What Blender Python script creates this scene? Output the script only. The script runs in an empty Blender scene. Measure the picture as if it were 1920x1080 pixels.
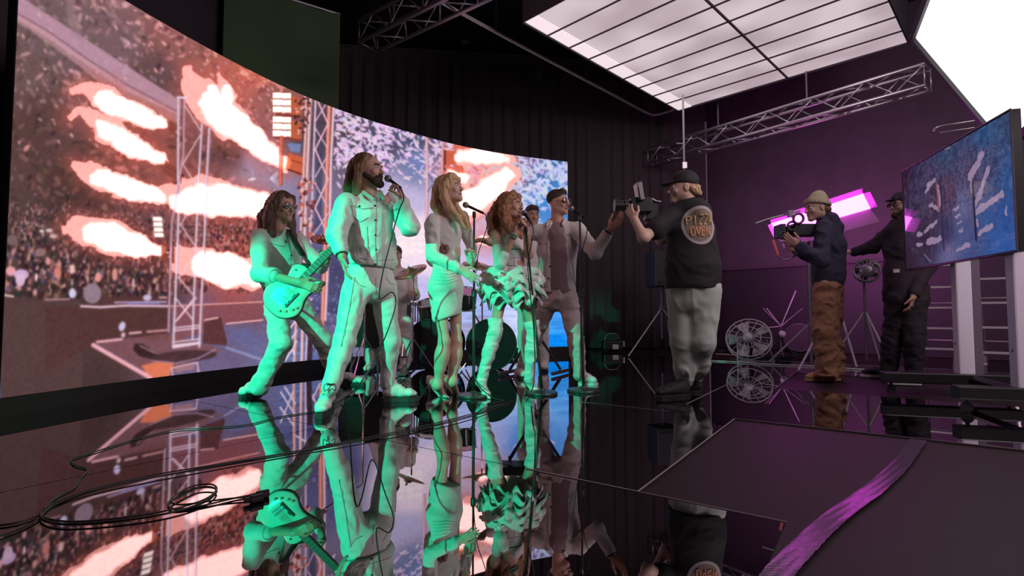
import bpy, math, random
import numpy as np
from mathutils import Vector, Matrix
from mathutils.bvhtree import BVHTree
rnd = random.Random(7)
RS = np.random.RandomState(11)
S = bpy.context.scene
COL = S.collection
# ------------------------------------------------------------------ camera
FPX = 975.0
TH = math.atan(47 / FPX)
CZ = 0.67
cam = bpy.data.cameras.new('camera')
cam.sensor_width = 36
cam.lens = 36 * FPX / 1920
cam.clip_start = 0.05
camo = bpy.data.objects.new('camera', cam)
COL.objects.link(camo)
camo.location = (0, 0, CZ)
camo.rotation_euler = (math.pi / 2 + TH, 0, 0)
S.camera = camo
# ------------------------------------------------------------------ exposure, world, lights
S.view_settings.view_transform = 'Standard'
S.view_settings.look = 'None'
S.view_settings.exposure = 0
S.view_settings.gamma = 1
S.view_settings.use_curve_mapping = False
S.cycles.max_bounces = 8
S.cycles.diffuse_bounces = 3
S.cycles.glossy_bounces = 4
S.cycles.sample_clamp_indirect = 6
S.cycles.caustics_reflective = False
S.cycles.caustics_refractive = False
w = bpy.data.worlds.new('studio_air')
S.world = w
w.use_nodes = True
w.node_tree.nodes['Background'].inputs[0].default_value = (0.75, 0.55, 0.7, 1)
w.node_tree.nodes['Background'].inputs[1].default_value = 0.085

GREEN = (0.0, 1.0, 0.52)
SOFTBOX = 0.64       # overhead diffuser
KEYBOX = 2.6        # big tilted softbox on the right
FLAME = 2.6


def light(name, kind, loc, target, color, energy, **kw):
    l = bpy.data.lights.new(name, kind)
    l.color = color
    l.energy = energy
    for k, v in kw.items():
        setattr(l, k, v)
    o = bpy.data.objects.new(name, l)
    COL.objects.link(o)
    o.location = loc
    o.rotation_euler = (Vector(target) - Vector(loc)).to_track_quat('-Z', 'Y').to_euler()
    return o


light('green_spotlight', 'SPOT', (-3.1, 0.35, 1.85), (-1.22, 3.95, 0.24), GREEN, 1150, spot_size=math.radians(37), spot_blend=0.35, shadow_soft_size=0.03)

light('added_magenta_wash', 'AREA', (4.3, 7.2, 1.55), (5.9, 8.5, 1.9), (1.0, 0.2, 0.85), 34, shape='RECTANGLE', size=1.2, size_y=0.3)  # added unseen lamp behind the panel light, spills magenta onto the right wall
light('added_fill_light', 'AREA', (3.9, 1.1, 4.0), (2.3, 5.0, 0.9), (1.0, 0.81, 0.86), 140, shape='RECTANGLE', size=3.0, size_y=2.0)  # unseen fill lamp added to brighten the people from the front


# ------------------------------------------------------------------ helpers
def P(px, py, d):
    u = (px - 960) / FPX
    v = (540 - py) / FPX
    y = math.cos(TH) - v * math.sin(TH)
    z = math.sin(TH) + v * math.cos(TH)
    t = d / y
    return Vector((u * t, d, CZ + z * t))


def PZ(px, py, z=0.0):
    u = (px - 960) / FPX
    v = (540 - py) / FPX
    dy = math.cos(TH) - v * math.sin(TH)
    dz = math.sin(TH) + v * math.cos(TH)
    t = (z - CZ) / dz
    return Vector((u * t, dy * t, z))


def lin(c):
    return tuple(((x / 255) / 12.92 if x / 255 <= 0.04045 else ((x / 255 + 0.055) / 1.055) ** 2.4) for x in c)


MATS = {}


def mat(name, col, rough=0.6, metal=0.0, emit=0.0, bump=0.0, bscale=30.0, var=0.0, spec=0.5, coat=0.0, trans=0.0, stretch=None, sheen=0.0, emcol=None):
    if name in MATS:
        return MATS[name]
    m = bpy.data.materials.new(name)
    m.use_nodes = True
    nt = m.node_tree
    b = nt.nodes['Principled BSDF']
    b.inputs['Base Color'].default_value = (*col, 1)
    b.inputs['Roughness'].default_value = rough
    b.inputs['Metallic'].default_value = metal
    b.inputs['Specular IOR Level'].default_value = spec
    b.inputs['Coat Weight'].default_value = coat
    b.inputs['Transmission Weight'].default_value = trans
    b.inputs['Sheen Weight'].default_value = sheen
    if emit:
        b.inputs['Emission Color'].default_value = (*(emcol or col), 1)
        b.inputs['Emission Strength'].default_value = emit
    if bump or var:
        tc = nt.nodes.new('ShaderNodeTexCoord')
        mp = nt.nodes.new('ShaderNodeMapping')
        if stretch:
            mp.inputs['Scale'].default_value = stretch
        nz = nt.nodes.new('ShaderNodeTexNoise')
        nz.inputs['Scale'].default_value = bscale
        nz.inputs['Detail'].default_value = 4
        nt.links.new(tc.outputs['Object'], mp.inputs[0])
        nt.links.new(mp.outputs[0], nz.inputs['Vector'])
        if bump:
            bp = nt.nodes.new('ShaderNodeBump')
            bp.inputs['Strength'].default_value = bump
            bp.inputs['Distance'].default_value = 0.01
            nt.links.new(nz.outputs['Fac'], bp.inputs['Height'])
            nt.links.new(bp.outputs[0], b.inputs['Normal'])
        if var:
            rp = nt.nodes.new('ShaderNodeValToRGB')
            rp.color_ramp.elements[0].position = 0.3
            rp.color_ramp.elements[1].position = 0.7
            rp.color_ramp.elements[0].color = (*[c * (1 - var) for c in col], 1)
            rp.color_ramp.elements[1].color = (*[min(1, c * (1 + var)) for c in col], 1)
            nt.links.new(nz.outputs['Fac'], rp.inputs[0])
            nt.links.new(rp.outputs[0], b.inputs['Base Color'])
    MATS[name] = m
    return m


def link(name, me, m, parent=None, smooth=True, kind=None):
    o = bpy.data.objects.new(name, me)
    COL.objects.link(o)
    if m is not None and not me.materials:
        me.materials.append(m)
    if smooth and len(me.polygons):
        me.polygons.foreach_set('use_smooth', np.ones(len(me.polygons), dtype=bool))
    if parent is not None:
        o.parent = parent
    if kind:
        o['kind'] = kind
    return o


def thing(name, label, cat, loc, group=None):
    o = bpy.data.objects.new(name, None)
    COL.objects.link(o)
    o.location = loc
    o.empty_display_size = 0.1
    o['label'] = label
    o['category'] = cat
    if group:
        o['group'] = group
    return o


def tag(o, label, cat, group=None):
    o['label'] = label
    o['category'] = cat
    if group:
        o['group'] = group
    return o


class MB:
    """collects geometry given in world coordinates for ONE mesh object"""
    def __init__(s):
        s.v = []
        s.f = []

    def add(s, vs, fs):
        n = len(s.v)
        s.v += [tuple(x) for x in vs]
        s.f += [tuple(i + n for i in f) for f in fs]
        return s

    def box(s, c, size, R=None):
        hx, hy, hz = [x / 2 for x in size]
        R = R or Matrix.Identity(3)
        c = Vector(c)
        vs = [c + R @ Vector((x * hx, y * hy, z * hz)) for x in (-1, 1) for y in (-1, 1) for z in (-1, 1)]
        s.add(vs, [(0, 1, 3, 2), (4, 6, 7, 5), (0, 4, 5, 1), (2, 3, 7, 6), (0, 2, 6, 4), (1, 5, 7, 3)])
        return s

    def tube(s, pts, r, n=10, cap=True, closed=False):
        pts = [Vector(p) for p in pts]
        rr = r if isinstance(r, (list, tuple)) else [r] * len(pts)
        rings = []
        up = None
        N = len(pts)
        for i, p in enumerate(pts):
            if closed:
                t = pts[(i + 1) % N] - pts[i - 1]
            else:
                t = pts[min(i + 1, N - 1)] - pts[max(i - 1, 0)]
            if t.length < 1e-9:
                t = Vector((0, 0, 1))
            t.normalize()
            if up is None:
                up = Vector((0, 0, 1)) if abs(t.z) < 0.9 else Vector((1, 0, 0))
            a = t.cross(up).normalized()
            b = a.cross(t).normalized()
            up = b
            rings.append([p + (a * math.cos(2 * math.pi * k / n) + b * math.sin(2 * math.pi * k / n)) * rr[i] for k in range(n)])
        vs = [q for ring in rings for q in ring]
        fs = []
        M = N if closed else N - 1
        for i in range(M):
            for k in range(n):
                a0 = i * n + k
                a1 = i * n + (k + 1) % n
                b0 = ((i + 1) % N) * n + k
                b1 = ((i + 1) % N) * n + (k + 1) % n
                fs.append((a0, a1, b1, b0))
        if cap and not closed:
            fs.append(tuple(range(n))[::-1])
            fs.append(tuple((N - 1) * n + k for k in range(n)))
        s.add(vs, fs)
        return s

    def lathe(s, prof, c, axis=(0, 0, 1), n=28):
        """prof: list of (radius, height along axis)"""
        ax = Vector(axis).normalized()
        up = Vector((0, 0, 1)) if abs(ax.z) < 0.9 else Vector((1, 0, 0))
        a = ax.cross(up).normalized()
        b = ax.cross(a).normalized()
        c = Vector(c)
        vs = []
        for r, h in prof:
            for k in range(n):
                t = 2 * math.pi * k / n
                vs.append(c + ax * h + (a * math.cos(t) + b * math.sin(t)) * max(r, 1e-4))
        fs = []
        for i in range(len(prof) - 1):
            for k in range(n):
                fs.append((i * n + k, i * n + (k + 1) % n, (i + 1) * n + (k + 1) % n, (i + 1) * n + k))
        fs.append(tuple(range(n))[::-1])
        fs.append(tuple((len(prof) - 1) * n + k for k in range(n)))
        s.add(vs, fs)
        return s

    def prism(s, poly, off):
        """planar polygon (world points) extruded by vector off"""
        off = Vector(off)
        n = len(poly)
        vs = [Vector(p) for p in poly] + [Vector(p) + off for p in poly]
        fs = [tuple(range(n))[::-1], tuple(range(n, 2 * n))] + [(i, (i + 1) % n, n + (i + 1) % n, n + i) for i in range(n)]
        s.add(vs, fs)
        return s

    def build(s, name, m, parent=None, smooth=False, kind=None):
        o0 = Vector(parent.matrix_world.translation) if parent is not None and parent.type != 'EMPTY' else None
        base = rootloc(parent)
        me = bpy.data.meshes.new(name)
        me.from_pydata([(x - base[0], y - base[1], z - base[2]) for x, y, z in s.v], [], s.f)
        me.update()
        return link(name, me, m, parent, smooth, kind)


def rootloc(parent):
    b = Vector((0, 0, 0))
    while parent is not None:
        b = b + Vector(parent.location)
        parent = parent.parent
    return b


def smoothpath(pts, sub=6):
    pts = [Vector(p) for p in pts]
    out = []
    for i in range(len(pts) - 1):
        p0 = pts[max(i - 1, 0)]
        p1 = pts[i]
        p2 = pts[i + 1]
        p3 = pts[min(i + 2, len(pts) - 1)]
        for k in range(sub):
            t = k / sub
            out.append(0.5 * ((2 * p1) + (p2 - p0) * t + (2 * p0 - 5 * p1 + 4 * p2 - p3) * t * t + (3 * p1 - p0 - 3 * p2 + p3) * t ** 3))
    out.append(pts[-1])
    return out


def bevel(o, w, seg=2):
    md = o.modifiers.new('bevel', 'BEVEL')
    md.width = w
    md.segments = seg
    md.limit_method = 'ANGLE'
    return o


def frame3(fwd, up=(0, 0, 1)):
    """columns: right, forward, up"""
    f = Vector(fwd).normalized()
    r = f.cross(Vector(up)).normalized()
    u = r.cross(f).normalized()
    return Matrix((r, f, u)).transposed()
# ------------------------------------------------------------------ setting
M_floor = mat('matte_black_vinyl', (0.021, 0.010, 0.013), 0.5, bump=0.05, bscale=60, var=0.15, spec=0.3)
M_gloss = mat('gloss_black_acrylic', (0.43, 0.41, 0.43), 0.012, metal=1.0)
M_seam = mat('worn_sheet_edge', (0.35, 0.3, 0.32), 0.4)
M_wall = mat('dark_wall_paint', (0.075, 0.055, 0.075), 0.7, bump=0.1, bscale=3, var=0.12)
M_black = mat('black_plastic', (0.012, 0.011, 0.012), 0.45)
M_blackmat = mat('black_matte', (0.008, 0.007, 0.008), 0.8)
M_steel = mat('brushed_aluminium', (0.62, 0.58, 0.62), 0.35, metal=0.85)
M_dsteel = mat('dark_aluminium', (0.22, 0.2, 0.23), 0.4, metal=0.8)
M_white = mat('white_paint', (0.75, 0.72, 0.75), 0.5)

fl = MB()
fl.box((1.0, 6.0, -0.06), (16, 16, 0.1))
FLOOR = fl.build('floor', M_floor, None, kind='structure')

U = Vector((0.572, 0.820, 0)); V = Vector((0.820, -0.572, 0))
A0 = PZ(1378, 785)


def uv(u, v, z=0.0):
    p = A0 + U * u + V * v
    return Vector((p.x, p.y, z))


GL = -0.0


def sheet(u0, u1, v0, v1, glossy=True, th=0.01, dz=0.0):
    g = 0.0035
    pts = [uv(u0 + g, v0 + g, -th + dz), uv(u1 - g, v0 + g, -th + dz), uv(u1 - g, v1 - g, -th + dz), uv(u0 + g, v1 - g, -th + dz)]
    mb = MB().prism(pts, (0, 0, th))
    return mb.build('gloss_sheet' if glossy else 'matte_sheet', M_gloss if glossy else M_floor, FLOOR, kind=None)


rows = [(-4.9, -3.27), (-3.27, -1.65), (-1.65, 0), (0, 1.61), (1.61, 3.11), (3.11, 4.55)]
joints = [[-6.2, -4.9, -2.5, 0.5], [-5.8, -4.35, -1.95, 0.5], [-5.3, -4.4, -2.4, 0.0], [-5.0, -2.81, -0.41, 1.99, 3.2], [-4.6, -2.4, 0.0], [-4.2, -1.9, 0.5, 2.9]]
for (u0, u1), js in zip(rows, joints):
    for a, b in zip(js[:-1], js[1:]):
        sheet(u0, u1, a, b)
# pale worn edges round the sheets that show in the photo
sm = M_seam


def edge(u0, v0, u1, v1, w=0.006):
    p = uv(u0, v0, 0.001)
    q = uv(u1, v1, 0.001)
    d = (q - p).normalized()
    n = Vector((-d.y, d.x, 0)) * w / 2
    mb = MB().prism([p - n, q - n, q + n, p + n], (0, 0, 0.0015))
    mb.build('sheet_edge', sm, FLOOR)


edge(-1.65, 0, 0, 0)
edge(-1.65, -0.5, -1.65, 0)
edge(0, 0, 0, 2.2, 0.003)
edge(0.35, -0.41, 1.6, -0.41, 0.005)
edge(0, -1.1, 0, -0.42, 0.003)
edge(1.61, 0, 3.11, 0, 0.005)
edge(-1.65, 0, -1.65, 0.5, 0.003)
edge(4.56, -1.0, 4.56, 1.5, 0.02)


def slab(name, pts, z0, z1, m, kind='structure'):
    mb = MB().prism([Vector((x, y, z0)) for x, y in pts], (0, 0, z1 - z0))
    return mb.build(name, m, None, kind=kind)


CEIL = 5.6
CX, CY = 3.95, 10.4           # far corner of the studio
# right wall runs along (1,-1)/sqrt2 from the corner
dA = Vector((0.7071, -0.7071, 0)); dB = Vector((0.7071, 0.7071, 0))
c0 = Vector((CX, CY, 0))
wr = MB().prism([c0, c0 + dA * 9, c0 + dA * 9 + dB * 0.2, c0 + dB * 0.2], (0, 0, CEIL))
wr.build('wall_right', M_wall, None, kind='structure')
c1 = c0 + Vector((-1, -0.12, 0)).normalized() * 8
wb = MB().prism([c1 + Vector((0, 0.3, 0)), c0 + Vector((0, .3, 0)), c0 + Vector((0.1, 0.5, 0)), c1 + Vector((0, 0.5, 0))], (0, 0, CEIL))
wb.build('wall_back', M_wall, None, kind='structure')
wl = MB().prism([c1 + Vector((0, 0.5, 0)), Vector((-4.9, 3.2, 0)), Vector((-5.1, 3.2, 0)), c1 + Vector((-0.2, 0.5, 0))], (0, 0, CEIL))
wl.build('wall_left', M_wall, None, kind='structure')
ce = MB().box((1.5, 6.2, CEIL + 0.05), (15, 14, 0.1))
ce.build('ceiling', M_blackmat, None, kind='structure')
# rail along the right wall
rl = MB()
r0 = c0 + dA * 0.15 - dB * 0.03
r1 = c0 + dA * 5.5 - dB * 0.03
rl.tube([r0 + Vector((0, 0, 1.52)), r1 + Vector((0, 0, 1.52))], 0.03, 8)
rl.build('trim_1', mat('rail_paint', (0.09, 0.06, 0.09), 0.5), None, kind='structure')

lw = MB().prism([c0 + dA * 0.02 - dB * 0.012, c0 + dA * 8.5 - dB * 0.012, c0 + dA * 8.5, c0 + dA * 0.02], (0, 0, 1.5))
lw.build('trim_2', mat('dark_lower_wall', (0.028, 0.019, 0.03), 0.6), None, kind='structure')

# ---- pleated black curtain along the back
M_curt = mat('black_stage_curtain', (0.055, 0.04, 0.046), 0.85, bump=0.15, bscale=8, stretch=(1, 1, 0.1), sheen=0.1)


def curtain(name, a, b, ztop, z0, amp, per, m, label, n=None, zdrop=0):
    a = Vector(a); b = Vector(b)
    L = (b - a).length
    d = (b - a) / L
    nn = Vector((-d.y, d.x, 0))
    n = n or int(L / per * 10)
    nz_ = 8
    vs = []
    for j in range(nz_ + 1):
        z = z0 + (ztop - z0) * j / nz_
        for i in range(n + 1):
            x = L * i / n
            ph = 2 * math.pi * x / per + 1.7 * math.sin(x * 1.3) + 0.2 * math.sin(j * 0.9 + x * 2)
            am = amp * (0.75 + 0.25 * math.sin(x * 3.1)) * (0.7 + 0.3 * (1 - j / nz_))
            p = a + d * x + nn * (am * math.sin(ph) + am * 0.4 * math.sin(2.3 * ph))
            vs.append((p.x, p.y, z))
    fs = []
    for j in range(nz_):
        for i in range(n):
            q = j * (n + 1) + i
            fs.append((q, q + 1, q + n + 2, q + n + 1))
    mb = MB().add(vs, fs)
    mid = (a + b) / 2
    root = thing(name, label, 'curtain', (mid.x, mid.y, 0))
    o = mb.build('cloth', m, root, smooth=True)
    md = o.modifiers.new('solid', 'SOLIDIFY')
    md.thickness = 0.01
    hem = MB().tube([(a.x, a.y, ztop + 0.02), (b.x, b.y, ztop + 0.02)], 0.018, 6)
    hem.build('header_band', m, root)
    return root


cb0 = Vector((-3.9, 9.0, 0)); cb1 = Vector((3.75, 9.95, 0))
curtain('stage_curtain', cb0, cb1, 5.45, 0.02, 0.05, 0.24, M_curt, 'tall pleated black curtain hanging behind the curved video wall')
# green cloth panel high at the left, seen above the video wall
M_green = mat('green_chroma_cloth', (0.11, 0.17, 0.085), 0.9, bump=0.1, bscale=3)
gq = [P(415, 200, 7.3), P(634, 245, 8.2)]
gr = thing('chroma_cloth', 'dark green chroma cloth hanging above the left end of the video wall', 'cloth', (gq[0].x, gq[0].y, 2.4))
g0 = Vector((gq[0].x, gq[0].y, 2.3)); g1 = Vector((gq[1].x, gq[1].y, 2.3))
n_ = 40
vs = []
for j in range(9):
    for i in range(n_ + 1):
        t = i / n_
        p = g0.lerp(g1, t)
        off = 0.012 * math.sin(t * 14) + 0.01 * math.sin(t * 5 + j * 0.4)
        vs.append((p.x + off * 0.5, p.y - off, 2.3 + j * 0.4))
MB().add(vs, [(j * (n_ + 1) + i, j * (n_ + 1) + i + 1, (j + 1) * (n_ + 1) + i + 1, (j + 1) * (n_ + 1) + i) for j in range(8) for i in range(n_)]).build('cloth', M_green, gr, smooth=True)
MB().tube([g0 + Vector((0, 0, 3.2)), g1 + Vector((0, 0, 3.2))], 0.025, 8).build('hanging_bar', M_dsteel, gr)
# black side drape left of the screen end
M_side = mat('side_drape', (0.03, 0.014, 0.017), 0.8)
sd = thing('side_drape', 'dark drape closing off the near left end of the video wall', 'curtain', (-3.6, 3.3, 0))
pl = []
for i in range(30):
    t = i / 29
    pl.append((-3.36 - 1.0 * t, 3.30 + 0.05 * math.sin(t * 30) - 0.1 * t))
vs = [(x, y, z) for z in (0.0, 1.8, 3.6, 5.4) for x, y in pl]
MB().add(vs, [(j * 30 + i, j * 30 + i + 1, (j + 1) * 30 + i + 1, (j + 1) * 30 + i) for j in range(3) for i in range(29)]).build('cloth', M_side, sd, smooth=True)
MB().tube([(-3.36, 3.3, 5.4), (-4.36, 3.2, 5.4)], 0.02, 6).build('hanging_bar', M_dsteel, sd)
# small dim green tags on the curtain
for i, (x, y, lab) in enumerate([(868, 57, 'left one, below the near truss'), (1012, 128, 'right one, under the ceiling pipe')]):
    p = P(x, y, 8.9)
    p.y += 0.28
    o = MB().box(p, (0.13, 0.01, 0.19), Matrix.Rotation(0.1, 3, 'Z')).build('green_marker', mat('green_marker', (0.03, 0.1, 0.06), 0.7), None)
    tag(o, 'small dim green marker square on the black curtain, ' + lab, 'marker')

# ------------------------------------------------------------------ the video wall
ZB, ZT = 0.122, 3.20
CP = [(-3.3, 3.38), (-3.08, 4.3), (-2.78, 5.2), (-2.42, 5.95), (-1.95, 6.62), (-1.3, 7.3), (-.72, 7.8), (0, 8.22), (.93, 8.6)]
curve = smoothpath([(x, y, 0) for x, y in CP], 24)
CU = np.array([(p.x, p.y) for p in curve])
seg = np.r_[0, np.cumsum(np.hypot(*np.diff(CU, axis=0).T))]
pxs = 960 + FPX * CU[:, 0] / (CU[:, 1] * math.cos(TH))


# ---- painting of the picture shown on the wall (procedural drawing, x 0..1080, y -200..800)
X0, Y0, WW, HH = 0, -220, 1090, 1010
gx, gy = np.meshgrid(np.arange(WW) + X0, np.arange(HH) + Y0)
gx = gx.astype(np.float32); gy = gy.astype(np.float32)


def noise2(x, y, sc, seed):
    r = np.random.RandomState(seed).rand(64, 64).astype(np.float32)
    u = x / sc; v = y / sc
    i = np.floor(u).astype(int); j = np.floor(v).astype(int)
    fu = u - i; fv = v - j
    fu = fu * fu * (3 - 2 * fu); fv = fv * fv * (3 - 2 * fv)
    a = r[j % 64, i % 64]; b = r[j % 64, (i + 1) % 64]; c = r[(j + 1) % 64, i % 64]; d = r[(j + 1) % 64, (i + 1) % 64]
    return (a * (1 - fu) + b * fu) * (1 - fv) + (c * (1 - fu) + d * fu) * fv


def fbm(x, y, sc, seed):
    return (noise2(x, y, sc, seed) + 0.5 * noise2(x, y, sc / 2, seed + 1) + 0.25 * noise2(x, y, sc / 4, seed + 2)) / 1.75 - 0.5


BGP = [(60, -120, 150, 110, 115), (220, -80, 150, 105, 110), (100, 60, 112, 88, 90), (200, 100, 120, 92, 98), (340, 60, 150, 92, 90), (300, 140, 100, 72, 75), (430, 150, 178, 98, 88), (475, 135, 205, 105, 90), (540, 190, 150, 90, 85),
 (60, 250, 88, 60, 58), (60, 130, 110, 82, 82), (150, 350, 75, 50, 48), (250, 250, 140, 75, 68), (330, 300, 135, 75, 70), (420, 290, 105, 66, 66), (470, 320, 165, 135, 160), (520, 350, 145, 135, 170), (40, 450, 82, 62, 60),
 (150, 500, 66, 44, 44), (300, 510, 75, 45, 45), (440, 450, 140, 65, 60), (60, 630, 84, 57, 57), (150, 650, 80, 54, 54), (250, 600, 88, 50, 48), (60, 740, 66, 48, 48), (180, 730, 72, 50, 50),
 (440, 570, 150, 80, 85), (460, 590, 130, 75, 80), (455, 612, 95, 115, 180), (480, 650, 110, 120, 170), (430, 668, 112, 95, 125), (400, 700, 120, 105, 140), (560, 650, 90, 140, 215), (600, 600, 80, 80, 130), (620, 450, 95, 92, 140), (600, 240, 80, 65, 80),
 (660, 215, 88, 70, 85), (700, 280, 82, 74, 105), (760, 250, 70, 76, 105), (780, 300, 115, 130, 180), (760, 380, 195, 185, 225), (780, 420, 246, 222, 240), (775, 460, 252, 232, 243), (785, 490, 246, 222, 240), (640, 500, 70, 66, 105), (640, 560, 75, 75, 115), (660, 660, 120, 120, 165), (700, 660, 125, 125, 170),
 (770, 560, 200, 190, 240), (870, 560, 178, 190, 240), (880, 500, 212, 190, 235), (910, 600, 150, 180, 245), (960, 600, 200, 212, 255), (905, 420, 215, 190, 225), (865, 270, 222, 120, 105), (855, 315, 222, 105, 85), (920, 320, 215, 140, 145), (980, 310, 112, 108, 150), (1040, 320, 62, 100, 160),
 (1050, 370, 60, 135, 212), (1045, 450, 72, 142, 218), (1000, 500, 80, 140, 225), (1045, 570, 95, 170, 250), (1040, 600, 62, 155, 245), (1040, 642, 0, 145, 255), (1010, 560, 150, 190, 255), (800, 250, 100, 90, 120), (820, 350, 190, 180, 225)]


def to_lin(a):
    a = np.asarray(a, np.float32) / 255
    return np.where(a <= 0.04045, a / 12.92, ((a + 0.055) / 1.055) ** 2.4)


wx = gx + 50 * fbm(gx, gy, 90, 3); wy = gy + 50 * fbm(gx, gy, 90, 9)
num = np.zeros((HH, WW, 3), np.float32); den = np.zeros((HH, WW), np.float32)
for x, y, r, g, b in BGP:
    wgt = 1 / ((wx - x) ** 2 + (wy - y) ** 2 + 60) ** 1.6
    num += wgt[..., None] * np.array((r, g, b), np.float32)
    den += wgt
IMG = num / den[..., None]          # sRGB 0..255 while painting
GAIN = np.ones((HH, WW), np.float32)


def blend(mask, col, img=None):
    img = IMG if img is None else img
    img += mask[..., None] * (np.array(col, np.float32) - img)


def win(x0, y0, x1, y1):
    a = max(int(x0 - X0), 0); b = min(int(x1 - X0) + 1, WW); c = max(int(y0 - Y0), 0); d = min(int(y1 - Y0) + 1, HH)
    return slice(c, max(d, c)), slice(a, max(b, a))


def stroke(pts, wd, col, al=1.0, soft=0.8):
    for (xa, ya), (xb, yb) in zip(pts[:-1], pts[1:]):
        m = wd + 2
        s_ = win(min(xa, xb) - m, min(ya, yb) - m, max(xa, xb) + m, max(ya, yb) + m)
        X = gx[s_]; Y = gy[s_]
        if X.size == 0:
            continue
        dx, dy = xb - xa, yb - ya
        t = np.clip(((X - xa) * dx + (Y - ya) * dy) / (dx * dx + dy * dy + 1e-6), 0, 1)
        d = np.hypot(X - xa - t * dx, Y - ya - t * dy)
        k = np.clip((wd / 2 - d) / soft + 0.5, 0, 1) * al
        blend(k, col, IMG[s_])


def poly(pts, col, al=1.0, gain=None, soft=1.0):
    xs = [p[0] for p in pts]; ys = [p[1] for p in pts]
    s_ = win(min(xs) - 2, min(ys) - 2, max(xs) + 2, max(ys) + 2)
    X = gx[s_]; Y = gy[s_]
    ins = np.zeros(X.shape, bool)
    n = len(pts)
    for i in range(n):
        (xa, ya), (xb, yb) = pts[i], pts[(i + 1) % n]
        c = ((ya > Y) != (yb > Y)) & (X < (xb - xa) * (Y - ya) / (yb - ya + 1e-9) + xa)
        ins ^= c
    blend(ins.astype(np.float32) * al, col, IMG[s_])
    if gain:
        GAIN[s_] = np.where(ins, gain, GAIN[s_])


def ell(x, y, a, b, ang, col, al=1.0):
    m = max(a, b) + 2
    s_ = win(x - m, y - m, x + m, y + m)
    X = gx[s_] - x; Y = gy[s_] - y
    if X.size == 0:
        return
    ca, sa = math.cos(ang), math.sin(ang)
    d = np.sqrt(((X * ca + Y * sa) / a) ** 2 + ((-X * sa + Y * ca) / b) ** 2)
    k = np.clip((1 - d) * min(a, b) + 0.5, 0, 1) * al
    blend(k, col, IMG[s_])


def jit(c, s):
    return tuple(max(0, min(255, v + rnd.uniform(-s, s))) for v in c)


# crowd far stands: soft blobs
for i in range(1500):
    x = rnd.uniform(20, 520); y = rnd.uniform(-200, 470)
    if y < 185 - (520 - x) * 0.55 - 60 and rnd.random() < 0.5:
        continue
    k = rnd.random()
    base = IMG[int(y - Y0), int(x)]
    f = rnd.choice((0.6, 0.7, 0.8, 1.25, 1.4, 1.6)) if k < 0.8 else 1.9
    c = jit(tuple(base * f), 10)
    r = rnd.uniform(2.5, 8)
    ell(x, y, r * rnd.uniform(0.8, 1.8), r * 0.6, rnd.uniform(0, 3), c, rnd.uniform(0.3, 0.75))
# near crowd rows: heads and clothes
for i in range(1700):
    x = rnd.uniform(12, 480); t = rnd.random(); y = 380 + 175 * t
    if x > 330 and y > 545:
        continue
    s = 1.6 + 2.4 * t * (1.2 if x < 120 else 0.8)
    c = rnd.choice(((45, 30, 34), (38, 26, 30), (45, 30, 34), (52, 36, 38), (60, 40, 44), (52, 36, 38), (60, 40, 44), (70, 48, 50), (190, 120, 115), (150, 90, 85), (205, 150, 150), (110, 95, 115), (125, 80, 75), (40, 30, 36)))
    ell(x, y, s * 0.9, s * rnd.uniform(1.2, 2.2), rnd.uniform(-0.3, 0.3), jit(c, 12), 0.85)
    if rnd.random() < 0.35:
        ell(x, y - s * 2, s * 0.6, s * 0.75, 0, (200, 140, 135), 0.8)
# bright spectators
for x, y, a, b, c in [(20, 508, 9, 9, (240, 165, 175)), (40, 515, 14, 10, (215, 175, 215)), (38, 525, 9, 12, (225, 185, 215)), (68, 520, 2.5, 8, (250, 220, 235)), (90, 490, 5, 7, (220, 150, 150)), (108, 512, 7, 11, (215, 130, 120)),
                      (135, 505, 4, 9, (245, 190, 195)), (173, 550, 17, 19, (150, 125, 140)), (184, 520, 6, 9, (235, 150, 145)), (136, 550, 7, 9, (215, 205, 235)), (276, 558, 8, 6, (205, 190, 220)), (250, 530, 2, 9, (235, 200, 210)), (215, 515, 5, 12, (225, 150, 140)),
                      (75, 473, 9, 8, (150, 110, 115)), (92, 432, 6, 3, (240, 215, 215)), (78, 433, 4, 3, (240, 215, 215)), (100, 443, 7, 4, (220, 180, 185)), (23, 450, 10, 10, (120, 95, 98))]:
    ell(x, y, a, b, 0, c, 0.95)
# slanting roof band
poly([(0, -48), (25, -30), (48, 0), (240, 125), (340, 190), (338, 218), (230, 168), (160, 120), (90, 72), (25, 32), (0, 20)], (190, 145, 165), 0.9)
poly([(25, 20), (90, 62), (225, 155), (338, 215), (336, 232), (220, 182), (130, 110), (60, 60), (25, 38)], (205, 150, 158), 0.6)
stroke([(25, 21), (90, 58), (160, 108), (240, 160), (330, 208)], 2.5, (120, 85, 95), 0.9)
stroke([(120, -60), (135, 40), (148, 70)], 16, (165, 130, 140), 0.5, 8)
stroke([(180, -60), (215, 30), (240, 60)], 7, (170, 130, 135), 0.5, 5)
# sparse confetti
for i in range(900):
    x = rnd.uniform(25, 560)
    y = rnd.uniform(-200, 300)
    if rnd.random() > (0.15 + 0.85 * max(0, 1 - abs((y - (20 + (x - 240) * 0.5))) / 110)):
        continue
    a = rnd.uniform(1.2, 4.2)
    ell(x, y, a * 1.3, a * 0.55, rnd.uniform(0.4, 1.2), jit((240, 185, 185), 15), rnd.uniform(0.4, 1))
for i in range(90):
    ell(rnd.uniform(30, 330), rnd.uniform(120, 200), rnd.uniform(3, 6), rnd.uniform(1.5, 3), 1.0, jit((175, 140, 150), 15), 0.6)
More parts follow.
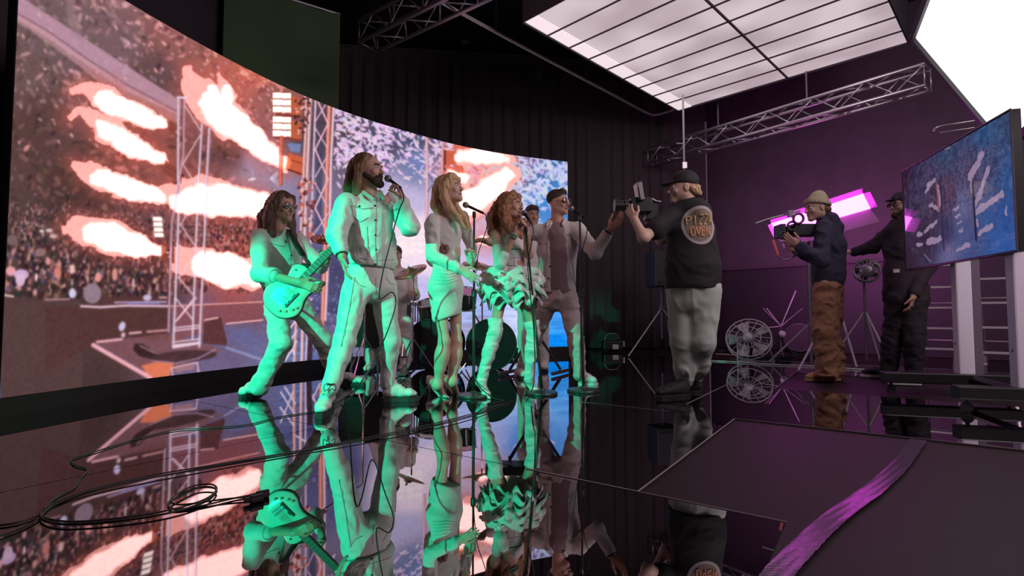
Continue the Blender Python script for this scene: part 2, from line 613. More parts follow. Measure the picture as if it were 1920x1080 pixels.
# second roof-tier of stands, front barrier and stage apron
poly([(8, 566), (155, 566), (155, 760), (0, 760)], (86, 60, 60), 0.85)
poly([(85, 574), (315, 574), (318, 640), (170, 648), (85, 700)], (84, 50, 50), 0.85)
poly([(320, 575), (492, 566), (492, 604), (426, 606), (330, 640)], (135, 76, 84), 0.8)
stroke([(85, 562), (130, 561)], 3, (185, 140, 150))
stroke([(152, 574), (188, 576), (235, 573), (314, 574)], 4, (235, 195, 215))
stroke([(215, 567), (312, 566)], 3, (190, 165, 215))
stroke([(240, 569), (300, 569)], 2, (130, 135, 205))
stroke([(300, 558), (312, 558)], 3, (220, 165, 170))
stroke([(8, 553), (25, 556)], 4, (230, 190, 195))
stroke([(320, 574), (492, 566)], 2.5, (235, 160, 155))
stroke([(425, 607), (492, 600)], 2.5, (245, 190, 195))
poly([(425, 609), (520, 600), (660, 590), (660, 690), (300, 760), (278, 708), (172, 645), (240, 632), (330, 640)], (105, 92, 128), 0.55)
poly([(180, 643), (310, 625), (420, 655), (330, 690), (290, 706)], (130, 80, 82), 0.75)
poly([(265, 686), (330, 668), (318, 705), (282, 712)], (235, 125, 88), 0.9)
for i in range(5):
    x0_, y0_ = 175 + 22 * i, 647 + 12.6 * i
    stroke([(x0_, y0_), (x0_ + 18, y0_ + 10.4)], 8, (242, 172, 182))
stroke([(182, 641), (228, 636)], 4.5, (235, 175, 190))
stroke([(243, 625), (264, 623)], 4, (225, 175, 185)); stroke([(276, 622), (312, 619)], 3.5, (215, 150, 160))
ell(229, 612, 6, 9, 0.3, (205, 190, 225)); ell(231, 628, 4, 5, 0.2, (220, 175, 190))
# wedges, base ring, side speaker
poly([(252, 645), (268, 645), (298, 668), (292, 676), (262, 668), (250, 656)], (55, 32, 36), 0.95)
stroke([(262, 648), (290, 662)], 2, (190, 140, 150))
ell(345, 668, 62, 11, -0.06, (70, 45, 50), 0.9)
stroke([(285, 676), (330, 681), (372, 672), (404, 655)], 3, (165, 130, 160), 0.8)
poly([(383, 604), (414, 594), (426, 640), (424, 648), (380, 644)], (92, 52, 54), 0.97)
stroke([(384, 600), (408, 596)], 3, (240, 180, 175))
stroke([(425, 652), (495, 676)], 5, (165, 170, 215), 0.6, 2)
stroke([(322, 690), (324, 706)], 3, (225, 175, 190)); stroke([(322, 690), (370, 680), (372, 698)], 3, (225, 175, 190)); stroke([(332, 694), (360, 688)], 10, (170, 120, 130), 0.8)


# flames
def chainf(pts, X, Y):
    best = np.full(X.shape, 1e3, np.float32)
    for (xa, ya, ra), (xb, yb, rb) in zip(pts[:-1], pts[1:]):
        dx, dy = xb - xa, yb - ya
        t = np.clip(((X - xa) * dx + (Y - ya) * dy) / (dx * dx + dy * dy + 1e-6), 0, 1)
        best = np.minimum(best, np.hypot(X - xa - t * dx, Y - ya - t * dy) - (ra + (rb - ra) * t))
    return best


FX = gx + 15 * fbm(gx, gy, 22, 21) + 4 * fbm(gx, gy, 7, 25); FY = gy + 15 * fbm(gx, gy, 22, 33) + 4 * fbm(gx, gy, 7, 37)
FLM = [
 ([(308, 233, 8), (270, 222, 15), (235, 207, 19), (205, 190, 18), (188, 182, 12)], [(205, 185, 24), (165, 168, 17), (138, 168, 7)]),
 ([(303, 300, 10), (265, 283, 17), (228, 262, 20), (195, 240, 16)], [(205, 245, 28), (165, 215, 17), (150, 205, 8), (130, 222, 6)]),
 ([(300, 372, 10), (258, 358, 18), (215, 342, 20), (182, 332, 12)], [(230, 350, 24), (165, 325, 20), (142, 312, 10)]),
 ([(298, 470, 9), (250, 460, 20), (205, 445, 24), (178, 438, 20)], [(220, 450, 34), (150, 428, 26), (124, 430, 9)]),
 ([(535, 308, 11), (500, 285, 19), (452, 245, 24), (415, 212, 28), (392, 192, 18)], [(430, 225, 36), (385, 190, 30), (362, 160, 25), (352, 132, 10)]),
 ([(405, 195, 14), (398, 165, 8)], [(402, 180, 18), (392, 150, 6)]),
 ([(425, 200, 12), (424, 165, 8)], [(424, 180, 18), (412, 142, 5)]),
 ([(484, 382, 22), (430, 375, 30), (375, 372, 28), (335, 378, 18)], [(480, 382, 28), (380, 352, 26), (320, 365, 22)]),
 ([(480, 518, 20), (430, 506, 30), (385, 498, 24)], [(470, 515, 32), (345, 488, 28), (326, 478, 14)]),
 ([(862, 290, 9), (890, 292, 15), (930, 296, 10), (950, 300, 3)], [(870, 292, 16), (930, 296, 16), (965, 300, 6)]),
 ([(948, 328, 12), (930, 348, 20), (905, 365, 22), (878, 378, 22), (862, 388, 18)], [(955, 330, 22), (930, 350, 26), (880, 385, 30)]),
 ([(848, 322, 6), (868, 336, 6)], [(845, 322, 9), (870, 338, 9)]),
 ([(905, 448, 6), (950, 452, 6), (985, 452, 5)], [(905, 448, 9), (985, 452, 9)]),
 ([(900, 620, 6), (925, 640, 8)], [(900, 620, 10), (925, 640, 12)]),
]
fd_in = np.full(gx.shape, 1e3, np.float32); fd_out = fd_in.copy()
for core, outer in FLM:
    fd_in = np.minimum(fd_in, chainf(core, FX, FY))
    fd_out = np.minimum(fd_out, np.minimum(chainf(outer, FX, FY), chainf([(x, y, r + 3.5) for x, y, r in core], FX, FY)))
halo = np.clip(1 - fd_out / 42, 0, 1) ** 2 * 0.45
blend(halo, (215, 100, 85))
# confetti dense regions (painted under the flames)
CONF = []
for i in range(1700):
    x = rnd.uniform(627, 850); y = rnd.uniform(175, 360)
    if rnd.random() > np.clip((345 - y) / 60, 0.06, 1) or (x > 735 and rnd.random() < 0.45):
        continue
    CONF.append((x, y, (232, 200, 235)))
for i in range(1500):
    x = rnd.uniform(925, 1068); y = rnd.uniform(280, 520)
    if rnd.random() > np.clip((440 - y - max(0, x - 1000) * 0.9) / 70, 0.02, 1):
        continue
    CONF.append((x, y, (205, 205, 240)))
for i in range(260):
    CONF.append((rnd.uniform(865, 945), rnd.uniform(310, 370), (240, 175, 180)))
for x, y, c in CONF:
    a = rnd.uniform(2.2, 5.8)
    ell(x, y, a * 1.25, a * 0.45, rnd.choice((rnd.uniform(0.3, 1.4), rnd.uniform(-1, 2.5))), jit(c, 18), rnd.uniform(0.75, 1))
for i in range(70):
    ell(rnd.uniform(590, 640), rnd.uniform(470, 640), rnd.uniform(1, 3), 1, rnd.uniform(0, 3), (190, 190, 230), 0.6)
# horizontal ripples on the blue part
rip = np.clip(fbm(gx * 0.25, gy * 3.0, 14, 71) * 3, -1, 1)
mk = np.clip((gx - 480) / 60, 0, 1) * np.clip((gy - 520) / 60, 0, 1)
IMG += (rip * mk * 22)[..., None] * np.array((0.7, 0.9, 1.1), np.float32)
k = np.clip(0.5 - fd_out / 1.6, 0, 1)
blend(k, (250, 150, 142))
kk = np.clip(0.5 - fd_out / 10, 0, 1) * k
blend(kk * 0.6, (255, 178, 170))
k2 = np.clip(0.5 - fd_in / 8.0, 0, 1)
blend(k2, (255, 196, 188))
GAIN = GAIN * (1 + (FLAME - 1) * k2 + 0.25 * k * (1 - k2))


# flame projectors and floodlights
for pts in ([(312, 225), (345, 240), (342, 262), (318, 250)], [(310, 300), (342, 320), (340, 345), (306, 322)], [(303, 455), (328, 462), (328, 495), (303, 486)]):
    poly(pts, (140, 68, 55), 0.95)
for x, y in [(338, 250), (336, 330), (322, 470)]:
    for k in range(10):
        ell(x + rnd.uniform(-8, 8), y + rnd.uniform(-14, 14), rnd.uniform(1.5, 4), rnd.uniform(1, 2.5), rnd.uniform(0, 3), rnd.choice(((50, 28, 34), (215, 165, 190), (60, 35, 40))), 0.9)


def rail(pts, w, c, hi=True):
    stroke(pts, w, tuple(v * 0.72 for v in c))
    if hi:
        stroke([(x - w * 0.12, y) for x, y in pts], w * 0.5, c)


L1 = (235, 205, 225)
rail([(335, 182), (334, 330), (335, 410), (325, 650)], 5, L1)
rail([(346, 182), (344, 290), (322, 420), (316, 622)], 4, (220, 170, 190))
stroke([(333, 183), (348, 183)], 4, L1)
rail([(379, 232), (373, 330), (369, 420), (361, 636)], 4.5, L1)
rail([(393, 240), (388, 330), (385, 410), (374, 650)], 5.5, (235, 190, 210))
zz = [196, 250, 306, 360, 420, 470, 520, 560, 600]
for i, (a, b) in enumerate(zip(zz[:-1], zz[1:])):
    xl = 346 - (a - 182) * 0.035; xr = 380 - (a - 182) * 0.035
    stroke([(xl, a), (xr, b)] if i % 2 == 0 else [(xr, a), (xl, b)], 2.6, (225, 175, 185))
stroke([(330, 560), (362, 600)], 2.6, L1); stroke([(362, 562), (330, 602)], 2.6, L1)
for y in (615, 620, 641, 647):
    stroke([(328, y), (372, y - 5)], 2.6, L1)
stroke([(325, 651), (374, 643)], 5, L1)
# floods
for (x0_, y0_, x1_, y1_) in [(512, 173, 546, 212), (512, 218, 546, 256)]:
    poly([(x1_ - 2, y0_ + 4), (x1_ + 20, y0_ + 12), (x1_ + 20, y1_ + 6), (x1_ - 2, y1_ + 2)], (190, 92, 62), 1)
    stroke([(x0_ + 6, y1_ + 2), (x1_ + 18, y1_ + 7)], 4, (140, 60, 50))
    for r_ in range(3):
        yy = y0_ + 6 + r_ * 13
        poly([(x0_, yy - 6), (x1_, yy - 4), (x1_, yy + 7), (x0_, yy + 5)], (255, 240, 225), 1, gain=1.6)
        for q in range(3):
            ell(x0_ + 6 + q * 11, yy + 5.5, 5, 1, 0.1, (205, 120, 120), 0.8)
for r_ in range(4):
    poly([(286 + r_, 407 + r_ * 10), (303 + r_, 407 + r_ * 10), (305 + r_, 415 + r_ * 10), (287 + r_, 415 + r_ * 10)], (255, 235, 225), 1, gain=1.4)
# projector below floods
poly([(541, 286), (570, 296), (578, 322), (565, 330), (535, 318)], (205, 95, 62), 0.98)
stroke([(545, 300), (572, 308)], 2, (150, 55, 40)); stroke([(540, 318), (570, 328)], 3, (90, 35, 35))
poly([(538, 268), (565, 270), (562, 286), (545, 284)], (120, 135, 185), 0.9)
rail([(529, 155), (528, 172)], 6, (235, 150, 140)); rail([(528, 258), (526, 345)], 8, (235, 110, 90))
# middle truss
rail([(573, 170), (574, 230), (566, 400), (556, 590), (552, 678)], 6, (240, 180, 180))
rail([(583, 176), (580, 240), (572, 420), (566, 676)], 6, (245, 195, 200))
rail([(592, 181), (588, 300), (584, 420), (578, 560), (574, 675)], 4, (235, 200, 230))
stroke([(600, 270), (597, 420)], 12, (62, 64, 92), 0.7, 3)
rail([(618, 192), (614, 300), (611, 420), (603, 660)], 8, (248, 150, 135))
rail([(626, 195), (621, 300), (618, 430), (610, 600)], 5, (250, 205, 225))
ys = [181, 232, 282, 336, 392, 440]
for i, (a, b) in enumerate(zip(ys[:-1], ys[1:])):
    stroke([(592, a), (615, b)] if i % 2 == 0 else [(615, a), (590, b)], 3, (238, 180, 195))
    stroke([(615, a + 8), (591, b - 4)] if i % 2 == 0 else [(591, a + 8), (614, b - 4)], 2.2, (225, 180, 205))
stroke([(560, 580), (585, 560)], 3, (240, 200, 215))
for a, b in (((528, 640), (555, 600)), ((528, 668), (556, 620)), ((530, 612), (552, 665)), ((577, 620), (601, 668)), ((601, 620), (577, 668)), ((535, 676), (556, 640))):
    stroke([a, b], 3, (235, 205, 225))
stroke([(585, 600), (580, 676)], 10, (50, 30, 42), 0.9)
for i in range(50):
    ell(rnd.uniform(553, 580), rnd.uniform(185, 250), rnd.uniform(1.5, 4.5), rnd.uniform(1, 2.5), rnd.uniform(0, 3), rnd.choice(((40, 22, 28), (60, 30, 34), (235, 190, 190), (150, 70, 60))), 0.95)
for i in range(70):
    ell(rnd.uniform(560, 590), rnd.uniform(330, 450), rnd.uniform(1.5, 4), rnd.uniform(1, 6), rnd.uniform(-0.3, 0.3), rnd.choice(((110, 45, 42), (240, 180, 175), (190, 90, 75), (85, 40, 46))), 0.9)
# right truss
rail([(800, 259), (801, 330), (800, 430)], 5.5, (250, 190, 200))
rail([(831, 266), (829, 330), (827, 420)], 5, (245, 165, 170))
for a, b in (((803, 262), (828, 290)), ((828, 296), (803, 322)), ((803, 325), (812, 342)), ((812, 345), (802, 360))):
    stroke([a, b], 1.8, (90, 90, 130) if a[1] > 300 else (245, 185, 195))
poly([(836, 281), (851, 283), (852, 308), (838, 310), (833, 296)], (205, 92, 62), 0.95)
stroke([(834, 283), (834, 318)], 4, (110, 45, 40)); stroke([(836, 312), (868, 322)], 6, (225, 110, 85))
# light rows beside the right truss (between singer and blonde)
for r_ in range(4):
    for q in range(3):
        ell(757 + q * 16, 432 + r_ * 13, 7, 5, 0.1, (255, 235, 238), 0.9)
# grain of the picture
IMG += (noise2(gx, gy, 3.3, 88) - 0.5)[..., None] * 12


def blur(a, n):
    for _ in range(n):
        a = (a + np.roll(a, 1, 0) + np.roll(a, -1, 0)) / 3
        a = (a + np.roll(a, 1, 1) + np.roll(a, -1, 1)) / 3
    return a


soft_ = np.clip((500 - gx) / 200, 0, 1)[..., None] * np.clip((fd_out - 3) / 8, 0, 1)[..., None] * 0.8
IMG = blur(IMG, 1) * (1 - soft_) + blur(IMG, 4) * soft_
IMG = np.clip(IMG, 0, 255)
LIN = to_lin(IMG) * GAIN[..., None]

# ---- build the curved display as a fine grid carrying the picture
NC, NR = 760, 500
pp = np.linspace(pxs[0], pxs[-1], NC + 1)
ss = np.interp(pp, pxs, seg)
ss[0] = 0; ss[-1] = seg[-1]
cx_ = np.interp(ss, seg, CU[:, 0]); cy_ = np.interp(ss, seg, CU[:, 1])
zz_ = np.linspace(ZB, ZT, NR + 1)
XX = np.tile(cx_, (NR + 1, 1)); YY = np.tile(cy_, (NR + 1, 1)); ZZ = np.repeat(zz_[:, None], NC + 1, 1)
co = np.stack([XX, YY, ZZ], -1).reshape(-1, 3)
# picture coordinate of each point of the wall
cth, sth = math.cos(TH), math.sin(TH)
dep = YY * cth + (ZZ - CZ) * sth
ppx = 960 + FPX * XX / dep
ppy = 540 - FPX * (-(YY) * sth + (ZZ - CZ) * cth) / dep
ui = np.clip(ppx - X0, 0, WW - 2); vi = np.clip(ppy - Y0, 0, HH - 2)
i0 = ui.astype(int); j0 = vi.astype(int); fu = (ui - i0)[..., None]; fv = (vi - j0)[..., None]
colr = (LIN[j0, i0] * (1 - fu) + LIN[j0, i0 + 1] * fu) * (1 - fv) + (LIN[j0 + 1, i0] * (1 - fu) + LIN[j0 + 1, i0 + 1] * fu) * fv


def gridmesh(name, co, nr, nc, colr):
    me = bpy.data.meshes.new(name)
    me.vertices.add(len(co))
    me.vertices.foreach_set('co', co.astype(np.float32).ravel())
    a = (np.arange(nr)[:, None] * (nc + 1) + np.arange(nc)).ravel()
    q = np.stack([a, a + 1, a + nc + 2, a + nc + 1], 1).astype(np.int32)
    me.loops.add(q.size)
    me.loops.foreach_set('vertex_index', q.ravel())
    me.polygons.add(len(q))
    me.polygons.foreach_set('loop_start', np.arange(0, q.size, 4, dtype=np.int32))
    me.update(calc_edges=True)
    at = me.color_attributes.new('picture', 'FLOAT_COLOR', 'POINT')
    c4 = np.ones((len(co), 4), np.float32)
    c4[:, :3] = colr.reshape(-1, 3)
    at.data.foreach_set('color', c4.ravel())
    return me


def picmat(name, strength, rough, spec=0.5, coat=0.0):
    m = bpy.data.materials.new(name)
    m.use_nodes = True
    nt = m.node_tree
    b = nt.nodes['Principled BSDF']
    b.inputs['Base Color'].default_value = (0.004, 0.004, 0.005, 1)
    b.inputs['Roughness'].default_value = rough
    b.inputs['Specular IOR Level'].default_value = spec
    b.inputs['Coat Weight'].default_value = coat
    b.inputs['Coat Roughness'].default_value = 0.01
    at = nt.nodes.new('ShaderNodeAttribute')
    at.attribute_name = 'picture'
    nt.links.new(at.outputs['Color'], b.inputs['Emission Color'])
    b.inputs['Emission Strength'].default_value = strength
    return m


vw = thing('video_wall', 'tall curved video wall showing a concert crowd with flame jets and confetti', 'screen', (-1.95, 6.62, 0))
bl = Vector(vw.location)
me = gridmesh('display', co - np.array(bl), NR, NC, colr)
m_disp = picmat('led_picture', 1.0, 0.6, 0.2)
m_disp.cycles.emission_sampling = 'FRONT_BACK'
link('display', me, m_disp, vw, smooth=True)
# plinth, back shell and edge trims
nn = []
for i in range(len(CU)):
    t = CU[min(i + 1, len(CU) - 1)] - CU[max(i - 1, 0)]
    t = t / np.hypot(*t)
    nn.append((-t[1], t[0]))
nn = np.array(nn)      # points to the back-left (away from stage)


def ribbon(mb, off0, off1, z0, z1, step=2):
    idx = list(range(0, len(CU), step))
    vs = []
    for i in idx:
        for o_, z in ((off0, z0), (off1, z0), (off1, z1), (off0, z1)):
            p = CU[i] + nn[i] * o_
            vs.append((p[0], p[1], z))
    fs = []
    for k in range(len(idx) - 1):
        for q in range(4):
            fs.append((k * 4 + q, k * 4 + (q + 1) % 4, (k + 1) * 4 + (q + 1) % 4, (k + 1) * 4 + q))
    fs.append((0, 3, 2, 1)); e = (len(idx) - 1) * 4
    fs.append((e, e + 1, e + 2, e + 3))
    mb.add(vs, fs)


mb = MB(); ribbon(mb, 0.0, 0.25, 0.0, ZB - 0.003); mb.build('plinth', mat('plinth_black', (0.02, 0.012, 0.014), 0.5), vw, smooth=False)
mb = MB(); ribbon(mb, 0.012, 0.09, ZB, ZT); mb.build('cabinet_shell', M_blackmat, vw)
# ------------------------------------------------------------------ overhead diffuser (softbox)
def emis(name, col, s, rough=0.6):
    return mat(name, tuple(c * 0.8 for c in col), rough, emit=s, emcol=col)


SZ = 4.2
sF = PZ(1272, 208, SZ); sN = PZ(982, 42, SZ); sR = PZ(1702, 82, SZ)
ub = (sF - sN); ua = (sR - sF)
m_diff = bpy.data.materials.new('lit_diffusion_cloth')
m_diff.use_nodes = True
nt = m_diff.node_tree
b = nt.nodes['Principled BSDF']
b.inputs['Base Color'].default_value = (0.35, 0.31, 0.33, 1)
b.inputs['Emission Strength'].default_value = SOFTBOX
tc = nt.nodes.new('ShaderNodeTexCoord'); nz = nt.nodes.new('ShaderNodeTexNoise'); rp = nt.nodes.new('ShaderNodeValToRGB')
nz.inputs['Scale'].default_value = 1.1; nz.inputs['Detail'].default_value = 1
rp.color_ramp.elements[0].position = 0.35; rp.color_ramp.elements[1].position = 0.65
rp.color_ramp.elements[0].color = (0.66, 0.52, 0.56, 1); rp.color_ramp.elements[1].color = (1.0, 0.84, 0.88, 1)
nt.links.new(tc.outputs['Object'], nz.inputs['Vector']); nt.links.new(nz.outputs['Fac'], rp.inputs[0]); nt.links.new(rp.outputs[0], b.inputs['Emission Color'])
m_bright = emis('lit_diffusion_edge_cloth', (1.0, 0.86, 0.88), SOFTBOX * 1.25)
sb = thing('overhead_softbox', 'large rectangular overhead diffuser of white cloth panels hung above the stage', 'softbox', (sN + ub / 2 + ua / 2))


def sp(b_, a_, z=0.0):
    return sN + ub * b_ + ua * a_ + Vector((0, 0, z))


NB = 9
for i in range(NB):
    for j, (a0, a1) in enumerate(((0.0, 0.55), (0.55, 1.0))):
        g = 0.0016
        pts = [sp(i / NB + g, a0 + g, 0.02), sp((i + 1) / NB - g, a0 + g, 0.02), sp((i + 1) / NB - g, a1 - g, 0.02), sp(i / NB + g, a1 - g, 0.02)]
        MB().prism(pts, (0, 0, 0.01)).build('diffuser_panel', m_diff, sb)
# brighter strip along the left edge
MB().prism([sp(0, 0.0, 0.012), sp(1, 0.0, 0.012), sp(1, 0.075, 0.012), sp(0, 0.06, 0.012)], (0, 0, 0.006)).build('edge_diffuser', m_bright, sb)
M_line = mat('dark_wire', (0.07, 0.045, 0.06), 0.6)
for i in range(1, NB):
    MB().tube([sp(i / NB, 0, 0.0), sp(i / NB, 1, 0.0)], 0.011, 6).build('support_wire', M_line, sb)
MB().tube([sp(0, 0.55, 0.0), sp(1, 0.55, 0.0)], 0.017, 6).build('centre_bar', M_line, sb)
M_skirt = mat('grey_skirt_cloth', (0.06, 0.05, 0.065), 0.8)
for p, q in ((sp(0, 0), sp(1, 0)), (sp(1, 0), sp(1, 1)), (sp(1, 1), sp(0, 1)), (sp(0, 1), sp(0, 0))):
    d = (q - p).normalized(); n = Vector((-d.y, d.x, 0)) * 0.02
    MB().prism([p + Vector((0, 0, -0.005)), q + Vector((0, 0, -0.005)), q + Vector((0, 0, 0.75)), p + Vector((0, 0, 0.75))], n).build('side_skirt', M_skirt, sb)
MB().prism([sp(0, 0, 0.75), sp(1, 0, 0.75), sp(1, 1, 0.75), sp(0, 1, 0.75)], (0, 0, 0.02)).build('top_cover', M_skirt, sb)
for b_ in (0.05, 0.95):
    for a_ in (0.05, 0.95):
        MB().tube([sp(b_, a_, 0.75), sp(b_, a_, CEIL - SZ)], 0.015, 6).build('hanging_rod', M_dsteel, sb)

# ------------------------------------------------------------------ big tilted softbox at the right
K1 = Vector((3.66, 4.6, 3.16)); K2 = Vector((4.06, 4.2, 2.03)); Kw = Vector((-0.88, -1.77, 0.315))
Kn = (K2 - K1).cross(Kw).normalized()
ks = thing('tilted_softbox', 'large bright white softbox leaning down over the right side of the stage', 'softbox', K1 + (K2 - K1) / 2 + Kw / 2 - Kn * 0.3)
m_key = bpy.data.materials.new('bright_diffusion'); m_key.use_nodes = True
nt = m_key.node_tree; b = nt.nodes['Principled BSDF']
tc = nt.nodes.new('ShaderNodeTexCoord'); gr_ = nt.nodes.new('ShaderNodeTexGradient'); gr_.gradient_type = 'SPHERICAL'
mp = nt.nodes.new('ShaderNodeMapping'); mp.inputs['Scale'].default_value = (0.72, 0.72, 0.72)
rp = nt.nodes.new('ShaderNodeValToRGB')
rp.color_ramp.elements[0].position = 0.0; rp.color_ramp.elements[0].color = (0.29, 0.26, 0.245, 1)
rp.color_ramp.elements[1].position = 0.55; rp.color_ramp.elements[1].color = (1, 0.96, 0.95, 1)
nt.links.new(tc.outputs['Object'], mp.inputs[0]); nt.links.new(mp.outputs[0], gr_.inputs[0]); nt.links.new(gr_.outputs['Fac'], rp.inputs[0])
nt.links.new(rp.outputs[0], b.inputs['Emission Color']); b.inputs['Emission Strength'].default_value = KEYBOX
b.inputs['Base Color'].default_value = (0.7, 0.7, 0.7, 1)
MB().prism([K1, K2, K2 + Kw, K1 + Kw], -Kn * 0.01).build('front_diffuser', m_key, ks)
Kc = K1 + (K2 - K1) / 2 + Kw / 2 - Kn * 0.65
cs = [K1, K2, K2 + Kw, K1 + Kw]
M_sbk = mat('softbox_shell', (0.05, 0.045, 0.055), 0.6)
for i in range(4):
    p, q = cs[i], cs[(i + 1) % 4]
    f = 0.25
    MB().prism([p - Kn * 0.012, q - Kn * 0.012, Kc.lerp(q, f), Kc.lerp(p, f)], -Kn * 0.008).build('shell_panel', M_sbk, ks)
    out = ((p + q) / 2 - (K1 + (K2 - K1) / 2 + Kw / 2)).normalized()
    MB().prism([p, q, q + out * 0.05, p + out * 0.05], Kn * 0.03).build('rim', M_sbk, ks)
MB().box(Kc, (0.35, 0.35, 0.35)).build('lamp_head', M_black, ks)
MB().tube([Kc, Vector((Kc.x + 0.2, Kc.y, 3.4)), Vector((Kc.x + 0.2, Kc.y, CEIL))], 0.03, 8).build('hanging_pole', M_black, ks)


# ------------------------------------------------------------------ trusses
def truss(name, label, p, q, wd, ht, step, r, br, m, uphint=Vector((0, 0, 1)), group=None, ends=True):
    d = (q - p); L = d.length; d.normalize()
    s_ = d.cross(uphint).normalized(); u_ = s_.cross(d).normalized()
    mid = (p + q) / 2
    t = thing(name, label, 'truss', (mid.x, mid.y, mid.z - ht / 2), group)
    cor = [(-wd / 2, -ht / 2), (wd / 2, -ht / 2), (wd / 2, ht / 2), (-wd / 2, ht / 2)]

    def pt(i, x):
        a, b_ = cor[i % 4]
        return p + d * x + s_ * a + u_ * b_
    for i in range(4):
        MB().tube([pt(i, 0), pt(i, L)], r, 10).build('chord', m, t, smooth=True)
    n = max(1, int(round(L / step)))
    for i in range(4):
        for k in range(n):
            a = L * k / n; b_ = L * (k + 1) / n
            j0_, j1_ = (i, i + 1) if k % 2 == 0 else (i + 1, i)
            MB().tube([pt(j0_, a), pt(j1_, b_)], br, 6).build('brace', m, t, smooth=True)
        if ends:
            for x in (0.01, L - 0.01):
                MB().tube([pt(i, x), pt(i + 1, x)], br, 6).build('end_brace', m, t, smooth=True)
    return t


ta = P(1222, 281, 9.7); tb = P(1742, 165, 6.35)
tb.z = ta.z = (ta.z + tb.z) / 2
bt = truss('back_truss', 'long aluminium box truss hung along the right wall', ta, tb, 0.26, 0.27, 0.33, 0.024, 0.010, M_steel)
for px in (1354, 1523):
    f = (px - 1222) / 520
    # perspective interpolation
    best = min((abs(960 + FPX * (ta.lerp(tb, k / 200)).x / (ta.lerp(tb, k / 200)).y - px), k / 200) for k in range(201))[1]
    p = ta.lerp(tb, best)
    MB().tube([p + Vector((0, 0, 0.1)), Vector((p.x, p.y, CEIL))], 0.016, 6).build('hanging_rod', M_dsteel, bt)
    MB().box(p + Vector((0, 0, 0.15)), (0.1, 0.1, 0.08)).build('clamp', M_dsteel, bt)
t2a = P(690, 68, 6.6); t2b = t2a + Vector((0.80, -0.6, 0)) * 3.2
lt = truss('near_truss', 'dark aluminium box truss hung high in front of the curtain, top left of centre', t2a, t2b, 0.29, 0.29, 0.30, 0.026, 0.011, M_dsteel)
for x in (0.5, 2.8):
    p = t2a + Vector((0.80, -0.6, 0)) * x
    MB().tube([p + Vector((0, 0, 0.1)), Vector((p.x, p.y, CEIL))], 0.015, 6).build('hanging_rod', M_dsteel, lt)
# ceiling pipe
pp_ = [P(800, -12, 6.2), P(845, 14, 6.35), P(1000, 98, 7.4), P(1150, 178, 8.6), P(1212, 211, 9.2), P(1232, 215, 9.4), P(1262, 206, 9.3), P(1290, 196, 9.3)]
z_ = sum(p.z for p in pp_) / len(pp_)
o = MB().tube(smoothpath(pp_, 5), 0.024, 8).build('curtain_track', mat('pale_pipe', (0.5, 0.45, 0.47), 0.4), None, smooth=True)
tag(o, 'long pale pipe running under the ceiling in front of the black curtain', 'pipe')
for i, (x, y, d) in enumerate([(930, 60, 6.85), (1100, 151, 8.1), (1222, 213, 9.3)]):
    q = P(x, y, d)
    MB().tube([(q.x, q.y, q.z), (q.x, q.y, CEIL)], 0.01, 6).build('hanging_rod', M_dsteel, None).parent = o
# hanging pole in front of the back truss
hp = P(1281, 222, 8.3); hq = P(1283, 322, 8.3)
o = thing('hanging_pole', 'slim white pole hanging in front of the left end of the back truss', 'pole', (hq.x, hq.y, hq.z))
MB().tube([Vector((hp.x, hp.y, SZ + 0.77)), hq], 0.016, 8).build('pole', M_white, o, smooth=True)
MB().box((hq.x, hq.y, hq.z + 0.1), (0.07, 0.07, 0.1)).build('clamp', M_steel, o)
MB().tube([(hq.x - 0.12, hq.y, hq.z + 0.46), (hq.x, hq.y, hq.z + 0.46)], 0.012, 6).build('cross_arm', M_steel, o)
# lamp arms on the right wall
cw = smoothpath([P(1750, 247, 5.9), P(1758, 238, 5.9), P(1790, 232, 5.8), P(1830, 226, 5.7)], 5)
o = thing('wall_pipe', 'thin pale bent pipe sticking out high behind the big monitor', 'pipe', cw[0])
MB().tube(cw, 0.012, 6).build('pipe', M_steel, o, smooth=True)
MB().tube([cw[-1], cw[-1] + Vector((0, 0, 2.4))], 0.01, 6).build('hanging_rod', M_dsteel, o)
MB().tube([c + Vector((0.04, 0.05, -0.06)) for c in cw[6:]], 0.008, 6).build('cable', M_steel, o, smooth=True)

# ------------------------------------------------------------------ magenta panel light
mTL = P(1446, 419, 6.75); mBL = P(1457, 442, 6.75); mTR = P(1618, 363, 6.3); mBR = P(1632, 391, 6.3)
mc = (mTL + mBL + mTR + mBR) / 4
ml = thing('magenta_panel_light', 'long rectangular panel light glowing magenta behind the cameraman in the beanie', 'lamp', (mc.x, mc.y, 0))
m_mag = emis('magenta_led', (1.0, 0.07, 0.92), 12.0)
nM = (mTR - mTL).cross(mBL - mTL).normalized()
if nM.y > 0:
    nM = -nM
MB().prism([mTL, mBL, mBR, mTR], nM * 0.01).build('led_panel', m_mag, ml)
ctr = mc
M_hous = mat('panel_housing', (0.25, 0.2, 0.25), 0.4)


def scl(p, k, off):
    return ctr + (p - ctr) * k + nM * off


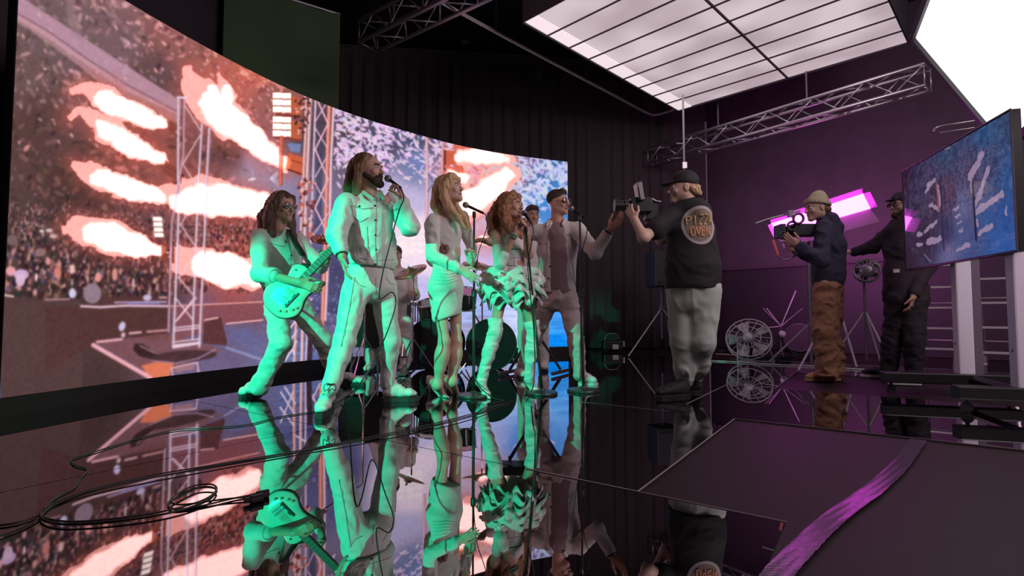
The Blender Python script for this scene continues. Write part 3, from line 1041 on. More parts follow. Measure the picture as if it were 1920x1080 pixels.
MB().prism([scl(mTL, 1.06, -0.02), scl(mBL, 1.06, -0.02), scl(mBR, 1.06, -0.02), scl(mTR, 1.06, -0.02)], -nM * 0.12).build('housing', M_black, ml)
upv = (mTL - mBL).normalized(); rtv = (mTR - mTL).normalized()
M_barn = mat('barn_door', (0.22, 0.14, 0.22), 0.45)
for nm, (p, q), o_ in (('barn_door', (mTL, mTR), upv * 0.07 + nM * 0.13), ('barn_door', (mBL, mBR), -upv * 0.17 + nM * 0.15), ('barn_door', (mTL, mBL), -rtv * 0.05 + nM * 0.12), ('barn_door', (mTR, mBR), rtv * 0.05 + nM * 0.13)):
    MB().prism([p, q, q + o_, p + o_], -nM * 0.012).build(nm, M_barn, ml)
MB().tube([mc - nM * 0.12, Vector((mc.x, mc.y + 0.25, mc.z - 0.1)), Vector((mc.x, mc.y + 0.25, 0.02))], 0.022, 8).build('stand_pole', M_dsteel, ml)
for a in range(3):
    an = a * 2.09 + 0.4
    MB().tube([(mc.x, mc.y + 0.25, 0.55), (mc.x + 0.5 * math.cos(an), mc.y + 0.25 + 0.5 * math.sin(an), 0.015)], 0.014, 6).build('leg', M_dsteel, ml)

# ------------------------------------------------------------------ big monitor on its wheeled stand
L0 = P(1696, 415, 4.82); R0 = P(1902, 328, 3.32)
du_ = Vector((R0.x - L0.x, R0.y - L0.y, 0)); Wt = du_.length; du_.normalize()
zb, zt = 1.065, 1.995
TVo = Vector((L0.x, L0.y, zb))
nT = Vector((du_.y, -du_.x, 0)).normalized()
if nT.x > 0:
    nT = -nT
mid = TVo + du_ * Wt / 2
tv = thing('monitor', 'big flat monitor on a wheeled stand at the right edge showing the same stage picture', 'monitor', (mid.x - nT.x * 0.15, mid.y - nT.y * 0.15, 0))
TW, TH_ = 420, 236
tx, ty = np.meshgrid(np.linspace(0, 1, TW + 1), np.linspace(0, 1, TH_ + 1))
tx = tx.astype(np.float32); ty = ty.astype(np.float32)       # ty up
sX = tx * 480; sY = (1 - ty) * 270
pts = [(0, 0, 62, 38, 66), (0, 270, 58, 36, 60), (120, 20, 70, 62, 100), (240, 20, 62, 78, 118), (400, 20, 56, 90, 140), (470, 10, 60, 80, 120), (240, 110, 96, 70, 98), (180, 120, 80, 60, 88), (340, 90, 84, 72, 112), (400, 100, 74, 80, 125),
       (455, 120, 60, 95, 155), (220, 200, 64, 60, 100), (300, 150, 110, 112, 160), (290, 220, 88, 96, 150), (380, 190, 62, 95, 160), (450, 200, 55, 90, 165), (130, 200, 60, 44, 70), (230, 250, 120, 115, 165), (430, 250, 58, 100, 180), (330, 250, 70, 92, 150)]
IM0, gx0, gy0, G0 = IMG, gx, gy, GAIN
num = 0; den = 0
for x, y, r, g, b_ in pts:
    wgt = 1 / ((sX - x) ** 2 + (sY - y) ** 2 + 100) ** 1.5
    num = num + wgt[..., None] * np.array((r, g, b_), np.float32); den = den + wgt
IMG = (num / den[..., None]).astype(np.float32)
IMG += (fbm(sX, sY, 10, 5) * 55 * (0.4 + 0.6 * (sY < 150)))[..., None]
gx, gy = sX, sY


def win(x0, y0, x1, y1):
    a = max(int(x0 / 480 * TW), 0); b_ = min(int(x1 / 480 * TW) + 2, TW + 1)
    c = max(int((270 - y1) / 270 * TH_), 0); d = min(int((270 - y0) / 270 * TH_) + 2, TH_ + 1)
    return slice(c, max(c, d)), slice(a, max(a, b_))


GAIN = np.ones(gx.shape, np.float32)
WX, WY = sX + 14 * fbm(sX, sY, 16, 61), sY + 14 * fbm(sX, sY, 16, 67)
for i in range(1300):
    x = rnd.uniform(120, 470); y = rnd.uniform(30, 165)
    if abs(x - 300) > 150 and rnd.random() < 0.6:
        continue
    ell(x, y, rnd.uniform(1.2, 3), rnd.uniform(0.8, 1.5), rnd.uniform(0, 3), rnd.choice(((140, 115, 150), (45, 32, 60), (120, 100, 140))), 0.6)
for pts_ in ([(150, 20), (148, 262)], [(205, 22), (212, 262)], [(232, 20), (240, 262)], [(330, 40), (335, 262)], [(342, 60), (346, 262)], [(358, 150), (372, 255)], [(318, 150), (322, 262)]):
    stroke(pts_, 3.2, (110, 82, 120), 0.8)
for pts_, wd in [([(140, 68), (178, 62)], 15), ([(128, 82), (150, 70)], 10), ([(188, 80), (196, 130)], 16), ([(148, 120), (190, 138)], 13), ([(120, 184), (180, 165)], 13), ([(75, 184), (100, 188)], 10), ([(72, 210), (100, 212)], 10), ([(130, 212), (190, 212)], 20),
                 ([(330, 92), (378, 60)], 20), ([(345, 158), (380, 120), (398, 92)], 16), ([(350, 172), (420, 160), (440, 155)], 18), ([(362, 222), (400, 210)], 17), ([(262, 152), (280, 150)], 7), ([(264, 170), (284, 166)], 7), ([(270, 190), (288, 186)], 7), ([(275, 205), (290, 203)], 6), ([(270, 246), (315, 238)], 12), ([(350, 190), (352, 202)], 12), ([(452, 180), (452, 200)], 7), ([(335, 100), (338, 128)], 10)]:
    gx, gy = WX, WY
    stroke(pts_, wd * 0.85, (186, 158, 192), 0.9, 2.5)
    gx, gy = sX, sY
stroke([(185, 75), (192, 140)], 9, (165, 85, 90), 0.7, 3)
stroke([(205, 60), (208, 240)], 6, (50, 34, 62), 0.7, 2)
stroke([(340, 110), (345, 235)], 8, (34, 24, 48), 0.8, 2)
stroke([(110, 240), (140, 262)], 3, (165, 140, 175), 0.9)
for i in range(26):
    ell(rnd.uniform(190, 470), rnd.uniform(225, 262), rnd.uniform(6, 20), 1.5, 0, (125, 130, 185), 0.35)
tcol = to_lin(np.clip(IMG, 0, 255))
base = Vector(tv.location)
co2 = np.stack([TVo.x + du_.x * Wt * tx - base.x + nT.x * 0.003, TVo.y + du_.y * Wt * tx - base.y + nT.y * 0.003, zb + 0.012 + (zt - zb - 0.024) * ty], -1).reshape(-1, 3)
me = gridmesh('monitor_picture', co2, TH_, TW, tcol)
m_tv = picmat('monitor_glass', 0.75, 0.03, 0.6, coat=1.0)
m_tv.cycles.emission_sampling = 'NONE'
link('display', me, m_tv, tv, smooth=True)
IMG, gx, gy, GAIN = IM0, gx0, gy0, G0
MB().prism([TVo, TVo + du_ * Wt, TVo + du_ * Wt + Vector((0, 0, zt - zb)), TVo + Vector((0, 0, zt - zb))], -nT * 0.05).build('housing', M_black, tv)
m_bez = mat('bezel', (0.12, 0.09, 0.12), 0.35)
for a, b_ in ((Vector((0, 0, 0)), du_ * Wt), (Vector((0, 0, zt - zb)), du_ * Wt + Vector((0, 0, zt - zb))), (Vector((0, 0, 0)), Vector((0, 0, zt - zb))), (du_ * Wt, du_ * Wt + Vector((0, 0, zt - zb)))):
    MB().tube([TVo + a + nT * 0.004, TVo + b_ + nT * 0.004], 0.006, 6).build('bezel', m_bez, tv)
ldir = Vector((0.96, -0.28, 0)).normalized()
M_col = mat('pale_painted_column', (0.84, 0.76, 0.9), 0.45)
cols = []
for k, (fx, fy, tcol_) in enumerate([(3.12, 4.41, 0.518), (3.02, 3.57, 0.32)]):
    f0 = Vector((fx, fy, 0))
    cc = f0 + ldir * tcol_
    cols.append(cc)
    top = 1.15
    R_ = frame3(ldir)
    c = MB().box(cc + ldir * 0.06 + Vector((0, 0, (top + 0.17) / 2)), (0.09, 0.11, top - 0.17), R_)
    bevel(c.build('column', M_col, tv), 0.012)
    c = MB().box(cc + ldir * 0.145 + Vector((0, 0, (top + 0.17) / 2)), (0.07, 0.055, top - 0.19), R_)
    c.build('shaded_channel', mat('column_shadow_grey', (0.16, 0.12, 0.17), 0.5), tv)  # dark side of the column, its shade put into the grey
    ba = MB().box(f0 + ldir * 0.46 + Vector((0, 0, 0.135)), (0.10, 0.94, 0.09), R_)
    bevel(ba.build('base_beam', M_black, tv), 0.01)
    for tt in (0.06, 0.86):
        w0 = f0 + ldir * tt
        wl_ = MB().lathe([(0.034, -0.012), (0.036, -0.006), (0.036, 0.006), (0.034, 0.012)], (w0.x, w0.y, 0.036), (ldir.y, -ldir.x, 0), 16)
        wl_.tube([(w0.x, w0.y, 0.036), (w0.x, w0.y, 0.09)], 0.012, 6)
        wl_.build('caster', M_black, tv)
    kb = MB().lathe([(0.016, 0), (0.016, 0.008), (0.008, 0.012)], cc + ldir * 0.06 + nT * 0.045 + Vector((0, 0, 0.42)) + Vector((0, 0, 0)), nT, 14)
    kb.build('socket', mat('socket_blue', (0.1, 0.16, 0.3), 0.4), tv)
cm = (cols[0] + cols[1]) / 2 + ldir * 0.06
dcc = (cols[1] - cols[0])
MB().tube([cols[0] + ldir * 0.1 + Vector((0, 0, 0.14)), cols[1] + ldir * 0.1 + Vector((0, 0, 0.14))], 0.03, 6).build('cross_bar', M_black, tv)
MB().box(cm + Vector((0, 0, 1.3)) + nT * 0.06, (dcc.length + 0.3, 0.04, 0.3), frame3(ldir)).build('mount_plate', M_black, tv)


# ------------------------------------------------------------------ bottles
def bottle(px, py, h, label, capm, group=None, d=None, lean=0):
    p = PZ(px, py)
    t = thing('water_bottle', label, 'bottle', (p.x, p.y, 0), group)
    r = h * 0.17
    m = mat('clear_bottle', (0.75, 0.7, 0.85), 0.08, trans=0.75)
    MB().lathe([(r * 0.85, 0.0), (r, h * 0.04), (r, h * 0.3), (r * 0.88, h * 0.36), (r * 0.88, h * 0.5), (r, h * 0.56), (r, h * 0.68), (r * 0.75, h * 0.78), (r * 0.42, h * 0.84), (r * 0.4, h * 0.88)], p, (0, 0, 1), 20).build('body', m, t, smooth=True)
    MB().lathe([(r * 1.01, h * 0.37), (r * 1.01, h * 0.5)], p, (0, 0, 1), 20).build('paper_band', mat('bottle_band', (0.6, 0.35, 0.6), 0.5), t, smooth=True)
    MB().lathe([(r * 0.45, h * 0.88), (r * 0.5, h * 0.89), (r * 0.5, h * 0.985), (r * 0.45, h)], p, (0, 0, 1), 16).build('cap', capm, t)
    return t


M_ocap = mat('orange_cap', (0.85, 0.28, 0.08), 0.4)
bottle(1811, 699, 0.26, 'clear water bottle with orange cap behind the monitor stand, left of its pair', M_ocap)
bottle(1842, 703, 0.26, 'clear water bottle with orange cap behind the monitor stand, right of its pair', M_ocap)
bottle(1388, 666, 0.19, 'small clear water bottle with white cap beside the silver fan on the floor', M_white)


# ------------------------------------------------------------------ stepladders
def ladder(name, label, apex, fl_, fr_, bl_, br_, nr, m):
    t = thing(name, label, 'ladder', ((fl_.x + br_.x) / 2, (fl_.y + br_.y) / 2, 0))
    side = (fr_ - fl_).normalized() * 0.17
    for a, b_ in ((apex - side, fl_), (apex + side, fr_)):
        MB().tube([a, b_], 0.018, 6).build('front_rail', m, t)
    for a, b_ in ((apex - side, bl_), (apex + side, br_)):
        MB().tube([a, b_], 0.014, 6).build('rear_rail', m, t)
    for i in range(1, nr + 1):
        f = i / (nr + 1)
        a = (apex - side).lerp(fl_, f); b_ = (apex + side).lerp(fr_, f)
        mb = MB().box((a + b_) / 2, ((b_ - a).length, 0.07, 0.022), frame3(Vector((0, 0, 1)).cross((b_ - a).normalized()) * -1))
        mb.build('tread', m, t)
    for f in (0.35, 0.75):
        MB().tube([(apex - side).lerp(bl_, f), (apex + side).lerp(br_, f)], 0.008, 6).build('rear_brace', m, t)
    MB().box(apex + Vector((0, 0, 0.02)), (0.4, 0.12, 0.03), frame3(Vector((0, 0, 1)).cross(side.normalized()) * -1)).build('top_cap', m, t)
    return t


M_lad = mat('ladder_aluminium', (0.62, 0.52, 0.6), 0.4, metal=0.3)
ladder('stepladder', 'aluminium stepladder standing behind the right column of the monitor stand', P(1868, 478, 5.6), PZ(1803, 706), PZ(1900, 712), PZ(1850, 685), PZ(1925, 690), 4, M_lad)
ladder('stepladder', 'aluminium stepladder behind the person in the dark hood, left of the monitor stand', P(1768, 500, 6.2), PZ(1700, 690), PZ(1790, 694), PZ(1735, 676), PZ(1812, 680), 4, M_lad)


# ------------------------------------------------------------------ generic tripods / stands
def tripod(name, label, cat, base, h, spread, m, r=0.014, rot=0.3, hub=0.5):
    t = thing(name, label, cat, (base.x, base.y, 0))
    MB().tube([(base.x, base.y, hub * 0.35), (base.x, base.y, h)], r, 8).build('pole', m, t)
    for k in range(3):
        a = rot + k * 2.094
        mb = MB().tube([(base.x, base.y, hub), (base.x + spread * math.cos(a), base.y + spread * math.sin(a), 0.012)], r * 0.8, 6)
        mb.build('leg', m, t)
    MB().tube([(base.x, base.y, hub - 0.04), (base.x, base.y, hub + 0.04)], r * 2.2, 8).build('collar', m, t)
    return t


# loudspeaker on tripod
sb_ = P(1240, 540, 8.2)
stt = tripod('speaker_stand', 'black tripod stand under the loudspeaker by the back curtain', 'stand', sb_, 1.08, 0.62, M_dsteel, 0.018, 3.5, 0.75)
spk = thing('loudspeaker', 'black loudspeaker on a tripod behind the cameraman in the black cap', 'speaker', (sb_.x, sb_.y, 1.08))
bevel(MB().box((sb_.x, sb_.y, 1.36), (0.38, 0.34, 0.56), Matrix.Rotation(0.25, 3, 'Z')).build('cabinet', mat('speaker_cabinet', (0.03, 0.026, 0.03), 0.5), spk), 0.02)
Rs = Matrix.Rotation(0.25, 3, 'Z')
MB().box(Vector((sb_.x, sb_.y, 1.38)) + Rs @ Vector((0, -0.175, 0)), (0.34, 0.012, 0.46), Rs).build('grille', mat('speaker_grille', (0.045, 0.04, 0.045), 0.6), spk)
MB().lathe([(0.018, 0), (0.018, 0.01), (0.01, 0.014)], Vector((sb_.x, sb_.y, 1.13)) + Rs @ Vector((0.08, -0.18, 0)), Rs @ Vector((0, -1, 0)), 12).build('badge', M_white, spk)
# small floor lamp near the curtain
q = PZ(1148, 659)
fl2 = thing('floor_lamp', 'small black floor spotlight with carry handle by the foot of the curtain', 'lamp', (q.x, q.y, 0))
bevel(MB().box((q.x, q.y, 0.11), (0.34, 0.26, 0.16)).build('housing', M_black, fl2), 0.02)
MB().tube(smoothpath([(q.x - 0.14, q.y, 0.19), (q.x - 0.08, q.y, 0.3), (q.x + 0.08, q.y, 0.3), (q.x + 0.14, q.y, 0.19)], 5), 0.01, 6).build('handle', M_dsteel, fl2, smooth=True)
MB().box((q.x + 0.03, q.y - 0.14, 0.09), (0.1, 0.02, 0.08)).build('front_lens', M_white, fl2)
for s_ in (-1, 1):
    MB().box((q.x + s_ * 0.12, q.y, 0.015), (0.04, 0.2, 0.03)).build('foot', M_black, fl2)
MB().box((q.x + 0.18, q.y - 0.1, 0.14), (0.03, 0.03, 0.1)).build('yoke', M_steel, fl2)


# silver fan lying tilted on the floor
def ringpts(c, a, b_, r, n=28):
    return [c + (a * math.cos(2 * math.pi * k / n) + b_ * math.sin(2 * math.pi * k / n)) * r for k in range(n)]


def fan(name, label, c, nrm, r, m, mb_, root=None, cat='fan', blades=5, solid=False):
    nrm = Vector(nrm).normalized()
    a = nrm.cross(Vector((0, 0, 1))).normalized(); b_ = nrm.cross(a).normalized()
    t = root or thing(name, label, cat, (c.x, c.y, 0))
    for off in (-0.05, 0.05):
        MB().tube(ringpts(c + nrm * off, a, b_, r), 0.011, 6, closed=True).build('guard_ring', m, t, smooth=True)
    MB().tube(ringpts(c + nrm * 0.065, a, b_, r * 0.55), 0.007, 6, closed=True).build('guard_ring', m, t, smooth=True)
    for k in range(16):
        an = 2 * math.pi * k / 16
        d = a * math.cos(an) + b_ * math.sin(an)
        MB().tube([c + nrm * 0.075 + d * 0.06, c + nrm * 0.065 + d * r * 0.6, c + nrm * 0.05 + d * r], 0.005, 5).build('guard_wire', m, t)
    MB().lathe([(0.07, -0.09), (0.075, 0.05), (0.07, 0.08), (0.04, 0.09)], c, nrm, 20).build('hub', m, t, smooth=True)
    for k in range(blades):
        an = 2 * math.pi * k / blades
        d = a * math.cos(an) + b_ * math.sin(an); e = nrm.cross(d)
        q_ = [c + d * 0.06 + e * 0.02 - nrm * 0.02, c + d * r * 0.9 + e * r * 0.3 - nrm * 0.035, c + d * r * 0.9 - e * r * 0.22 + nrm * 0.035, c + d * 0.06 - e * 0.03 + nrm * 0.02]
        MB().prism(q_, nrm * 0.004).build('blade', mb_, t)
    return t


M_silver = mat('silver_plastic', (0.6, 0.56, 0.6), 0.35, metal=0.3)
fc = P(1404, 636, 7.3)
ff = fan('floor_fan', 'round silver floor fan tilted back beside a plastic bag near the back wall', fc, (-0.45, -0.75, 0.5), 0.29, M_silver, M_silver)
MB().tube([(fc.x - 0.2, fc.y - 0.1, 0.3), (fc.x - 0.25, fc.y - 0.2, 0.012), (fc.x + 0.25, fc.y - 0.2, 0.012), (fc.x + 0.2, fc.y - 0.1, 0.3)], 0.012, 6).build('foot_bar', M_steel, ff)
MB().tube([fc + Vector((0.1, 0.1, -0.05)), (fc.x + 0.1, fc.y + 0.2, 0.02)], 0.02, 6).build('rear_strut', M_black, ff)
fc2 = P(1625, 508, 6.2)
f2 = fan('stand_fan', 'dark round fan on a stand between the two people on the right', fc2, (-0.5, -0.8, 0.1), 0.13, M_dsteel, M_black)
MB().tube([fc2 + Vector((0.03, 0.1, 0)), (fc2.x + 0.05, fc2.y + 0.12, 0.1)], 0.014, 6).build('pole', M_dsteel, f2)
for k in range(3):
    a = 0.6 + k * 2.094
    MB().tube([(fc2.x + 0.05, fc2.y + 0.12, 0.7), (fc2.x + 0.05 + 0.42 * math.cos(a), fc2.y + 0.12 + 0.42 * math.sin(a), 0.012)], 0.012, 6).build('leg', M_steel, f2)
# plastic bag (crumpled)
q = PZ(1412, 669)
r_ = random.Random(3)
vs = []; n1, n2 = 12, 7
for j in range(n2):
    ph = (j / (n2 - 1)) * math.pi / 2
    for i in range(n1):
        a = 2 * math.pi * i / n1
        k = 1 + r_.uniform(-0.2, 0.2)
        vs.append((q.x + 0.19 * math.cos(a) * math.cos(ph) * k, q.y + 0.1 * math.sin(a) * math.cos(ph) * k, 0.005 + 0.12 * math.sin(ph) * (1 + r_.uniform(-0.15, 0.15))))
o = MB().add(vs, [(j * n1 + i, j * n1 + (i + 1) % n1, (j + 1) * n1 + (i + 1) % n1, (j + 1) * n1 + i) for j in range(n2 - 1) for i in range(n1)]).build('plastic_bag', mat('pale_plastic_film', (0.4, 0.36, 0.4), 0.25), None)
tag(o, 'crumpled pale plastic bag on the floor under the silver fan', 'bag')
# folded light stand and round case by the right wall
q = PZ(1463, 668)
ls = thing('light_stand', 'dark half folded light stand with splayed arms near the right wall', 'stand', (q.x, q.y, 0))
hb = P(1464, 612, q.y)
MB().tube([(q.x, q.y, 0.02), hb], 0.018, 6).build('pole', M_dsteel, ls)
for x, y in ((1430, 578), (1437, 578), (1492, 545), (1505, 578), (1420, 617)):
    MB().tube([hb, P(x, y, q.y + 0.1)], 0.011, 6).build('arm', M_dsteel, ls)
for k in range(3):
    a = 0.2 + k * 2.094
    MB().tube([(q.x, q.y, 0.25), (q.x + 0.28 * math.cos(a), q.y + 0.28 * math.sin(a), 0.012)], 0.012, 6).build('leg', M_dsteel, ls)
MB().lathe([(0.05, 0), (0.055, 0.02), (0.03, 0.04)], hb + Vector((0, -0.03, -0.12)), (0, -1, 0.3), 14).build('knob', M_silver, ls)
q = PZ(1500, 660)
rc = thing('round_drum_case', 'round dark case leaning by the right wall behind the tan trousers', 'case', (q.x, q.y, 0))
MB().lathe([(0.24, -0.1), (0.25, -0.09), (0.25, 0.09), (0.24, 0.1)], (q.x, q.y, 0.25), (-0.5, -0.8, 0), 32).build('shell', mat('case_fabric', (0.05, 0.03, 0.05), 0.6), rc, smooth=False)
MB().tube(ringpts(Vector((q.x, q.y, 0.25)) + Vector((-0.5, -0.8, 0)).normalized() * 0.1, Vector((0.85, -0.53, 0)), Vector((0, 0, 1)), 0.235), 0.008, 6, closed=True).build('rim', M_dsteel, rc)
# clutter of dark cable bundles behind the stage edge
for i, (x, y, lab) in enumerate([(1352, 664, 'left of the silver fan'), (1450, 676, 'in front of the light stand'), (1510, 672, 'beside the round case')]):
    q = PZ(x, y)
    pts = []
    r_ = random.Random(i)
    for k in range(46):
        a = k * 0.55
        rr_ = 0.14 + 0.04 * math.sin(k * 1.3) + r_.uniform(-0.02, 0.02)
        pts.append((q.x + rr_ * 1.3 * math.cos(a), q.y + rr_ * 0.7 * math.sin(a), 0.015 + 0.012 * (k % 5)))
    o = MB().tube(smoothpath(pts, 3), 0.010, 6).build('cable_coil', M_black, None, smooth=True)
    tag(o, 'coil of black cable on the floor ' + lab, 'cable')
o = MB().tube(smoothpath([PZ(1342, 664, 0.012), PZ(1365, 665, 0.012), PZ(1385, 666, 0.012)], 4), 0.012, 6).build('pink_strap', mat('pink_strap', (0.6, 0.3, 0.28), 0.5), None)
tag(o, 'short pinkish strap lying left of the silver fan', 'strap')
# long white cable along the stage edge
o = MB().tube(smoothpath([PZ(1325, 676, 0.008), PZ(1380, 678.5, 0.008), PZ(1440, 683, 0.008), PZ(1510, 686, 0.008), PZ(1570, 690, 0.008), PZ(1640, 694, 0.008)], 5), 0.009, 6).build('white_cable', M_white, None, smooth=True)
tag(o, 'long white cable along the far edge of the stage floor behind the beanie cameraman', 'cable')
# slanting white tripod leg pieces beside the beanie cameraman
wt = PZ(1546, 690)
tp = thing('camera_tripod', 'pale tripod standing behind the legs of the beanie cameraman', 'tripod', (wt.x, wt.y, 0))
M_pale = mat('pale_tube', (0.55, 0.48, 0.6), 0.35)
hb = P(1568, 560, wt.y + 0.2)
for x, y in ((1497, 695), (1606, 688), (1565, 680)):
    MB().tube([hb, PZ(x, y, 0.012)], 0.014, 6).build('leg', M_pale, tp)
MB().tube([hb, hb + Vector((0, 0, 0.12))], 0.03, 8).build('head', M_black, tp)

# ------------------------------------------------------------------ glossy tape across the matte floor
tpts = [(1722, 824), (1690, 868), (1640, 915), (1590, 950), (1530, 1000), (1470, 1062), (1440, 1100)]
wds = [0.125, 0.12, 0.115, 0.115, 0.11, 0.10, 0.10]
cl = smoothpath([PZ(x, y, 0.004) for x, y in tpts], 14)
vs = []; n_ = len(cl)
r_ = random.Random(5)
for i, p in enumerate(cl):
    t = (cl[min(i + 1, n_ - 1)] - cl[max(i - 1, 0)]).normalized()
    nn_ = Vector((-t.y, t.x, 0))
    wdd = 0.034 + r_.uniform(-0.001, 0.0015)
    for k in range(9):
        f = (k / 8 - 0.5) * 2
        vs.append(tuple(p + nn_ * wdd * f + Vector((0, 0, 0.0006 * math.sin(k * 2.2 + i * 0.3)))))
tp_ = MB().add(vs, [(i * 9 + k, i * 9 + k + 1, (i + 1) * 9 + k + 1, (i + 1) * 9 + k) for i in range(n_ - 1) for k in range(8)])
m_tape = mat('clear_floor_tape', (0.42, 0.28, 0.46), 0.17, metal=0.85, bump=0.14, bscale=26, stretch=(1, 6, 1))
o = tp_.build('floor_tape', m_tape, None, smooth=True)
tag(o, 'wide shiny strip of tape curving across the matte floor at bottom right', 'tape')

# ------------------------------------------------------------------ cables on the stage floor at left
M_cable = mat('black_rubber_cable', (0.015, 0.012, 0.014), 0.45)


def cable(label, pts, r=0.0034, z=0.005):
    o = MB().tube(smoothpath([PZ(x, y, z) for x, y in pts], 7), r, 7).build('cable', M_cable, None, smooth=True)
    tag(o, label, 'cable')
    return o


cable('black cable sweeping from the singer boots round to the far left loop', [(690, 706), (650, 742), (600, 768), (560, 776), (520, 782), (470, 795), (400, 802), (330, 806), (260, 822), (200, 840), (150, 856), (133, 862), (140, 872), (163, 880), (150, 898), (138, 915), (110, 930), (85, 950), (78, 966), (95, 974), (140, 978), (220, 972), (310, 958), (380, 938), (406, 918), (395, 908), (360, 912), (325, 932), (316, 948), (330, 955), (380, 948), (440, 934), (485, 926)])
cable('black cable running from beside the blonde singer to the lower left corner', [(960, 752), (905, 770), (850, 785), (780, 802), (700, 818), (620, 834), (520, 852), (400, 872), (280, 892), (180, 915), (115, 938), (85, 958), (70, 975), (30, 995), (-15, 1010)])
cable('black cable parallel to the long one, ending in the plug at centre left', [(955, 757), (860, 788), (700, 822), (560, 846), (380, 878), (250, 902), (150, 925), (98, 945), (76, 962), (84, 975), (120, 982), (200, 978), (300, 965), (370, 946), (403, 925), (400, 915), (370, 916), (332, 934), (322, 942), (345, 946), (420, 936), (486, 930)], 0.0032, 0.009)
cable('thin black cable leaving the frame at the far left edge', [(75, 966), (40, 978), (0, 985), (-30, 985)])
q1, q2 = PZ(462, 935, 0.014), PZ(497, 928, 0.014)
o = thing('cable_plug', 'pair of black cable connectors lying on the glossy floor at lower left', 'plug', (q1.x, q1.y, 0))
for s_ in (-1, 1):
    of = Vector((0.003, 0.022 * s_, 0))
    MB().tube([q1 + of, q1.lerp(q2, 0.3) + of, q1.lerp(q2, 0.35) + of, q2 + of], [0.009, 0.010, 0.014, 0.014], 10).build('connector', M_black, o)
# ------------------------------------------------------------------ implicit-surface modeller (smooth unions -> one continuous mesh)
def _np(v):
    return np.array(v, np.float32)


def vnoise(p, seed=0):
    r = np.random.RandomState(seed).rand(32, 32, 32).astype(np.float32)
    i = np.floor(p).astype(int); f = (p - i).astype(np.float32); f = f * f * (3 - 2 * f)
    i &= 31; j = (i + 1) & 31
    x0_, y0_, z0_ = i.T; x1_, y1_, z1_ = j.T
    fx, fy, fz = f.T
    def L(a, b, t): return a + (b - a) * t
    return L(L(L(r[x0_, y0_, z0_], r[x1_, y0_, z0_], fx), L(r[x0_, y1_, z0_], r[x1_, y1_, z0_], fx), fy),
             L(L(r[x0_, y0_, z1_], r[x1_, y0_, z1_], fx), L(r[x0_, y1_, z1_], r[x1_, y1_, z1_], fx), fy), fz) - 0.5


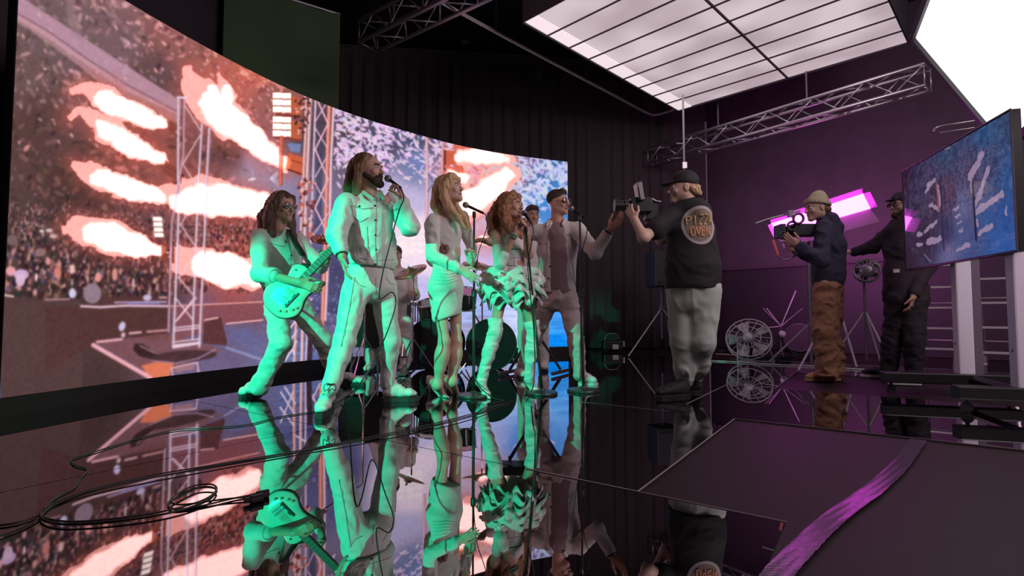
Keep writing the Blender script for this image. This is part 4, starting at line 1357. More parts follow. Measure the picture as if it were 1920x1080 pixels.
class Vol:
    def __init__(s, k=0.03):
        s.p = []
        s.k = k
        s.cuts = []

    def cap(s, a, b, ra, rb=None, k=None, side=None, sa=1.0, sb=None, op=1):
        """tapered capsule; side/sa/sb widen it along one direction"""
        rb = ra if rb is None else rb
        sb = sa if sb is None else sb
        s.p.append(('c', _np(a), _np(b), ra, rb, s.k if k is None else k, None if side is None else _np(Vector(side).normalized()), sa, sb, op))
        return s

    def chain(s, pts, rs, k=None, side=None, ss=None):
        for i in range(len(pts) - 1):
            s.cap(pts[i], pts[i + 1], rs[i], rs[i + 1], k, side, 1.0 if ss is None else ss[i], None if ss is None else ss[i + 1])
        return s

    def ell(s, c, r, R=None, k=None, op=1):
        s.p.append(('e', _np(c), _np(r), np.eye(3, dtype=np.float32) if R is None else np.array(R, np.float32), s.k if k is None else k, op))
        return s

    def sub(s, kind, *a, **kw):
        kw['op'] = -1
        getattr(s, kind)(*a, **kw)
        return s

    def cut(s, p0, n, k=0.0):
        """remove everything on the side of the plane n points to"""
        s.cuts.append((_np(p0), _np(Vector(n).normalized())))
        return s

    def mesh(s, h, fold=0.0, fscale=(12, 12, 5), seed=0, ridged=True, foldfn=None):
        lo = np.full(3, 1e9, np.float32); hi = -lo
        bbs = []
        for q in s.p:
            if q[0] == 'c':
                m = max(q[3] * max(1, q[7]), q[4] * max(1, q[8]))
                a = np.minimum(q[1], q[2]) - m; b = np.maximum(q[1], q[2]) + m
            else:
                m = q[2].max()
                a = q[1] - m; b = q[1] + m
            bbs.append((a, b))
            if (q[-1]) > 0:
                lo = np.minimum(lo, a); hi = np.maximum(hi, b)
        lo -= 3 * h; hi += 3 * h
        n = np.ceil((hi - lo) / h).astype(int) + 1
        F = np.full(n, 0.08, np.float32)
        ax = [lo[i] + np.arange(n[i], dtype=np.float32) * h for i in range(3)]
        for q, (a, b) in zip(s.p, bbs):
            k = q[5] if q[0] == 'c' else q[4]
            m = k + 2 * h + 0.02
            i0 = np.clip(np.floor((a - m - lo) / h).astype(int), 0, n - 1); i1 = np.clip(np.ceil((b + m - lo) / h).astype(int) + 1, 1, n)
            if np.any(i1 <= i0):
                continue
            sl = tuple(slice(i0[i], i1[i]) for i in range(3))
            X = ax[0][sl[0]][:, None, None]; Y = ax[1][sl[1]][None, :, None]; Z = ax[2][sl[2]][None, None, :]
            if q[0] == 'c':
                _, A, B, ra, rb, k, side, sa, sb, op = q
                ba = B - A; bb = max(float(ba @ ba), 1e-10)
                t = np.clip(((X - A[0]) * ba[0] + (Y - A[1]) * ba[1] + (Z - A[2]) * ba[2]) / bb, 0, 1)
                dx = X - A[0] - t * ba[0]; dy = Y - A[1] - t * ba[1]; dz = Z - A[2] - t * ba[2]
                if side is not None:
                    w_ = dx * side[0] + dy * side[1] + dz * side[2]
                    sc = 1 / (sa + (sb - sa) * t) - 1
                    dx = dx + side[0] * w_ * sc; dy = dy + side[1] * w_ * sc; dz = dz + side[2] * w_ * sc
                D = np.sqrt(dx * dx + dy * dy + dz * dz) - (ra + (rb - ra) * t)
            else:
                _, C, r, R, k, op = q
                dx = X - C[0]; dy = Y - C[1]; dz = Z - C[2]
                u = (dx * R[0, 0] + dy * R[1, 0] + dz * R[2, 0]) / r[0]
                v = (dx * R[0, 1] + dy * R[1, 1] + dz * R[2, 1]) / r[1]
                w_ = (dx * R[0, 2] + dy * R[1, 2] + dz * R[2, 2]) / r[2]
                k0 = np.sqrt(u * u + v * v + w_ * w_)
                k1 = np.sqrt((u / r[0]) ** 2 + (v / r[1]) ** 2 + (w_ / r[2]) ** 2) + 1e-9
                D = k0 * (k0 - 1) / k1
            f = F[sl]
            if op > 0:
                hh = np.clip(0.5 + 0.5 * (f - D) / max(k, 1e-5), 0, 1)
                F[sl] = f * (1 - hh) + D * hh - k * hh * (1 - hh)
            else:
                hh = np.clip(0.5 - 0.5 * (f + D) / max(k, 1e-5), 0, 1)
                F[sl] = f * (1 - hh) - D * hh + k * hh * (1 - hh)
        if fold or foldfn:
            idx = np.nonzero(np.abs(F) < 0.035)
            pts = np.stack([ax[i][idx[i]] for i in range(3)], 1)
            if foldfn:
                F[idx] += foldfn(pts).astype(np.float32)
            else:
                q1 = pts * _np(fscale)
                warp = vnoise(pts * 6, seed + 5)[:, None] * 1.6
                nz1 = vnoise(q1 + warp, seed + 1)
                val = (np.abs(nz1) * 2 if ridged else nz1) + 0.4 * (np.abs(vnoise(q1 * 2.3 + warp, seed + 2)) * 2 if ridged else vnoise(q1 * 2.3, seed + 2))
                F[idx] += fold * (val - (0.35 if ridged else 0)).astype(np.float32)
        for p0, nrm in s.cuts:
            D = (ax[0][:, None, None] - p0[0]) * nrm[0] + (ax[1][None, :, None] - p0[1]) * nrm[1] + (ax[2][None, None, :] - p0[2]) * nrm[2]
            np.maximum(F, D, out=F)
        return surfnet(F, lo, h)


def surfnet(F, lo, h):
    I = F < 0
    c = I[:-1, :-1, :-1].astype(np.int8)
    tot = c.copy()
    offs = [(i, j, k) for i in (0, 1) for j in (0, 1) for k in (0, 1)]
    n = np.array(F.shape) - 1
    for o in offs[1:]:
        tot += I[o[0]:o[0] + n[0], o[1]:o[1] + n[1], o[2]:o[2] + n[2]]
    act = (tot > 0) & (tot < 8)
    ci = np.nonzero(act)
    cells = np.stack(ci, 1)
    N = len(cells)
    if N == 0:
        return np.zeros((0, 3)), np.zeros((0, 4), int)
    val = {o: F[ci[0] + o[0], ci[1] + o[1], ci[2] + o[2]] for o in offs}
    acc = np.zeros((N, 3), np.float32); cnt = np.zeros(N, np.float32)
    for o in offs:
        for a in range(3):
            if o[a] == 0:
                p = list(o); p[a] = 1; p = tuple(p)
                va, vb = val[o], val[p]
                cr = (va < 0) != (vb < 0)
                t = np.where(cr, va / np.where(cr, va - vb, 1), 0)
                pos = np.array(o, np.float32)[None, :].repeat(N, 0)
                pos[:, a] += t
                acc[cr] += pos[cr]; cnt[cr] += 1
    V_ = lo + h * (cells + acc / cnt[:, None])
    idx = np.full(act.shape, -1, np.int64)
    idx[ci] = np.arange(N)
    Q = []
    for a in range(3):
        b, c_ = (a + 1) % 3, (a + 2) % 3
        s0 = [slice(None)] * 3; s1 = [slice(None)] * 3
        s0[a] = slice(0, -1); s1[a] = slice(1, None)
        ch = I[tuple(s0)] != I[tuple(s1)]
        e = np.stack(np.nonzero(ch), 1)
        e = e[(e[:, b] > 0) & (e[:, c_] > 0) & (e[:, b] < n[b]) & (e[:, c_] < n[c_])]
        if len(e) == 0:
            continue
        flip = I[e[:, 0], e[:, 1], e[:, 2]]
        def g(db, dc):
            q = e.copy(); q[:, b] += db; q[:, c_] += dc
            return idx[q[:, 0], q[:, 1], q[:, 2]]
        quad = np.stack([g(-1, -1), g(0, -1), g(0, 0), g(-1, 0)], 1)
        quad[~flip] = quad[~flip][:, ::-1]
        Q.append(quad)
    Q = np.concatenate(Q)
    Q = Q[(Q >= 0).all(1)]
    return V_, Q


def vmesh(name, parts, m, parent, smooth_iter=1):
    """parts: list of (V, Q) joined into one mesh object (world coordinates)"""
    base = np.array(rootloc(parent))
    vs = []; qs = []; n = 0
    for v, q in parts:
        if len(q) == 0:
            continue
        for _ in range(smooth_iter):
            s_ = np.zeros_like(v); c = np.zeros(len(v))
            for a, b in ((0, 1), (1, 2), (2, 3), (3, 0)):
                np.add.at(s_, q[:, a], v[q[:, b]]); np.add.at(c, q[:, a], 1)
                np.add.at(s_, q[:, b], v[q[:, a]]); np.add.at(c, q[:, b], 1)
            v = v * 0.5 + 0.5 * s_ / np.maximum(c, 1)[:, None]
        vs.append(v); qs.append(q + n); n += len(v)
    v = np.concatenate(vs) - base; q = np.concatenate(qs)
    me = bpy.data.meshes.new(name)
    me.vertices.add(len(v)); me.vertices.foreach_set('co', v.astype(np.float32).ravel())
    me.loops.add(q.size); me.loops.foreach_set('vertex_index', q.astype(np.int32).ravel())
    me.polygons.add(len(q)); me.polygons.foreach_set('loop_start', np.arange(0, q.size, 4, dtype=np.int32))
    me.update(calc_edges=True)
    return link(name, me, m, parent, True)


def bvh_of(*objs):
    vs = []; fs = []
    for o in objs:
        b = rootloc(o.parent) + Vector(o.location)
        n = len(vs)
        vs += [v.co + b for v in o.data.vertices]
        fs += [tuple(i + n for i in p.vertices) for p in o.data.polygons]
    return BVHTree.FromPolygons(vs, fs)


def pick(bv, px, py, lift=0.0):
    """point of a surface seen at a photo pixel: used once here to learn where a seam or button sits on the garment"""
    o = Vector((0, 0, CZ)); d = (P(px, py, 5) - o).normalized()
    h = bv.ray_cast(o, d)
    if h[0] is None:
        return None, None
    n = h[1]
    if n.dot(d) > 0:
        n = -n
    return h[0] + n * lift, n


def onsurf(bv, pts, r, name, m, parent, lift=0.002, sub=4, n=5):
    out = []
    for i in range(len(pts) - 1):
        for k in range(sub):
            t = k / sub
            q, _ = pick(bv, pts[i][0] + (pts[i + 1][0] - pts[i][0]) * t, pts[i][1] + (pts[i + 1][1] - pts[i][1]) * t, lift)
            if q is not None:
                out.append(q)
    q, _ = pick(bv, pts[-1][0], pts[-1][1], lift)
    if q is not None:
        out.append(q)
    # drop jumps in depth
    cl_ = [out[0]] if out else []
    for q in out[1:]:
        if (q - cl_[-1]).length < 0.12:
            cl_.append(q)
    if len(cl_) < 2:
        return None
    return MB().tube(cl_, r, n).build(name, m, parent, smooth=True)


def button(bv, px, py, r, m, parent, name='button'):
    q, n = pick(bv, px, py, -0.001)
    if q is None:
        return
    MB().lathe([(r, 0), (r, 0.004), (r * 0.6, 0.006)], q, n, 10).build(name, m, parent)


# ------------------------------------------------------------------ hands, heads
def hand(v, wrist, tip, pn, thumb, curl=0.3, size=0.185, spread=0.12, curls=None, tcurl=0.3, hk=0.006):
    """palm + five bent fingers added to volume v. tip: point the hand aims at; pn: direction the palm faces; thumb: direction of the thumb side"""
    w_ = Vector(wrist); d = (Vector(tip) - w_).normalized()
    pn = Vector(pn); pn = (pn - d * pn.dot(d)).normalized()
    th = d.cross(pn)
    if th.dot(Vector(thumb)) < 0:
        th = -th
    L = size
    pl_ = L * 0.50
    v.cap(w_ - d * 0.02, w_ + d * 0.015, L * 0.135, L * 0.13, k=0.012, side=th, sa=1.15)
    for f in (-0.33, -0.11, 0.11, 0.33):
        a = w_ + d * L * 0.08 + th * f * L * 0.28
        b = w_ + d * pl_ + th * f * L * 0.42
        v.cap(a, b, L * 0.072, L * 0.062, k=0.012)
    v.ell(w_ + d * L * 0.2 + th * L * 0.12 + pn * L * 0.04, (L * 0.09, L * 0.15, L * 0.07), np.array([th, d, pn]).T, k=0.012)
    ln = [0.40, 0.45, 0.42, 0.33]
    cs_ = curls or [curl] * 4
    for i, f in enumerate((0.33, 0.11, -0.11, -0.33)):       # index, middle, ring, little
        p = w_ + d * pl_ * (1.0 if i < 3 else 0.93) + th * f * L * 0.45
        ang = 0.0
        dd = (d + th * f * spread * 3).normalized()
        c = cs_[i]
        rr = L * (0.053 if i < 3 else 0.046)
        for q, (fr, bend) in enumerate(((0.45, 0.9), (0.32, 1.1), (0.23, 0.7))):
            ang += c * bend
            nx = dd * math.cos(ang) + pn * math.sin(ang)
            e = p + nx * L * ln[i] * fr
            v.cap(p, e, rr, rr * 0.9, k=0.0035)
            p = e; rr *= 0.92
    p = w_ + d * L * 0.14 + th * L * 0.17
    a1 = (d * 0.65 + th * 0.75 + pn * 0.25 * (1 + tcurl)).normalized()
    e = p + a1 * L * 0.22
    v.cap(p, e, L * 0.075, L * 0.062, k=0.01)
    a2 = (d * 0.95 + th * (0.35 - tcurl * 0.5) + pn * (0.2 + tcurl * 0.8)).normalized()
    e2 = e + a2 * L * 0.17
    v.cap(e, e2, L * 0.06, L * 0.052, k=0.004)
    e3 = e2 + (a2 + pn * tcurl * 0.6).normalized() * L * 0.13
    v.cap(e2, e3, L * 0.052, L * 0.045, k=0.004)
    return w_ + d * pl_ + pn * L * 0.12


M_eyew = mat('eye_white', (0.7, 0.68, 0.66), 0.3)
M_iris = mat('iris_dark', (0.05, 0.035, 0.03), 0.3)
M_lips = mat('lips', (0.42, 0.14, 0.13), 0.45)
M_mouth = mat('mouth_inside', (0.05, 0.01, 0.012), 0.6)


def headvol(c, fwd, up=(0, 0, 1), s=1.0, mouth=0.0, female=False, neck=None, nr=0.055):
    """returns (Vol, R, function mapping head coords to world). head coords: x right of the face, y forward, z up, metres"""
    R = frame3(fwd, up)
    c = Vector(c)

    def W(x, y, z):
        return c + R @ Vector((x * s, y * s, z * s))
    v = Vol(0.02)
    Rn = np.array(R)
    j = 0.88 if female else 1.0
    v.ell(W(0, -0.018, 0.038), (0.076 * s, 0.095 * s, 0.082 * s), Rn)
    v.ell(W(0, 0.022, -0.02), (0.063 * s, 0.072 * s, 0.085 * s), Rn, k=0.03)
    v.cap(W(-0.045 * j, 0.0, -0.06), W(0, 0.066, -0.098), 0.022 * s, 0.02 * s, k=0.03)
    v.cap(W(0.045 * j, 0.0, -0.06), W(0, 0.066, -0.098), 0.022 * s, 0.02 * s, k=0.03)
    v.ell(W(0, 0.082, -0.098), (0.018 * s, 0.014 * s, 0.015 * s), Rn, k=0.02)
    v.cap(W(-0.03, 0.084, 0.026), W(0.03, 0.084, 0.026), 0.010 * s, k=0.015)
    for sx in (-1, 1):
        v.ell(W(sx * 0.037, 0.07, -0.028), (0.02 * s, 0.016 * s, 0.018 * s), Rn, k=0.02)
        v.sub('ell', W(sx * 0.031, 0.102, 0.005), (0.017 * s, 0.016 * s, 0.011 * s), Rn, k=0.012)
        v.ell(W(sx * 0.076, -0.008, -0.008), (0.008 * s, 0.019 * s, 0.031 * s), Rn, k=0.006)
        v.sub('ell', W(sx * 0.085, -0.004, -0.004), (0.005 * s, 0.010 * s, 0.018 * s), Rn, k=0.004)
    v.cap(W(0, 0.093, 0.012), W(0, 0.112, -0.028), 0.007 * s, 0.011 * s, k=0.012)
    v.ell(W(0, 0.113, -0.030), (0.013 * s, 0.011 * s, 0.009 * s), Rn, k=0.006)
    for sx in (-1, 1):
        v.ell(W(sx * 0.012, 0.102, -0.034), (0.007 * s, 0.009 * s, 0.007 * s), Rn, k=0.005)
    mo = mouth
    v.cap(W(-0.02, 0.088, -0.058), W(0.02, 0.088, -0.058), 0.007 * s, k=0.01)
    v.cap(W(-0.017, 0.086, -0.072 - mo), W(0.017, 0.086, -0.072 - mo), 0.007 * s, k=0.01)
    if mo > 0.003:
        v.sub('ell', W(0, 0.095, -0.065 - mo / 2), (0.018 * s, 0.022 * s, (0.004 + mo * 0.6) * s), Rn, k=0.005)
    if neck is not None:
        v.cap(W(0, -0.02, -0.06), neck, nr * s, nr * 1.08 * s, k=0.03)
        for sx in (-1, 1):
            pass
    return v, R, W


def face_parts(root, R, W, s=1.0, mouth=0.0, brow=(0.08, 0.05, 0.03), eyes=True, lips=M_lips, browsz=0.004):
    if eyes:
        for sx in (-1, 1):
            e = thing_part('eye', W(sx * 0.031, 0.078, 0.005), 0.0125 * s, M_eyew, root)
            MB().lathe([(0.0058 * s, 0), (0.005 * s, 0.001), (0.001, 0.0016)], W(sx * 0.031, 0.0902, 0.005), R @ Vector((0, 1, 0)), 10).build('iris', M_iris, e)
    mb = mat('brow_%02x%02x%02x' % tuple(int(c * 255) for c in brow), brow, 0.8)
    for sx in (-1, 1):
        MB().tube([W(sx * 0.015, 0.0985, 0.022), W(sx * 0.030, 0.0965, 0.028), W(sx * 0.047, 0.083, 0.022)], [browsz * s, browsz * 1.1 * s, browsz * 0.5 * s], 6).build('eyebrow', mb, root, smooth=True)
    mo = mouth
    MB().tube([W(-0.022, 0.083, -0.064), W(-0.008, 0.0945, -0.058), W(0, 0.0945, -0.060), W(0.008, 0.0945, -0.058), W(0.022, 0.083, -0.064)], [0.002 * s, 0.0052 * s, 0.0045 * s, 0.0052 * s, 0.002 * s], 7).build('upper_lip', lips, root, smooth=True)
    MB().tube([W(-0.021, 0.083, -0.066 - mo * 0.4), W(-0.009, 0.092, -0.072 - mo), W(0.009, 0.092, -0.072 - mo), W(0.021, 0.083, -0.066 - mo * 0.4)], [0.002 * s, 0.0055 * s, 0.0055 * s, 0.002 * s], 7).build('lower_lip', lips, root, smooth=True)
    if mo > 0.004:
        MB().tube([W(-0.012, 0.083, -0.0645), W(0, 0.089, -0.0635), W(0.012, 0.083, -0.0645)], 0.003 * s, 6).build('teeth', M_eyew, root, smooth=True)


def thing_part(name, c, r, m, parent):
    b = MB().lathe([(r * math.sin(math.pi * i / 8), -r * math.cos(math.pi * i / 8)) for i in range(9)], c, (0, 0, 1), 12)
    return b.build(name, m, parent, smooth=True)


def hairfold(seed, amp=0.006, sc=55, vert=(1, 1, 0.12)):
    def fn(p):
        q = p * _np([sc * vert[0], sc * vert[1], sc * vert[2]])
        w_ = vnoise(p * 9, seed)[:, None] * 3.0
        return amp * (np.abs(vnoise(q + w_, seed + 1)) * 2.2 - 0.5) + amp * 0.5 * vnoise(q * 2.1 + w_, seed + 3)
    return fn


def skinmat(name, col):
    m = mat(name, col, 0.5, bump=0.06, bscale=90)
    m.node_tree.nodes['Principled BSDF'].inputs['Subsurface Weight'].default_value = 0.12
    m.node_tree.nodes['Principled BSDF'].inputs['Subsurface Radius'].default_value = (0.02, 0.008, 0.004)
    return m


SKIN_A = skinmat('skin_warm', (0.62, 0.36, 0.27))
SKIN_B = skinmat('skin_fair', (0.70, 0.45, 0.36))
SKIN_C = skinmat('skin_tan', (0.48, 0.27, 0.19))
DENIM_W = mat('white_denim', (0.74, 0.72, 0.70), 0.85, bump=0.25, bscale=160)
COTTON_W = mat('white_cotton', (0.76, 0.74, 0.73), 0.9, bump=0.1, bscale=70)
M_btn = mat('dark_metal_button', (0.05, 0.04, 0.04), 0.35, metal=0.7)
M_stitch = mat('stitched_seam', (0.42, 0.40, 0.39), 0.85)
M_sole_d = mat('dark_rubber_sole', (0.03, 0.03, 0.028), 0.6)
M_leather_w = mat('white_leather', (0.78, 0.76, 0.74), 0.4, bump=0.12, bscale=50)


def person(label, base):
    return thing('person', label, 'person', base)


def shoe(root, ankle, heel, toe, hgt, m, msole, wid=0.045, name='shoe', top=0.10, sole=0.025, pointed=False, h=0.006, lace=None, shaft=None):
    """heel, toe: floor points"""
    heel = Vector(heel); toe = Vector(toe)
    d = (toe - heel).normalized(); L = (toe - heel).length
    sd = Vector((-d.y, d.x, 0))
    v = Vol(0.02)
    zz_ = sole
    up = Vector((0, 0, 1))
    a = heel + d * L * 0.16; b = heel + d * L * 0.5; c = heel + d * L * 0.74; e = toe - d * (wid * (0.45 if pointed else 0.75))
    v.cap(a + up * (zz_ + 0.036), b + up * (zz_ + 0.034), 0.038, 0.036, side=sd, sa=wid / 0.045)
    v.cap(b + up * (zz_ + 0.032), c + up * (zz_ + 0.026), 0.036, 0.031, side=sd, sa=wid / 0.042, sb=wid / 0.033)
    v.cap(c + up * (zz_ + 0.026), e + up * (zz_ + 0.02), 0.031, 0.012 if pointed else 0.024, side=sd, sa=wid / 0.032, sb=1.0 if pointed else wid / 0.03)
    ank = Vector(ankle)
    v.cap(a + up * (zz_ + 0.05) + d * 0.02, ank, 0.044, 0.05, k=0.04)
    v.cap(b + up * (zz_ + 0.05), ank + d * 0.01, 0.03, 0.035, k=0.03)
    if shaft is not None:
        for (p, r) in shaft:
            v.cap(ank, p, 0.05, r, k=0.03)
            ank = Vector(p)
        v.cut(ank, (ank - Vector(ankle)).normalized())
    v.cut((0, 0, zz_ * 0.8), (0, 0, -1))
    o = vmesh(name, [v.mesh(h, fold=0.006, fscale=(16, 16, 22), seed=int(abs(heel.x) * 100))], m, root)
    so = MB()
    pr = []
    for t, w_ in ((0, 0.5), (0.06, 0.8), (0.2, 0.9), (0.45, 0.82), (0.7, 1.05), (0.88, 0.75 if not pointed else 0.5), (1.0, 0.25 if not pointed else 0.08)):
        pr.append((t, w_ * wid))
    poly_ = [heel + d * L * t + sd * w_ for t, w_ in pr] + [heel + d * L * t - sd * w_ for t, w_ in reversed(pr)]
    if Vector(poly_[1] - poly_[0]).cross(poly_[2] - poly_[1]).z > 0:
        poly_.reverse()
    so.prism([Vector((p.x, p.y, 0.001)) for p in poly_], (0, 0, sole))
    so.build('sole', msole, o)
    if lace:
        lb = MB()
        for i in range(5):
            t = i / 4
            p = (b + up * (zz_ + 0.065) + d * 0.03).lerp(ank + d * 0.056, t)
            lb.tube([p - sd * 0.022, p + d * 0.012 + up * 0.006, p + sd * 0.022 + up * 0.008], 0.0032, 5)
            lb.tube([p + sd * 0.022, p + d * 0.012 + up * 0.008, p - sd * 0.022 + up * 0.014], 0.0028, 5)
        tp = ank + d * 0.06
        for s_ in (-1, 1):
            lb.tube(smoothpath([tp, tp + sd * 0.03 * s_ + d * 0.03 + up * 0.01, tp + sd * 0.035 * s_ + d * 0.02 - up * 0.035, tp + sd * 0.008 * s_ + d * 0.012 - up * 0.02], 4), 0.0028, 5)
        lb.build('laces', lace, o, smooth=True)
    return o
# ------------------------------------------------------------------ SINGER with long hair (open stance, mic at his mouth)
def limb(v, pts, rs, k=0.02):
    v.chain([Vector(p) for p in pts], rs, k)


def torso_side(a, b):
    return (Vector(b) - Vector(a)).normalized()


def bodyvol(J, s=1.0, thick=1.0):
    """one continuous body under the clothes. J: dict of joints"""
    v = Vol(0.035)
    side = torso_side(J['sa'], J['sb'])
    hs = torso_side(J['ha'], J['hb'])
    ch = (J['sa'] + J['sb']) / 2
    pel = (J['ha'] + J['hb']) / 2
    w_ = (J['sb'] - J['sa']).length / 2
    t = thick
    v.cap(J['sa'].lerp(J['sb'], 0.15), J['sa'].lerp(J['sb'], 0.85), 0.05 * s, 0.05 * s)
    v.cap(ch - (ch - pel) * 0.12, ch - (ch - pel) * 0.5, 0.095 * t, 0.085 * t, side=side, sa=w_ / 0.125, sb=1.4)
    v.cap(ch - (ch - pel) * 0.5, pel + (ch - pel) * 0.05, 0.085 * t, 0.095 * t, side=hs, sa=1.4, sb=1.5)
    v.cap(J['neck'], ch, 0.05 * s, 0.06 * s)
    for q in 'ab':
        v.cap(J['s' + q], J['e' + q], 0.046 * s, 0.037 * s)
        v.cap(J['e' + q], J['w' + q], 0.038 * s, 0.026 * s)
        v.cap(J['h' + q], J['k' + q], 0.078 * s * t, 0.05 * s * t)
        v.cap(J['k' + q], J['k' + q].lerp(J['n' + q], 0.35), 0.05 * s, 0.052 * s)
        v.cap(J['k' + q].lerp(J['n' + q], 0.35), J['n' + q], 0.052 * s, 0.036 * s)
    return v


def build_body(root, J, skin, headargs, hands, s=1.0, thick=1.0, hh=0.0045, feet=False):
    v = bodyvol(J, s, thick)
    parts = []
    if feet:
        for q in 'ab':
            if 't' + q in J:
                v.cap(J['n' + q], J['t' + q], 0.035, 0.025)
    parts.append(v.mesh(0.011))
    hv, R, W = headvol(neck=J['neck'], **headargs)
    parts.append(hv.mesh(hh))
    for hd in hands:
        v2 = Vol(0.01)
        w_ = Vector(hd['wrist'])
        v2.cap(Vector(hd['elbow']).lerp(w_, 0.55), w_, 0.033 * s, 0.027 * s)
        hand(v2, w_, hd['tip'], hd['pn'], hd['thumb'], **hd.get('kw', {}))
        parts.append(v2.mesh(0.004))
    o = vmesh('body', parts, skin, root)
    return o, R, W


def mic(root_name, label, head, tail, m_body=None, group=None, stand=False):
    head = Vector(head); tail = Vector(tail)
    d = (tail - head).normalized(); L = (tail - head).length
    t = thing(root_name, label, 'microphone', tail)
    MB().lathe([(0.012, L * 0.2), (0.0125, L * 0.25), (0.017, L * 0.02 + 0.035), (0.017, 0.035)][::-1] + [(0.010, L)], head, d, 14).build('handle', m_body or M_black, t, smooth=True)
    MB().lathe([(0.006, -0.002), (0.018, 0.004), (0.0245, 0.016), (0.0255, 0.024), (0.0245, 0.032), (0.02, 0.042), (0.016, 0.046)], head, d, 16).build('grille', mat('mic_grille', (0.25, 0.25, 0.26), 0.45, metal=0.6), t, smooth=True)
    return t


def jacket_torso(v, J, neck, chest, hem, r_ch, s_ch, r_w, s_w, r_h, s_h, side, waist=None):
    """tapering jacket trunk; r = depth radius, s = width/depth"""
    if waist is None:
        waist = chest.lerp(hem, 0.6)
    v.cap(neck.lerp(chest, 0.25), chest, r_ch * 0.62, r_ch, side=side, sa=s_ch * 1.25, sb=s_ch)
    v.cap(chest, waist, r_ch, r_w, side=side, sa=s_ch, sb=s_w)
    v.cap(waist, hem, r_w, r_h, side=side, sa=s_w, sb=s_h)


J = dict(neck=P(692, 366, 3.76), sa=P(648, 382, 3.60), sb=P(738, 378, 3.93), ea=P(630, 440, 3.50), wa=P(641, 480, 3.44),
         eb=P(768, 424, 3.74), wb=P(756, 374, 3.70), ha=P(668, 535, 3.70), hb=P(718, 535, 3.84), ka=P(646, 640, 3.62), kb=P(732, 640, 3.90),
         na=P(617, 733, 3.52), nb=P(727, 722, 3.96))
hla = PZ(617, 760); toa = PZ(600, 786)
hlb = PZ(716, 754); tob = PZ(786, 751)
J['ta'] = toa + Vector((0.02, 0.04, 0.04)); J['tb'] = tob + Vector((-0.06, 0, 0.04))
root = person('long-haired bearded singer in white denim jacket with microphone cable, front left of group', (J['ha'].x, 3.72, 0))
hd = dict(c=P(690, 320, 3.74), fwd=(1.0, -0.28, 0.06), s=1.04, mouth=0.012, nr=0.058)
hands = [dict(elbow=J['ea'], wrist=J['wa'], tip=P(652, 530, 3.42), pn=(1, 0.2, 0.1), thumb=(0.4, -1, 0), kw=dict(curl=0.22, tcurl=0.1)),
         dict(elbow=J['eb'], wrist=J['wb'], tip=P(744, 340, 3.68), pn=(-1, 0.1, 0.1), thumb=(0, -0.7, 0.4), kw=dict(curl=0.95, tcurl=0.8, spread=0.02))]
body, R, W = build_body(root, J, SKIN_A, hd, hands)
face_parts(root, R, W, 1.04, 0.012, brow=(0.07, 0.04, 0.025))
# beard
v = Vol(0.012)
Rn = np.array(R)
v.cap(W(-0.062, 0.015, -0.045), W(-0.035, 0.07, -0.095), 0.02, 0.022); v.cap(W(0.062, 0.015, -0.045), W(0.035, 0.07, -0.095), 0.02, 0.022)
v.cap(W(-0.035, 0.07, -0.095), W(0, 0.09, -0.108), 0.022, 0.026); v.cap(W(0.035, 0.07, -0.095), W(0, 0.09, -0.108), 0.022, 0.026)
v.cap(W(-0.026, 0.085, -0.062), W(-0.012, 0.1, -0.05), 0.007, 0.007); v.cap(W(0.026, 0.085, -0.062), W(0.012, 0.1, -0.05), 0.007, 0.007)
v.cap(W(-0.012, 0.1, -0.05), W(0.012, 0.1, -0.05), 0.006)
v.cap(W(-0.03, 0.083, -0.06), W(-0.035, 0.07, -0.09), 0.009); v.cap(W(0.03, 0.083, -0.06), W(0.035, 0.07, -0.09), 0.009)
M_beard = mat('brown_beard', (0.055, 0.032, 0.02), 0.9, bump=0.6, bscale=140)
vmesh('beard', [v.mesh(0.004, foldfn=hairfold(3, 0.004, 90))], M_beard, root)
# hair: shoulder length, parted, tucked behind the ear
M_hairb = mat('light_brown_hair', (0.20, 0.11, 0.05), 0.5, bump=0.5, bscale=120, stretch=(1, 1, 0.12), var=0.35)
v = Vol(0.02)
v.ell(W(0, -0.03, 0.046), (0.086, 0.103, 0.088), Rn)
for sx in (-1, 1):
    v.cap(W(sx * 0.055, 0.02, 0.085), W(sx * 0.082, -0.015, 0.0), 0.022, 0.026)
    v.cap(W(sx * 0.08, -0.02, 0.0), W(sx * 0.085, -0.035, -0.11), 0.028, 0.032)
    v.cap(W(sx * 0.085, -0.035, -0.11), W(sx * 0.095, -0.045, -0.20), 0.032, 0.028)
v.cap(W(0, -0.095, 0.02), W(0, -0.125, -0.12), 0.055, 0.06, side=R @ Vector((1, 0, 0)), sa=1.4)
v.cap(W(0, -0.125, -0.12), W(0, -0.15, -0.22), 0.055, 0.035, side=R @ Vector((1, 0, 0)), sa=1.5)
v.sub('ell', W(0, 0.085, -0.02), (0.068, 0.06, 0.105), Rn, k=0.012)
vmesh('hair', [v.mesh(0.0055, foldfn=hairfold(8, 0.008, 60))], M_hairb, root)
